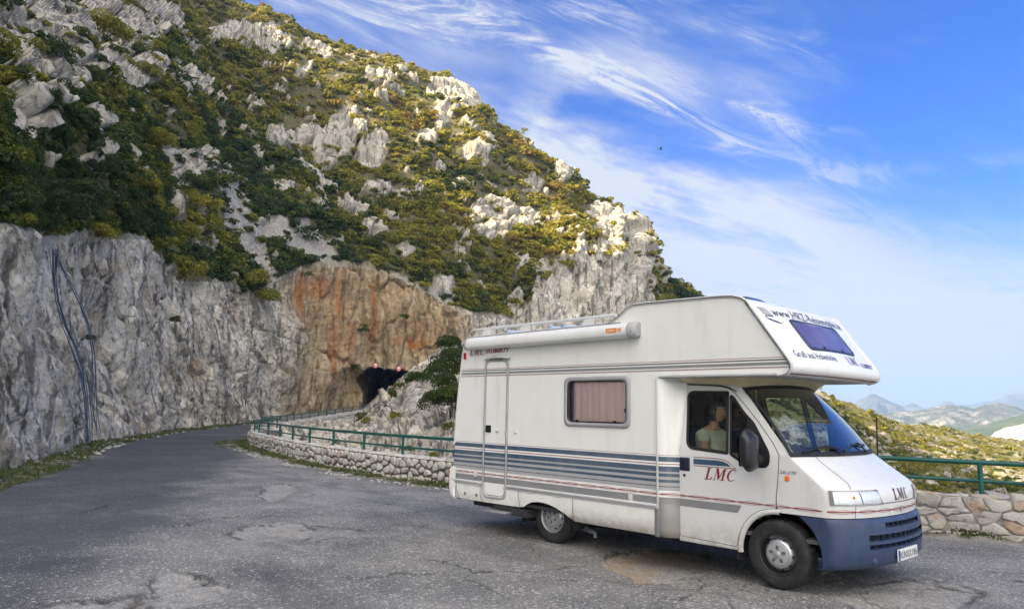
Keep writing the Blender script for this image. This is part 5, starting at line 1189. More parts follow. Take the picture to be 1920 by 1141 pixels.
# pinstripes: a red line with two interlaced curves, along the side and round the nose
def braid(f, s0, s1, per, mb):
    n = int((s1 - s0) / 0.02) + 2; ss = np.linspace(s0, s1, n)
    for k, (amp, w, ph) in enumerate(((0.0, 0.0085, 0), (0.017, 0.0035, 0), (0.017, 0.0035, PI))):
        mb.grid([[f(s, amp * math.sin(PI * s / per + ph) - w / 2, k), f(s, amp * math.sin(PI * s / per + ph) + w / 2, k)] for s in ss], 0 if k == 0 else 1, False)
M_rose = plain('faded_red_line', (0.33, 0.09, 0.10), 0.4)
mb = MB(); braid(lambda s, d, k: (s, -0.0030 - 0.0008 * k, 0.806 + d), -1.875, 1.768, 0.30, mb); mb.build('pinstripe', [M_red, M_rose], ROOT)
mb = MB(); braid(lambda s, d, k: (s, -0.0165 - 0.0008 * k, 0.806 + d), -1.18, -0.74, 0.30, mb); mb.build('pinstripe', [M_red, M_rose], door)
mb = MB(); braid(lambda s, d, k: tuple(Vector(fair((s - 1.79) / 0.213, 0.806 + d)) + Vector((0, -0.003 - 0.0008 * k, 0))), 1.792, 2.0, 0.30, mb); mb.build('pinstripe', [M_red, M_rose], ROOT)
mb = MB(); braid(lambda s, d, k: on_hull(0.806 + d, s, 0.006 + 0.0008 * k), -1.012, 1.012, 0.26, mb); mb.build('pinstripe', [M_red, M_rose], bonnet)
mb = MB(); braid(lambda s, d, k: (s, 0.0965 - 0.0008 * k, 0.806 + d), 3.15, 3.60, 0.30, mb); mb.build('pinstripe', [M_red, M_rose], bonnet)
# letters, badge, indicator on the cab
mb = MB(); lmc(mb, lambda u, v: on_hull(0.893 + v, -0.185 + u, 0.008), 0.36, 0.105); mb.build('lettering', plain('maroon_letters', (0.10, 0.012, 0.03), 0.4), bonnet)
mb = MB(); panel(mb, rpoly([(-0.028, 0.772), (0.028, 0.772), (0.028, 0.838), (-0.028, 0.838)], 0.01), [], lambda a, z: on_hull(z, a - 0.02, 0.010), 0.1)
for k in range(5): x0 = -0.03 + 0.0095 * k; panel(mb, [(x0, 0.782), (x0 + 0.004, 0.782), (x0 + 0.010, 0.828), (x0 + 0.006, 0.828)], [], lambda a, z: on_hull(z, a - 0.005, 0.012), 0.5, 1)
mb.build('nose_badge', [M_trim, M_greyS], bonnet)
mb = MB(); put(mb, '2.8 i.d.TD', lambda u, v: (3.185 + u, 0.0945, 1.128 + v), 0.165, 0.032, 0.35, 0.01); mb.build('lettering', plain('badge_grey', (0.16, 0.16, 0.17), 0.3, 0.5), bonnet)
MB().box((3.235, 0.088, 1.062), (3.285, 0.102, 1.108), 0, 0.008).build('side_indicator', M_orange, bonnet)
# bumper
BZ = [0.265, 0.285, 0.33, 0.40, 0.455, 0.50, 0.53, 0.59, 0.645, 0.695, 0.715, 0.738]; BX = [3.90, 3.955, 3.985, 4.0, 4.006, 4.006, 4.005, 4.004, 3.998, 3.988, 3.98, 3.955]
def brow(z, x, dn=0.0):
    x0 = 3.13 + math.sqrt(max(0.02, 0.462 ** 2 - (z - 0.345) ** 2)); return [(p[0] - dn, YC + (p[1] - YC) * 1.012, p[2]) for p in hull_row(z, x0, x, 0.16)]
mb = MB(); rows = [brow(z, x) for z, x in zip(BZ, BX)]; nC = len(rows[0]); slots = {(8, 9): 0.46, (6, 7): 0.70, (4, 5): 0.70}
V = [p for r in rows for p in r]; F = []
for i in range(len(rows) - 1):
    for j in range(nC - 1):
        c = (rows[i][j][1] + rows[i][j + 1][1]) / 2 - YC
        if (i, i + 1) in slots and abs(c) < slots[(i, i + 1)]: continue
        F.append((i * nC + j, i * nC + j + 1, (i + 1) * nC + j + 1, (i + 1) * nC + j))
mb.add(V, F, 0, True); bump = mb.build('front_bumper', M_bump, ROOT)
mb = MB()
for (i, k), hw in slots.items():
    zz = np.linspace(BZ[i], BZ[k], 2); dys = np.linspace(-hw, hw, 24)
    for sgn, za in ((0, BZ[i]), (1, BZ[k])): mb.grid([[(plan(za, d, BX[i], 0.16), YC + d * 1.012, za) for d in dys], [(plan(za, d, BX[i], 0.16) - 0.07, YC + d * 1.0, za + (0.008 if sgn == 0 else -0.004)) for d in dys]], 0, False)
    mb.grid([[(plan(0.6, d, BX[i], 0.16) - 0.07, YC + d, z) for d in dys] for z in zz], 1, False)
    nr = 8 if hw < 0.5 else 11
    for d in np.linspace(-hw, hw, nr + 2)[1:-1]: p = plan(0.6, d, BX[i], 0.16); mb.box((p - 0.055, YC + d - 0.006, BZ[i]), (p - 0.025, YC + d + 0.006, BZ[k]), 2)
mb.build('grille', [M_bump, M_black, plain('grille_rib', (0.02, 0.03, 0.06), 0.5)], bump)
mb = MB()
for sg in (-1, 1): p = plan(0.36, 0.62 * sg, 3.99, 0.16); mb.lathe([(0.0, 0.004), (0.030, 0.004), (0.034, 0.0)], (p + 0.002, YC + 0.62 * sg, 0.345), (0.95, 0.25 * sg, 0), 16)
mb.build_each('tow_cover', plain('bumper_cover', (0.035, 0.055, 0.11), 0.5), bump)
PX_ = 4.012; py0, py1, pz0, pz1 = 0.82, 1.34, 0.318, 0.430
mb = MB(); mb.box((PX_ - 0.012, py0, pz0), (PX_, py1, pz1), 0, 0.003); pl = mb.build('number_plate', plain('plate_white', (0.78, 0.78, 0.76), 0.35), ROOT)
mb = MB(); mb.box((PX_, py0 + 0.004, pz0 + 0.004), (PX_ + 0.0015, py0 + 0.05, pz1 - 0.004), 1)
put(mb, 'KÜN', lambda u, v: (PX_ + 0.002, py0 + 0.062 + u, pz0 + 0.022 + v), 0.140, 0.082, 0, 0.0)
put(mb, 'KX', lambda u, v: (PX_ + 0.002, py0 + 0.245 + u, pz0 + 0.022 + v), 0.100, 0.066, 0, 0.0); put(mb, '186', lambda u, v: (PX_ + 0.002, py0 + 0.370 + u, pz0 + 0.022 + v), 0.130, 0.066, 0, 0.0)
put(mb, 'D', lambda u, v: (PX_ + 0.003, py0 + 0.018 + u, pz0 + 0.014 + v), 0.018, 0.026, 0, 0.01, 2)
mb.lathe([(0, 0.002), (0.013, 0.002), (0.014, 0)], (PX_, py0 + 0.224, pz0 + 0.078), (1, 0, 0), 14, 3); mb.lathe([(0, 0.002), (0.013, 0.002), (0.014, 0)], (PX_, py0 + 0.224, pz0 + 0.036), (1, 0, 0), 14, 3)
mb.build('plate_lettering', [plain('plate_black', (0.012, 0.012, 0.012), 0.4), plain('plate_blue', (0.01, 0.05, 0.36), 0.4), M_trim, M_greyp], pl)
# doors with windows
TUM = lambda z: 0.10 + 0.246 * max(0.0, z - 1.30)
arc = [(3.13 + 0.43 * math.cos(t), 0.345 + 0.43 * math.sin(t)) for t in np.linspace(PI + 0.02, PI / 2, 16)]
DOOR = [(2.0, 0.372), (2.69, 0.352)] + arc[1:] + [(3.14, 0.90), (3.160, 1.05), (3.170, 1.163), (3.181, 1.311), (3.107, 1.424), (2.908, 1.651), (2.701, 1.856), (2.62, 1.93), (2.54, 1.985), (2.424, 2.010), (2.0, 2.031)]
WN1 = rpoly([(2.10, 1.332), (2.602, 1.297), (2.531, 1.940), (2.03, 1.947)], [0.09, 0.012, 0.012, 0.07])
WN2 = rpoly([(2.640, 1.286), (2.74, 1.232), (2.99, 1.178), (3.058, 1.198), (3.074, 1.31), (2.870, 1.615), (2.745, 1.725), (2.605, 1.885), (2.572, 1.905)], [0.02, 0.02, 0.04, 0.05, 0.05, 0.05, 0.05, 0.02, 0.01])
def cabside(off=0.0, far=False):
    return (lambda x, z: (x, WID - TUM(z) + off, z)) if far else (lambda x, z: (x, TUM(z) - off, z))
for far in (False, True):
    f0 = cabside(0, far); f3 = lambda x, z, o=0.0: cabside(0.003 + o, far)(x, z)
    mb = MB(); panel(mb, DOOR, [WN1, WN2], f0, 0.075, flip=far); cdoor = mb.build('cab_door', M_cab, ROOT)
    mb = MB(); panel(mb, WN1, [], cabside(-0.006, far), 0.2, flip=far); cw = mb.build('door_window', M_glass, cdoor)
    mb = MB(); ring(mb, WN1, f3, 0.034); mb.build('window_seal', M_rubber, cw)
    TRI = [p for p in WN2 if True]
    mb = MB(); panel(mb, WN2, [], cabside(-0.006, far), 0.2, flip=far); cw2 = mb.build('quarter_window', M_glass, cdoor)
    mb = MB(); ring(mb, WN2, f3, 0.030); mb.build('window_seal', M_rubber, cw2)
    mb = MB(); panel(mb, rpoly([(2.80, 1.215), (2.99, 1.178), (3.058, 1.198), (3.074, 1.31), (2.870, 1.615), (2.80, 1.68)], [0.01, 0.04, 0.05, 0.05, 0.03, 0.01]), [], cabside(0.012, far), 0.2, flip=far); mb.build('mirror_base', M_black, cdoor)
    mb = MB(); ring(mb, DOOR, f3, 0.007); mb.build_each('panel_gap', M_gap, cdoor)
    mb = MB(); ring(mb, [(2.0, 2.036), (2.424, 2.018), (2.54, 1.996), (2.64, 1.95)], lambda x, z, o: cabside(0.010, far)(x, z), 0.012, 0, False); mb.build('rain_gutter', M_black, cdoor)
    mb = MB(); yh = TUM(1.15) if not far else WID - TUM(1.15); sg = -1 if not far else 1
    mb.box((2.005, yh - 0.010, 1.075), (2.135, yh + 0.010, 1.222), 0, 0.014); mb.box((2.04, yh + sg * 0.012 - 0.004, 1.09), (2.085, yh + sg * 0.012 + 0.004, 1.205), 1, 0.006)
    mb.build('door_handle', [M_navy, M_black], cdoor)
    mb = MB(); mb.lathe([(0, 0.004), (0.014, 0.004), (0.017, 0)], (2.062, yh + sg * 0.001, 1.027), (0, sg, 0), 14); mb.build('key_lock', M_black, cdoor)
    if far: continue
    mb = MB(); panel(mb, [(2.004, 0.692), (2.71, 0.692), (2.752, 0.771), (2.004, 0.771)], [], cabside(0.002), 0.1, 0)
    panel(mb, [(2.182, 1.157), (2.640, 1.157), (2.60, 1.188), (2.545, 1.207), (2.48, 1.213), (2.182, 1.213)], [], cabside(0.002), 0.1, 1)
    ring(mb, [(2.182, 1.232), (2.48, 1.232), (2.565, 1.222), (2.62, 1.198), (2.70, 1.140), (2.182, 1.140)], lambda x, z, o: cabside(0.002)(x, z), 0.007, 2, False)
    mb.build('stripe', [M_greyS, M_blueS, M_red], cdoor)
    mb = MB(); lmc(mb, lambda u, v: (2.315 + u, TUM(1.0) - 0.003, 1.005 + v), 0.36, 0.125, 0.32); mb.build('lettering', M_red, cdoor)
    mb = MB(); braid(lambda s, d, k: (s, 0.0965 - 0.0008 * k, 0.806 + d), 2.005, 3.12, 0.30, mb); mb.build('pinstripe', [M_red, M_rose], cdoor)
# pillars, sills, roof
FR = [(2.0, 2.031), (2.424, 2.010), (2.54, 1.985), (2.62, 1.93), (2.701, 1.856), (2.908, 1.651), (3.107, 1.424), (3.181, 1.311), (3.181, 1.302), (3.305, 1.302), (2.708, 1.986), (2.66, 2.022), (2.45, 2.05), (2.0, 2.065)]
mb = MB(); panel(mb, FR, [], cabside(0.0), 0.06); panel(mb, FR, [], cabside(0.0, True), 0.06, flip=True); mb.build_each('pillar', M_cab, ROOT)
mb = MB()
for y0, y1 in ((0.098, 0.16), (WID - 0.16, WID - 0.098)): mb.box((1.99, y0, 0.315), (2.72, y1, 0.368), 0, 0.012)
mb.build_each('sill', M_cab, ROOT)
mb = MB()
for y0, sg in ((0.094, 1), (WID - 0.094, -1)):
    mb.grid([[(3.13 + r * math.cos(t), y0 + dyy * sg, 0.345 + r * math.sin(t)) for r, dyy in ((0.43, 0.004), (0.415, -0.010), (0.385, -0.008), (0.375, 0.02))] for t in np.linspace(PI + 0.1, PI / 2 - 0.10, 18)], 0, True)
mb.build_each('arch_lip', M_cab, ROOT)
mb = MB()
for y0, y1 in ((0.11, 0.55), (WID - 0.55, WID - 0.11)): mb.grid([[(3.13 + 0.455 * math.cos(t), y, 0.345 + 0.435 * math.sin(t)) for y in (y0, y1)] for t in np.linspace(-0.3, PI + 0.3, 18)])
mb.build_each('wheel_arch', M_steel, ROOT)
def ws(s, v, off=0.0):
    a = abs(s); B = Vector((3.515 - 0.213 * a ** 2.1, YC + 1.018 * s, 1.306)); T = Vector((2.86 - 0.152 * a ** 2.3, YC + 0.852 * s, 2.035 - 0.048 * a ** 2.5))
    p = B.lerp(T, v); p.x += 0.03 * math.sin(PI * v); p.z += 0.012 * math.sin(PI * v)
    return (p.x + 0.75 * off, p.y, p.z + 0.66 * off)
ss = np.concatenate([[-1, -0.965], np.linspace(-0.94, 0.94, 24), [0.965, 1]]); vv = np.concatenate([[0, 0.05, 0.10], np.linspace(0.14, 0.93, 10), [0.955, 1.0]])
mb = MB(); Vg = [ws(s, v) for v in vv for s in ss]; nS = len(ss); F1, F2 = [], []
for i in range(len(vv) - 1):
    for j in range(nS - 1):
        c_s = abs((ss[j] + ss[j + 1]) / 2); c_v = (vv[i] + vv[i + 1]) / 2; q = (i * nS + j, i * nS + j + 1, (i + 1) * nS + j + 1, (i + 1) * nS + j)
        (F2 if c_s > 0.965 or c_v < 0.075 or c_v > 0.955 else F1).append(q)
wsm = MB().add(Vg, F1, 0, True).build('windscreen', M_wsglass, ROOT)
mb = MB().add(Vg, F2, 0, True); mb.tube([ws(s, 0, 0.002) for s in ss], 0.012, 6); mb.tube([ws(-1, v, 0.002) for v in vv], 0.011, 6); mb.tube([ws(1, v, 0.002) for v in vv], 0.011, 6); mb.tube([ws(s, 1, 0.002) for s in ss], 0.012, 6)
mb.build('windscreen_seal', M_rubber, wsm)
mb = MB()
for a, b, c in (((-0.30, 0.015), (-0.52, 0.10), (-0.86, 0.03)), ((0.36, 0.015), (0.22, 0.13), (-0.22, 0.045))):
    mb.tube([ws(*a, 0.012), ws((a[0] + b[0]) / 2, (a[1] + b[1]) / 2 + 0.02, 0.035), ws(*b, 0.03)], 0.009, 6); mb.tube([ws(b[0] + 0.24, b[1] - 0.035, 0.018), ws(*b, 0.022), ws(*c, 0.018)], 0.010, 6); mb.tube([ws(b[0] + 0.22, b[1] - 0.028, 0.030), ws(b[0] - 0.2, b[1] - 0.02, 0.030)], 0.007, 6)
mb.build('wiper', M_black, wsm)
# cab roof and the cream fascia under the overcab
mb = MB(); mb.grid([[(x, YC + s * (0.845 if x > 2.2 else 0.85), 2.035 + 0.02 * (1 - s * s)) for s in np.linspace(-1, 1, 9)] for x in (1.8, 2.2, 2.6, 2.74)]); mb.build('cab_roof', M_cab, ROOT)
mb = MB(); top, bot = [], []
for s in np.linspace(-1, 1, 30):
    a = abs(s); top.append((3.02 - 0.20 * a ** 3, YC + 0.95 * s, 2.101)); bot.append((2.885 - 0.165 * a ** 2.3, YC + 0.855 * s, 2.043 - 0.046 * a ** 2.5))
mid = [tuple((Vector(t) * 0.45 + Vector(b) * 0.55) - Vector((0.02, 0, 0))) for t, b in zip(top, bot)]
sd0 = [(1.99, TUM(2.06) - 0.16, 2.101), (2.4, 0.13, 2.101), (2.7, 0.155, 2.101)]; sd1 = [(1.99, TUM(2.06) - 0.01, 2.045), (2.42, TUM(2.05) - 0.014, 2.036), (2.65, TUM(2.0) - 0.012, 2.010)]
mb.grid([sd0 + top + [(p[0], WID - p[1], p[2]) for p in sd0[::-1]], [tuple((Vector(a) + Vector(b)) / 2) for a, b in zip(sd0, sd1)] + mid + [(p[0], WID - p[1], p[2]) for p in [tuple((Vector(a) + Vector(b)) / 2) for a, b in zip(sd0, sd1)][::-1]], sd1 + bot + [(p[0], WID - p[1], p[2]) for p in sd1[::-1]]], 0, True)
mb.build('fascia', M_cream, ROOT)
# mirrors
for sg, yb in ((-1, 0.10), (1, WID - 0.10)):
    c = Vector((2.965, yb + sg * 0.215, 1.352)); mb = MB(); G = []
    for t in np.linspace(0, 1, 9):
        a = -1 + 2 * t; k = (1 - abs(a) ** 5) ** 0.4 if abs(a) < 1 else 0.0
        G.append([(c.x + (0.075 if math.cos(u) > 0 else 0.05) * (abs(math.cos(u)) ** 0.7) * math.copysign(1, math.cos(u)) * (0.25 + 0.75 * k), c.y + 0.125 * (abs(math.sin(u)) ** 0.6) * math.copysign(1, math.sin(u)) * (0.55 + 0.45 * k), c.z + 0.195 * a - 0.02 * math.cos(u)) for u in np.linspace(0, 2 * PI, 24, endpoint=False)])
    mb.grid(G, 0, True, closed=True); mb.add(G[0], [tuple(range(24))[::-1]]); mb.add(G[-1], [tuple(range(24))])
    mr = mb.build('mirror', plain('mirror_black', (0.018, 0.018, 0.022), 0.33, 0, 0.1), ROOT)
    mb = MB(); mb.tube([(2.985, yb + sg * 0.0, 1.25), (2.985, yb + sg * 0.06, 1.262), (2.975, yb + sg * 0.13, 1.29)], 0.05, 10); mb.build('mirror_arm', M_black, mr)
    mb = MB(); panel(mb, rpoly([(-0.10, -0.165), (0.10, -0.165), (0.10, 0.165), (-0.10, 0.165)], 0.03), [], lambda a, b: (c.x - 0.056, c.y + a, c.z + b), 0.2); mb.build('mirror_glass', plain('mirror_silver', (0.8, 0.8, 0.8), 0.03, 1.0, 0.0), mr)
# wheels
M_tyre = Mat('tyre_rubber'); M_tyre.col(M_tyre.mix(M_tyre.ramp(M_tyre.noise(M_tyre.pos(), 9, 5, 0.7), 0.4, 0.75), (0.014, 0.014, 0.015), (0.045, 0.043, 0.04))); M_tyre.rough(0.75); M_tyre = M_tyre.m
M_rim = plain('silver_rim', (0.55, 0.55, 0.56), 0.35, 0.7, 0.08); M_rimd = plain('dark_rim', (0.02, 0.02, 0.021), 0.5); M_cap = plain('grey_hub_cap', (0.40, 0.40, 0.41), 0.45, 0.25, 0.06)
def wheel(x, y, sg, steer, silver):
    """sg -1: outer face towards -Y"""
    R0 = 0.337; ax = Vector((math.sin(steer) * sg * 1.0, sg * math.cos(steer), 0)); o = Vector((x, y, R0))
    W = MB(); n = 120; a1 = Vector((0, 0, 1)); b1 = ax.cross(a1)
    prof = [(0.198, -0.012), (0.207, -0.002), (0.225, 0.004), (0.255, 0.007), (0.290, 0.004), (0.312, -0.006), (0.326, -0.020), (0.3335, -0.034), (0.3365, -0.050), (0.3365, -0.066), (0.327, -0.068), (0.327, -0.074), (0.337, -0.076), (0.337, -0.098), (0.327, -0.100), (0.327, -0.106), (0.337, -0.108), (0.337, -0.130), (0.327, -0.132), (0.327, -0.138), (0.3365, -0.140), (0.3365, -0.156), (0.333, -0.172), (0.322, -0.190), (0.290, -0.204), (0.235, -0.205), (0.200, -0.195)]
    G = []
    for i, (r, h) in enumerate(prof):
        row = []
        for k in range(n):
            t = 2 * PI * k / n; rr = r
            if r > 0.330 and ((k + (3 if h < -0.1 else 0)) % 4 == 0): rr = r - 0.0085
            elif 0.318 < r <= 0.334 and k % 4 == 0: rr = r - 0.004
            row.append(o + ax * h + (a1 * math.cos(t) + b1 * math.sin(t)) * rr)
        G.append(row)
    W.grid(G, 0, True, closed=True); wobj = W.build('wheel', M_tyre, ROOT)
    mb = MB(); m0 = 0 if silver else 1
    mb.lathe([(0.203, -0.006), (0.200, 0.000), (0.190, -0.006), (0.186, -0.030), (0.180, -0.075)], o, ax, 64, m0)
    mb.lathe([(0.180, -0.075), (0.172, -0.080), (0.163, -0.070)], o, ax, 64, m0)
    mb.lathe([(0.163, -0.070), (0.152, -0.045), (0.134, -0.022), (0.122, -0.014), (0.112, -0.012)], o, ax, 64, 0)
    for k in range(10):
        t = 2 * PI * (k + 0.4) / 10; rd = a1 * math.cos(t) + b1 * math.sin(t); tg = -a1 * math.sin(t) + b1 * math.cos(t); c = o + rd * 0.1475 + ax * -0.0345; nv = (ax * 0.78 + rd * 0.62).normalized(); up = nv.cross(tg)
        mb.add([c + nv * 0.003 + (tg * math.cos(q) * 0.016 + up * math.sin(q) * 0.012) for q in np.linspace(0, 2 * PI, 14, endpoint=False)], [tuple(range(14))], 2)
    mb.build('rim', [M_rim, M_rimd, M_black], wobj)
    mb = MB(); mb.lathe([(0.112, -0.012), (0.112, -0.006), (0.106, -0.002), (0.098, 0.000), (0.040, 0.004), (0.030, 0.006), (0.028, 0.010), (0.0, 0.011)], o, ax, 48, 0)
    for k in range(5):
        t = 2 * PI * k / 5 + (0.0 if not silver else 0.5); rd = a1 * math.cos(t) + b1 * math.sin(t); tg = -a1 * math.sin(t) + b1 * math.cos(t); c = o + rd * 0.066 + ax * 0.0045
        for q, s_, mi in (((0.022, 0.016), 0.0, 1), ((0.012, 0.010), 0.0012, 2)): mb.add([c + ax * s_ + rd * (math.cos(w_) * q[0] - (0.004 if mi == 2 else 0)) + tg * math.sin(w_) * q[1] for w_ in np.linspace(0, 2 * PI, 14, endpoint=False)], [tuple(range(14))], mi)
    mb.build('hub_cap', [M_cap, plain('cap_recess', (0.08, 0.08, 0.085), 0.6), plain('wheel_nut', (0.20, 0.20, 0.20), 0.4, 0.5)], wobj)
wheel(3.13, 0.105, -1, 0.0, False); wheel(3.13, WID - 0.105, 1, 0.0, False); wheel(0.0, 0.15, -1, 0.0, True); wheel(0.0, WID - 0.15, 1, 0.0, True)
# waste pipe
mb = MB(); mb.tube([(0.40, 0.35, 0.40), (0.40, 0.32, 0.235), (0.46, 0.30, 0.225), (0.60, 0.27, 0.215), (0.64, 0.26, 0.20), (0.645, 0.26, 0.15)], 0.024, 10)
mb.tube([(0.35, 0.33, 0.235), (0.46, 0.30, 0.228)], 0.036, 10); mb.tube([(0.52, 0.285, 0.222), (0.565, 0.275, 0.218)], 0.034, 10); mb.tube([(0.44, 0.30, 0.23), (0.445, 0.30, 0.37)], 0.012, 8); mb.build('waste_pipe', plain('grey_pipe', (0.20, 0.20, 0.20), 0.6), ROOT)
# cab interior
mb = MB(); mb.box((1.9, 0.14, 0.48), (3.6, WID - 0.14, 0.52)); mb.build('cab_floor', M_int, ROOT)
mb = MB(); mb.grid([[(x, YC + s * 0.94, z + 0.02 * (1 - s * s)) for s in np.linspace(-1, 1, 12)] for x, z in ((3.30, 1.285), (3.10, 1.29), (2.95, 1.275), (2.86, 1.22), (2.84, 1.0), (2.9, 0.7))]); mb.grid([[(3.30 + (3.46 - 3.30) * (1 - s * s) * k, YC + s * 0.96, 1.285) for s in np.linspace(-1, 1, 12)] for k in (0, 1)]); mb.build('dashboard', plain('dashboard_grey_blue', (0.035, 0.045, 0.07), 0.7), ROOT)
mb = MB()
wc = Vector((2.47, 1.60, 1.24)); wn_ = Vector((-0.55, 0, 0.83)); wa = Vector((0.83, 0, 0.55)); wb = Vector((0, 1, 0))
mb.tube([wc + (wa * math.cos(t) + wb * math.sin(t)) * 0.20 for t in np.linspace(0, 2 * PI, 28, endpoint=False)], 0.015, 8, closed=True); mb.tube([wc - wa * 0.19, wc + wa * 0.19], 0.018, 6); mb.tube([wc - wb * 0.19, wc + wb * 0.19], 0.018, 6); mb.tube([wc, wc - wn_ * 0.35], 0.03, 8); mb.build('steering_wheel', M_black, ROOT)
def seat(x, y, mat, hr=True, tilt=0.18, w=0.48):
    mb = MB(); mb.box((x - 0.05, y - w / 2, 0.72), (x + 0.45, y + w / 2, 0.90), 0, 0.05); T = Matrix.Translation((x, y, 0.85)) @ Matrix.Rotation(-tilt, 4, 'Y')
    mb.box((-0.09, -w / 2, 0.0), (0.05, w / 2, 0.70), 0, 0.06, T); mb.box((-0.10, -w / 2 - 0.012, 0.02), (-0.01, w / 2 + 0.012, 0.66), 1, 0.04, T)
    mb.box((x - 0.05, y - w / 2 + 0.03, 0.52), (x + 0.42, y + w / 2 - 0.03, 0.72), 1)
    s_ = mb.build('seat', [mat, M_gseat], ROOT)
    if hr: h = MB(); h.box((-0.07, -0.14, 0.76), (0.03, 0.14, 0.98), 0, 0.045, T); h.tube([T @ Vector((-0.02, -0.06, 0.68)), T @ Vector((-0.02, -0.06, 0.78))], 0.008, 6); h.tube([T @ Vector((-0.02, 0.06, 0.68)), T @ Vector((-0.02, 0.06, 0.78))], 0.008, 6); h.build('headrest', M_black, s_)
seat(2.00, 0.56, M_seat, False); seat(1.68, 1.60, M_seat); seat(1.58, 0.95, M_seat, True, 0.05, 0.60)
mb = MB(); ys = np.linspace(1.30, 1.52, 30); mb.grid([[(1.66 + 0.012 * math.sin(y * 90), y - 0.10 * (2.05 - z) * (z < 1.75), z) for y in ys] for z in (1.42, 1.55, 1.75, 2.05)]); mb.build('cab_curtain', plain('pale_curtain', (0.46, 0.46, 0.45), 0.9), ROOT)
mb = MB(); mb.box((1.55, 0.16, 1.36), (1.72, 0.5, 1.50), 0, 0.03); mb.build('cushion', plain('teal_cushion', (0.10, 0.28, 0.33), 0.9), ROOT)
mb = MB(); panel(mb, [(0, 0), (0.13, 0), (0.13, 0.09), (0, 0.09)], [], lambda u, v: tuple(Vector((3.05, 0.46, 1.32)) + Vector((0.18, 0.98, 0)) * u * 1.2 + Vector((-0.6, 0.1, 0.8)) * v), 0.3); mb.build('card', plain('white_card', (0.7, 0.72, 0.7), 0.6), ROOT)

# ================================================================== people and the dog in the cab
M_skin = plain('skin', (0.52, 0.28, 0.18), 0.55, 0, 0.08, 12); M_skin2 = plain('tanned_skin', (0.42, 0.22, 0.14), 0.55, 0, 0.08, 12)
def skin_mesh(name, joints, edges, mat, parent, root=0, sub=2):
    me = bpy.data.meshes.new(name); me.from_pydata([j[0] for j in joints], edges, []); o = link(name, me, mat, parent)
    m = o.modifiers.new('Skin', 'SKIN'); m.use_smooth_shade = True
    for i, j in enumerate(joints): v = me.skin_vertices[0].data[i]; r = j[1]; v.radius = (r, r) if not isinstance(r, tuple) else r; v.use_root = (i == root)
    s = o.modifiers.new('Subdivision', 'SUBSURF'); s.levels = sub; s.render_levels = sub
    return o
def head(mb, c, yaw, k=1.0, mi=0):
    """a head with brow, nose, mouth, chin and ears; faces +X turned by yaw"""
    R = Matrix.Rotation(yaw, 4, 'Z'); c = Vector(c)
    G = []
    for i in range(17):
        v = i / 16; a = -PI / 2 + PI * v; row = []
        for j in range(28):
            t = 2 * PI * j / 28; x, y, z = math.cos(a) * math.cos(t) * 0.098, math.cos(a) * math.sin(t) * 0.078, math.sin(a) * 0.118
            if z < -0.01: x = x * (0.96 if x > 0 else 0.80 + 0.4 * (z + 0.118)); y *= 1 + z * 2.2
            fr = max(0, math.cos(t)) ** 10
            x += fr * (0.030 * math.exp(-((z + 0.022) / 0.018) ** 2) + 0.012 * math.exp(-((z + 0.062) / 0.010) ** 2) + 0.010 * math.exp(-((z + 0.100) / 0.018) ** 2) + 0.008 * math.exp(-((z - 0.022) / 0.012) ** 2))
            x -= max(0, math.cos(t)) ** 2 * 0.010 * math.exp(-((z - 0.002) / 0.012) ** 2) * (abs(math.sin(t)) > 0.2)
            row.append(c + R @ (Vector((x, y, z)) * k))
        G.append(row)
    mb.grid(G, mi, True, closed=True)
    for sg in (-1, 1): mb.lathe([(0.0, 0.008), (0.018, 0.012), (0.028, 0.006), (0.024, -0.01)], c + R @ (Vector((-0.008, sg * 0.076, -0.008)) * k), R @ Vector((-0.3, sg, 0)), 12, mi)
    return R
def hand(joints, edges, w, wi, d, up, sgn):
    """palm with four curled fingers and a thumb from the wrist w"""
    d = Vector(d).normalized(); up = Vector(up).normalized(); sd = d.cross(up)
    b = len(joints); joints.append((tuple(Vector(w) + d * 0.045), 0.026)); edges.append((wi, b))
    for q, (o, L) in enumerate(((-0.027, 0.060), (-0.009, 0.070), (0.009, 0.066), (0.026, 0.052))):
        p = Vector(w) + d * 0.085 + sd * o; i = len(joints)
        joints += [(tuple(p), 0.010), (tuple(p + d * L * 0.5 - up * 0.012), 0.009), (tuple(p + d * L * 0.72 - up * 0.040), 0.008)]; edges += [(b, i), (i, i + 1), (i + 1, i + 2)]
    p = Vector(w) + d * 0.04 + sd * sgn * 0.034; i = len(joints); joints += [(tuple(p), 0.012), (tuple(p + d * 0.035 + sd * sgn * 0.016 - up * 0.012), 0.010)]; edges += [(b, i), (i, i + 1)]
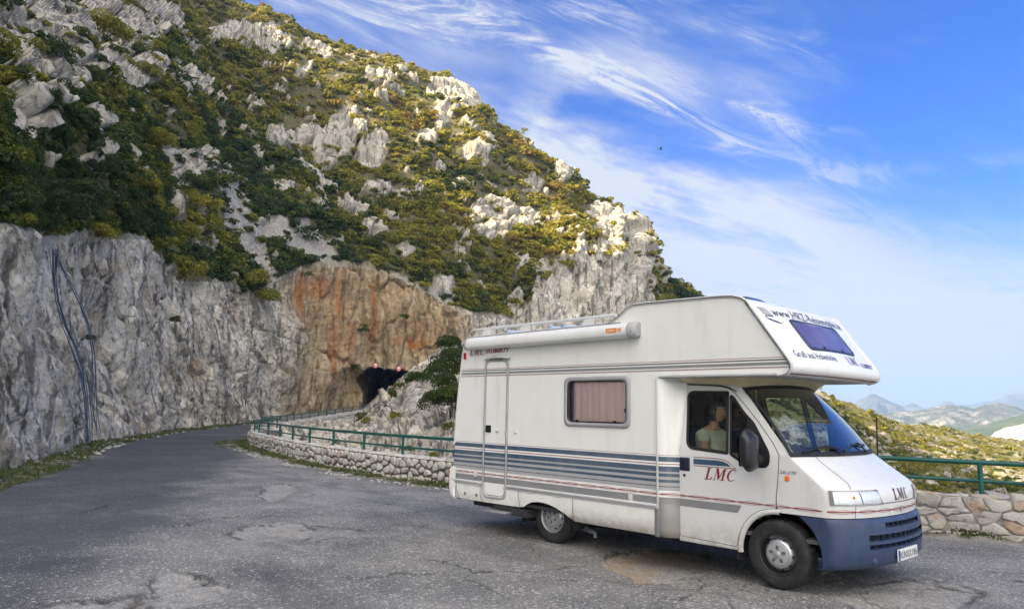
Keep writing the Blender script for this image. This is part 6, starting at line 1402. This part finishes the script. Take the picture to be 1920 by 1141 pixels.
def person(name_label, x, y, z, skin, shirt, pants, haircol, yaw, wheelhands, glasses=False, long=False):
    """seated figure; x, y, z is the hip point"""
    r = thing('person', (x, y, z - 0.10), name_label, 'person')
    J = [((x, y, z), 0.13), ((x - 0.02, y, z + 0.14), (0.13, 0.155)), ((x - 0.03, y, z + 0.30), (0.12, 0.165)), ((x - 0.01, y, z + 0.44), (0.10, 0.15)), ((x + 0.02, y, z + 0.535), 0.056), ((x + 0.045, y, z + 0.60), 0.052)]
    E = [(0, 1), (1, 2), (2, 3), (3, 4), (4, 5)]
    S = [((x, y, z + 0.02), 0.150), ((x - 0.02, y, z + 0.14), (0.152, 0.172)), ((x - 0.03, y, z + 0.30), (0.142, 0.188)), ((x - 0.012, y, z + 0.435), (0.112, 0.170)), ((x + 0.015, y, z + 0.505), 0.070)]
    SE_ = [(0, 1), (1, 2), (2, 3), (3, 4)]
    for sg in (-1, 1):
        k = len(J); sh = Vector((x - 0.01, y + sg * 0.185, z + 0.435)); el = Vector((x + 0.075, y + sg * 0.235, z + 0.165))
        wr = Vector(wheelhands[0 if sg < 0 else 1]); J += [(tuple(sh), 0.060), (tuple(sh.lerp(el, 0.5)), 0.050), (tuple(el), 0.042), (tuple(el.lerp(wr, 0.4)), 0.043), (tuple(wr), 0.026)]; E += [(3, k), (k, k + 1), (k + 1, k + 2), (k + 2, k + 3), (k + 3, k + 4)]
        hand(J, E, wr, k + 4, (wr - el) + Vector((0.02, 0, -0.03)), (0.1, 0, 1), -sg)
        q = len(S); S += [(tuple(sh + Vector((0, -0.004 * sg, 0.004))), 0.082), (tuple(sh.lerp(el, 0.42)), 0.074)]; SE_ += [(3, q), (q, q + 1)]
        k = len(J); kn = Vector((x + 0.42, y + sg * 0.12, z + 0.04)); an = Vector((x + 0.50, y + sg * 0.11, z - 0.36)); J += [((x + 0.06, y + sg * 0.09, z - 0.01), 0.092), (tuple(kn), 0.066), (tuple(an), 0.045), (tuple(an + Vector((0.14, 0, -0.04))), 0.038)]; E += [(0, k), (k, k + 1), (k + 1, k + 2), (k + 2, k + 3)]
    skin_mesh('body', J, E, skin, r)
    skin_mesh('shirt', S, SE_, shirt, r)
    T = [((x, y, z - 0.005), 0.150)]; TE = []
    for sg in (-1, 1):
        k = len(T); T += [((x + 0.06, y + sg * 0.09, z - 0.01), 0.108), ((x + 0.42, y + sg * 0.12, z + 0.04), 0.080), ((x + 0.50, y + sg * 0.11, z - 0.34), 0.064)]; TE += [(0, k), (k, k + 1), (k + 1, k + 2)]
    skin_mesh('trousers', T, TE, pants, r)
    hc = Vector((x + 0.075, y, z + 0.705)); mb = MB(); R = head(mb, hc, yaw); hd = mb.build('head', skin, r)
    mb = MB(); G = []
    for i in range(12):
        a = -0.5 + (PI / 2 + 0.5) * i / 11; row = []
        for j in range(28):
            t = 2 * PI * j / 28; front_ = math.cos(t) > 0.35; aa = max(a, 0.42) if front_ else (a if long else max(a, -0.25))
            kx = 1.13 + 0.03 * math.sin(7 * t + 3 * a); row.append(hc + R @ Vector((math.cos(aa) * math.cos(t) * 0.100 * kx - 0.006, math.cos(aa) * math.sin(t) * 0.080 * kx, math.sin(aa) * 0.120 * kx)))
        G.append(row)
    mb.grid(G, 0, True, closed=True); mb.build('hair', plain('hair', haircol, 0.6, 0, 0.3, 60), r)
    mb = MB()
    for sg in (-1, 1):
        e = hc + R @ Vector((0.086, sg * 0.032, 0.006))
        mb.lathe([(0, 0.012), (0.008, 0.009), (0.012, 0)], e, R @ Vector((1, sg * 0.2, 0)), 10, 0)
        if glasses: mb.lathe([(0, 0.022), (0.022, 0.020), (0.026, 0.014)], e, R @ Vector((1, sg * 0.25, -0.05)), 14, 1); mb.tube([e + R @ Vector((0.015, sg * 0.022, 0.004)), hc + R @ Vector((-0.01, sg * 0.086, 0.01))], 0.003, 6, 1)
    mb.build('glasses' if glasses else 'eyes', [plain('eye_white', (0.7, 0.68, 0.65), 0.3), plain('dark_glasses', (0.006, 0.006, 0.007), 0.12)], r)
    mb = MB(); mo = hc + R @ Vector((0.094, 0, -0.058)); mb.tube([mo + R @ Vector((-0.012, -0.024, 0.001)), mo + R @ Vector((0.004, 0, 0)), mo + R @ Vector((-0.012, 0.024, 0.001))], 0.004, 6); mb.build('mouth', plain('lips', (0.36, 0.11, 0.09), 0.5), r)
    return r
m = Mat('cream_shirt'); m.col(m.mix(m.ramp(m.noise(m.map(m.pos(), (1, 1, 3)), 9, 4), 0.35, 0.65), (0.50, 0.50, 0.34), (0.62, 0.61, 0.50))); m.rough(0.9); M_shirt = m.m
person('person in a cream short sleeved shirt with dark grey hair in the near cab seat', 2.18, 0.50, 1.03, M_skin, M_shirt, plain('red_trousers', (0.30, 0.09, 0.05), 0.9), (0.035, 0.033, 0.033), -0.05, ((2.55, 0.33, 1.23), (2.52, 0.62, 1.20)), False, True)
person('person wearing dark glasses in the far cab seat behind the steering wheel', 1.80, 1.58, 1.02, M_skin2, plain('dark_blue_shirt', (0.02, 0.03, 0.06), 0.9), plain('dark_trousers', (0.03, 0.03, 0.035), 0.9), (0.02, 0.018, 0.016), -0.35, ((2.34, 1.44, 1.22), (2.34, 1.74, 1.22)), True)
# small white and brown dog looking out over the dashboard
dg = thing('dog', (3.02, 0.46, 1.29), 'small white and brown dog looking out over the dashboard', 'dog')
M_dw = plain('white_fur', (0.62, 0.60, 0.57), 0.95, 0, 0.1, 40); M_db = plain('brown_fur', (0.12, 0.055, 0.03), 0.95, 0, 0.2, 40)
c = Vector((3.00, 0.48, 1.50)); fz = Vector((0.60, -0.75, -0.1)).normalized(); sd_ = Vector((0.78, 0.62, 0)).normalized()
J = [((2.80, 0.60, 1.12), 0.085), ((2.86, 0.58, 1.24), 0.085), ((2.93, 0.54, 1.36), 0.075), (tuple(c - Vector((0.03, -0.02, 0.05))), 0.055), (tuple(c), 0.062), (tuple(c + fz * 0.05 - Vector((0, 0, 0.01))), 0.040), (tuple(c + fz * 0.10 - Vector((0, 0, 0.022))), 0.026),
     ((2.96, 0.48, 1.27), 0.032), ((3.02, 0.43, 1.315), 0.022), ((2.98, 0.62, 1.27), 0.032), ((3.06, 0.60, 1.315), 0.022), ((2.70, 0.68, 1.06), 0.02), ((2.62, 0.72, 1.16), 0.012), ((2.84, 0.50, 1.02), 0.04), ((2.92, 0.46, 0.95), 0.022), ((2.84, 0.70, 1.02), 0.04), ((2.92, 0.68, 0.95), 0.022)]
skin_mesh('body', J, [(0, 1), (1, 2), (2, 3), (3, 4), (4, 5), (5, 6), (2, 7), (7, 8), (2, 9), (9, 10), (0, 11), (11, 12), (0, 13), (13, 14), (0, 15), (15, 16)], M_dw, dg)
for sg in (-1, 1): skin_mesh('ear', [(tuple(c + sd_ * sg * 0.045 + Vector((0, 0, 0.045))), (0.012, 0.026)), (tuple(c + sd_ * sg * 0.078 + Vector((0, 0, 0.0))), (0.012, 0.030)), (tuple(c + sd_ * sg * 0.082 - Vector((0, 0, 0.055))), (0.010, 0.020))], [(0, 1), (1, 2)], M_db, dg)
for sg in (-1, 1): MB().lathe([(0, 0.016), (0.020, 0.012), (0.030, 0.0)], c + sd_ * sg * 0.034 + fz * 0.043 + Vector((0, 0, 0.020)), fz + sd_ * sg * 0.5, 12).build('fur_patch', M_db, dg)
mb = MB(); mb.lathe([(0, 0.012), (0.010, 0.008), (0.013, 0)], c + fz * 0.128 - Vector((0, 0, 0.016)), fz, 10)
for sg in (-1, 1): mb.lathe([(0, 0.006), (0.006, 0.004), (0.008, 0)], c + sd_ * sg * 0.030 + fz * 0.062 + Vector((0, 0, 0.016)), fz + sd_ * sg * 0.3, 8)
mb.build('nose', M_black, dg)

# ================================================================== tunnel signs and the bird
def sign(px, py, d, label, mark):
    p = Vector(pix(px, py, d)); n = (Vector(CAM) - p); n.z = 0; n.normalize(); r = thing('traffic_sign', tuple(p), label, 'sign'); u = Vector((0, 0, 1)).cross(n)
    mb = MB(); mb.lathe([(0.0, 0.02), (0.27, 0.02), (0.27, 0.0), (0.0, 0.0)], p, n, 32, 0); mb.build('disc', plain('sign_white', (0.75, 0.75, 0.75), 0.4), r)
    MB().lathe([(0.195, 0.0205), (0.198, 0.024), (0.285, 0.024), (0.285, -0.005)], p, n, 32, 0).build('red_ring', plain('sign_red', (0.55, 0.01, 0.02), 0.4), r)
    mb = MB(); f = lambda a, b: tuple(p + n * 0.026 + u * a + Vector((0, 0, b)))
    V, F = text2d(mark, 0, 0.03); mb.add([f((v[0] - 0.5) * 0.34, (v[1] - 0.5) * 0.17) for v in V], F); mb.build('sign_lettering', M_black, r)
    MB().tube([p - n * 0.01 + Vector((0, 0, -0.28)), p - n * 0.03 + Vector((0, 0, 0.75))], 0.03, 8).build_each('bracket', M_steel, r)
sign(704, 685, 77.0, 'round red ringed sign above the middle of the tunnel mouth', '3,5m'); sign(747.5, 691, 78.0, 'round red ringed sign at the right shoulder of the tunnel mouth', '3,5t')
p = Vector(pix(1239, 280, 60)); b = thing('bird', tuple(p), 'small dark bird flying in the blue sky above the motorhome', 'bird')
M_bird = plain('dark_feathers', (0.03, 0.028, 0.026), 0.8); u = Vector(RGT); v = Vector((0, 0, 1)); w_ = Vector(FWD)
skin_mesh('body', [(tuple(p - u * 0.16), 0.012), (tuple(p - u * 0.09), 0.03), (tuple(p), 0.042), (tuple(p + u * 0.09), 0.03), (tuple(p + u * 0.13), 0.022)], [(0, 1), (1, 2), (2, 3), (3, 4)], M_bird, b)
for sg in (-1, 1): mb = MB(); mb.grid([[tuple(p + w_ * sg * s_ + u * (0.05 - t * (0.13 - 0.08 * s_)) - u * 0.12 * s_ + v * (0.12 * math.sin(s_ * 3.2) + 0.004 * (t > 0))) for t in (0, 0.5, 1)] for s_ in (0.02, 0.12, 0.25, 0.38)], 0, True); mb.build('wing', M_bird, b)
mb = MB(); mb.add([p - u * 0.13 - w_ * 0.015, p - u * 0.13 + w_ * 0.015, p - u * 0.25 + w_ * 0.05, p - u * 0.25 - w_ * 0.05, p - u * 0.13 + v * 0.01], [(0, 1, 2, 3), (0, 4, 3), (1, 4, 2)]); mb.build('tail', M_bird, b)
# ------------------------------------------------------------------ shrubs of the slopes
ml = Mat('shrub_leaf'); hu_ = ml.attr('hue'); ti_ = ml.attr('tint')
def ramp5():
    n = ml.node('ShaderNodeValToRGB'); e = n.color_ramp.elements; ml.l.new(hu_, n.inputs[0])
    cols = [(0.0, (0.030, 0.056, 0.016)), (0.25, (0.055, 0.080, 0.018)), (0.5, (0.19, 0.19, 0.026)), (0.75, (0.275, 0.25, 0.042)), (1.0, (0.20, 0.14, 0.03))]
    e[0].position, e[0].color = cols[0][0], cols[0][1] + (1,); e[1].position, e[1].color = cols[-1][0], cols[-1][1] + (1,)
    for p_, c_ in cols[1:-1]: x = e.new(p_); x.color = c_ + (1,)
    return n.outputs[0]
c_ = ramp5()
ml.col(ml.mix(ti_, ml.mix(1.0, c_, (0.55, 0.55, 0.5), 'MULTIPLY'), ml.mix(1.0, c_, (1.6, 1.55, 1.4), 'MULTIPLY')))
ml.rough(0.65); ml.b.inputs['Specular IOR Level'].default_value = 0.25
tr = ml.node('ShaderNodeBsdfTranslucent'); ml.l.new(ml.mix(1.0, c_, (1.5, 1.5, 0.8), 'MULTIPLY'), tr.inputs[0])
mx = ml.node('ShaderNodeMixShader'); mx.inputs[0].default_value = 0.35; out = [n for n in ml.n if n.type == 'OUTPUT_MATERIAL'][0]
ml.l.new(ml.b.outputs[0], mx.inputs[1]); ml.l.new(tr.outputs[0], mx.inputs[2]); ml.l.new(mx.outputs[0], out.inputs[0])
M_leaf = ml.m
def bush_quads(nq, leaf, rg, flat=0.75, lobes=6):
    """unit bush: leaf clumps through the volume of several lobes; returns corners (nq,4,3), tint"""
    L = [(rg.normal(0, 0.36), rg.normal(0, 0.36), rg.uniform(0.10, 0.55), rg.uniform(0.30, 0.58)) for _ in range(lobes)]
    w = np.array([l[3] ** 2 for l in L]); w /= w.sum(); k = rg.choice(len(L), nq, p=w)
    C = np.array([l[:3] for l in L])[k]; R = np.array([l[3] for l in L])[k]
    d = rg.normal(size=(nq, 3)); d /= np.linalg.norm(d, axis=1, keepdims=True); d[:, 2] = np.where(d[:, 2] < -0.35, -d[:, 2], d[:, 2])
    rr = rg.uniform(0.55, 1.0, nq) ** 0.5
    c = C + d * (R * rr)[:, None]; c[:, 2] = np.maximum(c[:, 2] * flat, -0.05)
    n = d + rg.normal(0, 0.55, (nq, 3)); n /= np.linalg.norm(n, axis=1, keepdims=True)
    a = np.cross(n, rg.normal(size=(nq, 3))); a /= np.linalg.norm(a, axis=1, keepdims=True); b = np.cross(n, a)
    s = leaf * rg.uniform(0.6, 1.35, nq)[:, None]
    q = np.stack([c - a * s * 0.5 - b * s, c + a * s * 0.6 - b * s * 0.7, c + a * s * 0.4 + b * s, c - a * s * 0.6 + b * s * 0.6], 1)
    t = np.clip(rg.uniform(0, 1, nq) ** 1.4 * 0.9, 0, 1)
    return q, t
def sample_pts(V, w, n, rg):
    """random points on a grid of vertices with weights per cell"""
    p = w[:-1, :-1].ravel(); p = p / p.sum(); k = rg.choice(p.size, n, p=p); nc = V.shape[1] - 1; i, j = k // nc, k % nc
    u, v = rg.uniform(size=(2, n)); u, v = u[:, None], v[:, None]
    P = V[i, j] * (1 - u) * (1 - v) + V[i, j + 1] * u * (1 - v) + V[i + 1, j] * (1 - u) * v + V[i + 1, j + 1] * u * v
    return P, i, j
rg = np.random.default_rng(23)
BUSH = []       # x, y, z, radius, hue, place
# hillside: dense garrigue, thin on rock and scree, in drifts of kinds
wgt = (hill > 0.5) * (1 - np.clip(rock * 1.05, 0, 1)) * (1 - 0.93 * scree) * (H.T < 3.0) * np.interp(dist, [8, 25, 60, 180], [0.15, 0.6, 1.0, 1.15])
wgt = wgt * (0.50 + 0.65 * sstep(-0.25, 0.15, fbm(HV / 5.5, 3, 601))) + 0.06 * (hill > 0.5) * rock * (H.T < 3.0)
P, ii, jj_ = sample_pts(HV, wgt, 14500, rg)
drift = fbm(P / 20, 3, 603); drift2 = fbm(P / 5, 3, 605)
hue = np.clip(0.25 + 0.26 * drift + 0.28 * drift2 + rg.normal(0, 0.15, len(P)) + 0.38 * sstep(300, 750, H.PX[ii, jj_] - (H.PY[ii, jj_] - 250) * 1.2), 0, 1)  # last term paints the sunlit zone into the hue: yellower towards the upper right
dd_ = np.linalg.norm(P - CAM, axis=1)
siz = np.exp(rg.normal(0, 0.38, len(P))) * np.interp(dd_, [10, 30, 90, 170], [0.26, 0.40, 0.70, 0.86])
for p, h, s in zip(P, hue, siz): BUSH.append((p[0], p[1], p[2], min(s, 2.6), h, 0))
for px, py, s, h in [(1235, 500, 2.6, 0.03), (1250, 520, 2.8, 0.0), (1268, 530, 2.4, 0.06), (1282, 545, 2.2, 0.02), (1255, 545, 2.8, 0.05), (1230, 545, 2.6, 0.12), (1297, 548, 2.2, 0.03), (1308, 552, 1.8, 0.05), (1210, 530, 2.0, 0.2), (1272, 560, 2.6, 0.08), (1290, 566, 2.4, 0.1), (1245, 570, 2.4, 0.1)]:
    p = pix(px, py + 14, 143); BUSH.append((p[0], p[1], p[2], s, h, 0))
for px, py, d, s, h in [(60, 262, 34, 1.7, 0.02), (85, 290, 33, 1.5, 0.05), (40, 240, 36, 1.4, 0.08), (130, 380, 25, 0.9, 0.1), (165, 365, 28, 1.0, 0.12), (105, 350, 27, 1.1, 0.03), (560, 488, 78, 2.2, 0.10), (530, 455, 82, 2.0, 0.3), (300, 470, 48, 1.4, 0.55), (350, 505, 52, 1.6, 0.6), (470, 520, 66, 2.0, 0.6), (490, 545, 66, 1.6, 0.55), (225, 430, 42, 1.2, 0.5), (170, 430, 34, 1.0, 0.8), (790, 520, 88, 2.0, 0.15), (870, 555, 92, 2.4, 0.85), (925, 560, 96, 3.0, 0.12), (990, 580, 98, 2.2, 0.25), (900, 590, 94, 2.2, 0.35), (700, 490, 86, 2.4, 0.6), (640, 480, 84, 2.2, 0.55)]:
    p = pix(px, py + 12, d); BUSH.append((p[0], p[1], p[2], s, h, 0))
# outcrop
for px, py, d, s, h in [(840, 665, 40, 1.15, 0.22), (822, 690, 39, 1.1, 0.25), (850, 640, 44, 1.2, 0.3), (835, 715, 37, 1.05, 0.2), (845, 745, 33, 1.35, 0.28), (820, 745, 34, 1.1, 0.35), (865, 740, 33, 1.3, 0.25), (790, 708, 47, 1.3, 0.2), (735, 735, 45, 0.8, 0.3), (748, 715, 48, 0.7, 0.4), (742, 775, 38, 0.6, 0.5), (838, 798, 30, 0.6, 0.35), (675, 778, 52, 1.0, 0.3), (690, 783, 46, 0.7, 0.55), (840, 840, 26, 0.55, 0.3), (700, 800, 40, 0.5, 0.5), (868, 690, 40, 1.2, 0.3), (880, 790, 30, 0.9, 0.3), (812, 850, 24, 0.4, 0.4), (677, 825, 32, 0.45, 0.5), (920, 720, 38, 1.4, 0.3), (990, 760, 36, 1.3, 0.3), (765, 835, 27, 0.45, 0.25)]:
    p = pix(px, py + 8, d); BUSH.append((p[0], p[1], p[2], s * (1.0 if s > 1.02 else 0.68), h, 1))
# tufts on the road cliff
for px, py, d, s, h in [(172, 638, 30, 0.55, 0.1), (330, 602, 47, 0.7, 0.1), (105, 430, 26, 0.6, 0.2), (235, 465, 41, 0.7, 0.3), (680, 620, 80, 0.9, 0.1), (683, 612, 80, 0.8, 0.3), (580, 515, 76, 1.0, 0.3), (760, 595, 82, 1.0, 0.2), (665, 690, 78, 1.0, 0.1)]:
    p = pix(px, py, d - 0.4); BUSH.append((p[0], p[1], p[2], s * 0.62, h + 0.1, 2))
# slope beyond the right wall
dr_ = np.linalg.norm(RV_ - CAM, axis=-1)
w2 = (1 - 0.96 * rrock) * (RR.T > 0.5) * (RR.T < 2.0) * np.interp(RR.PX, [1400, 1500, 1990, 2300], [0.15, 1, 1, 0.15]) * np.interp(dr_, [30, 90, 300], [0.8, 1.0, 1.2])
P, ii, jj_ = sample_pts(RV_, w2, 8500, rg)
h2 = np.clip(0.55 + 0.35 * fbm(P / 15, 3, 611) + rg.normal(0, 0.14, len(P)), 0.1, 0.86); dd2 = np.linalg.norm(P - CAM, axis=1)
s2 = np.exp(rg.normal(0, 0.35, len(P))) * np.interp(dd2, [30, 80, 300], [0.22, 0.30, 0.66])
for p, h, s in zip(P, h2, s2): BUSH.append((p[0], p[1], p[2], min(s, 2.0), h, 3))
BUSH = np.array(BUSH)
Q = BUSH[:, :3] - CAM; dep = Q @ FWD; bx = 960 + FPX * (Q @ RGT) / dep; by = 570.5 - FPX * (Q @ UPV) / dep; spx = BUSH[:, 3] / dep * FPX
hid = (bx > 860) & (by > np.interp(bx, [860, 1190, 1400, 1660], [640, 585, 560, 600])) & (bx < 1530)
inview = (bx > 5) & (bx < 1915) & (by > 5) & (by < 1130) & ~hid
hid2 = (BUSH[:, 5] == 3) & (by > 925)
inview &= ~hid2
order = np.argsort(-np.where(inview, spx, 0)); big300 = order[:296]; rest = order[296:]
KIND = ['dark green', 'deep green', 'olive green', 'yellow olive', 'russet brown']
WHERE = ['shrub growing on the rocky mountainside above the road', 'shrub growing on the white rock spur by the tunnel', 'small shrub clinging to the bare road cliff', 'shrub on the sunlit slope beyond the right wall']
protos = {}
def proto(hk, var, fine):
    k = (hk, var, fine)
    if k not in protos:
        r2 = np.random.default_rng(hk * 10 + var + fine * 100); nq = (2400, 900)[fine]
        q, t = bush_quads(nq, (0.040, 0.070)[fine], r2, r2.uniform(0.7, 1.05), 7)
        me = mesh_np('shrub', q.reshape(-1, 3), np.arange(nq * 4).reshape(-1, 4), False)
        hh = np.clip(hk / 4 + r2.uniform(-0.1, 0.1) + r2.normal(0, 0.04, nq), 0, 1)
        fattr(me, 'hue', np.repeat(hh, 4)); fattr(me, 'tint', np.repeat(t, 4)); me.materials.append(M_leaf); protos[k] = me
    return protos[k]
for i in big300:
    x, y, z, s, h, pl = BUSH[i]; hk = int(round(h * 4)); o = bpy.data.objects.new('shrub', proto(hk, int(rg.integers(3)), 0 if spx[i] > 30 else 1))
    COL.objects.link(o); o.location = (x, y, z - 0.12 * s); o.rotation_euler = (rg.normal(0, 0.12), rg.normal(0, 0.12), rg.uniform(0, 6.28)); o.scale = (s, s * rg.uniform(0.8, 1.2), s * rg.uniform(0.75, 1.15))
    tag(o, KIND[hk] + ' ' + WHERE[int(pl)], 'shrub', KIND[hk] + ' shrubs ' + ['on the mountainside', 'on the rock spur', 'on the road cliff', 'on the right slope'][int(pl)])
QV, HU, TI = [], [], []
for i in rest:
    x, y, z, s, h, pl = BUSH[i]; px_ = spx[i]
    nq = int(np.clip(px_ * 13, 50, 330)) if px_ < 40 else 1100; leaf = float(np.clip(1.9 / max(px_, 4), 0.085, 0.18)) if px_ < 40 else 0.055
    q, t = bush_quads(nq, leaf, rg, rg.uniform(0.65, 1.05), 5); a = rg.uniform(0, 6.28)
    Rz = np.array([[math.cos(a), -math.sin(a), 0], [math.sin(a), math.cos(a), 0], [0, 0, 1]])
    QV.append(((q.reshape(-1, 3) @ Rz.T) * s + np.array([x, y, z - 0.12 * s])).astype(np.float32)); HU.append(np.full(nq * 4, h) + np.repeat(rg.normal(0, 0.05, nq), 4)); TI.append(np.repeat(t, 4))
QV = np.concatenate(QV); me = mesh_np('scrub', QV, np.arange(len(QV)).reshape(-1, 4), False)
fattr(me, 'hue', np.clip(np.concatenate(HU), 0, 1)); fattr(me, 'tint', np.concatenate(TI))
tag(link('scrub', me, M_leaf), 'low scrub covering the rocky slopes', None, None, 'stuff')
# ------------------------------------------------------------------ the air: one even haze box round everything
hz = MB().box((-4300, -4300, -110), (4300, 4300, 205)); ho = hz.build('haze', None)
hm = bpy.data.materials.new('haze'); hm.use_nodes = True; hn = hm.node_tree.nodes; hn.clear()
pv = hn.new('ShaderNodeVolumePrincipled'); pv.inputs['Color'].default_value = (0.42, 0.64, 1.0, 1); pv.inputs['Density'].default_value = 3.4e-4
pv.inputs['Density Attribute'].default_value = ''; pv.inputs['Anisotropy'].default_value = 0.1
oo = hn.new('ShaderNodeOutputMaterial'); hm.node_tree.links.new(pv.outputs[0], oo.inputs['Volume'])
ho.data.materials.append(hm); ho['kind'] = 'stuff'
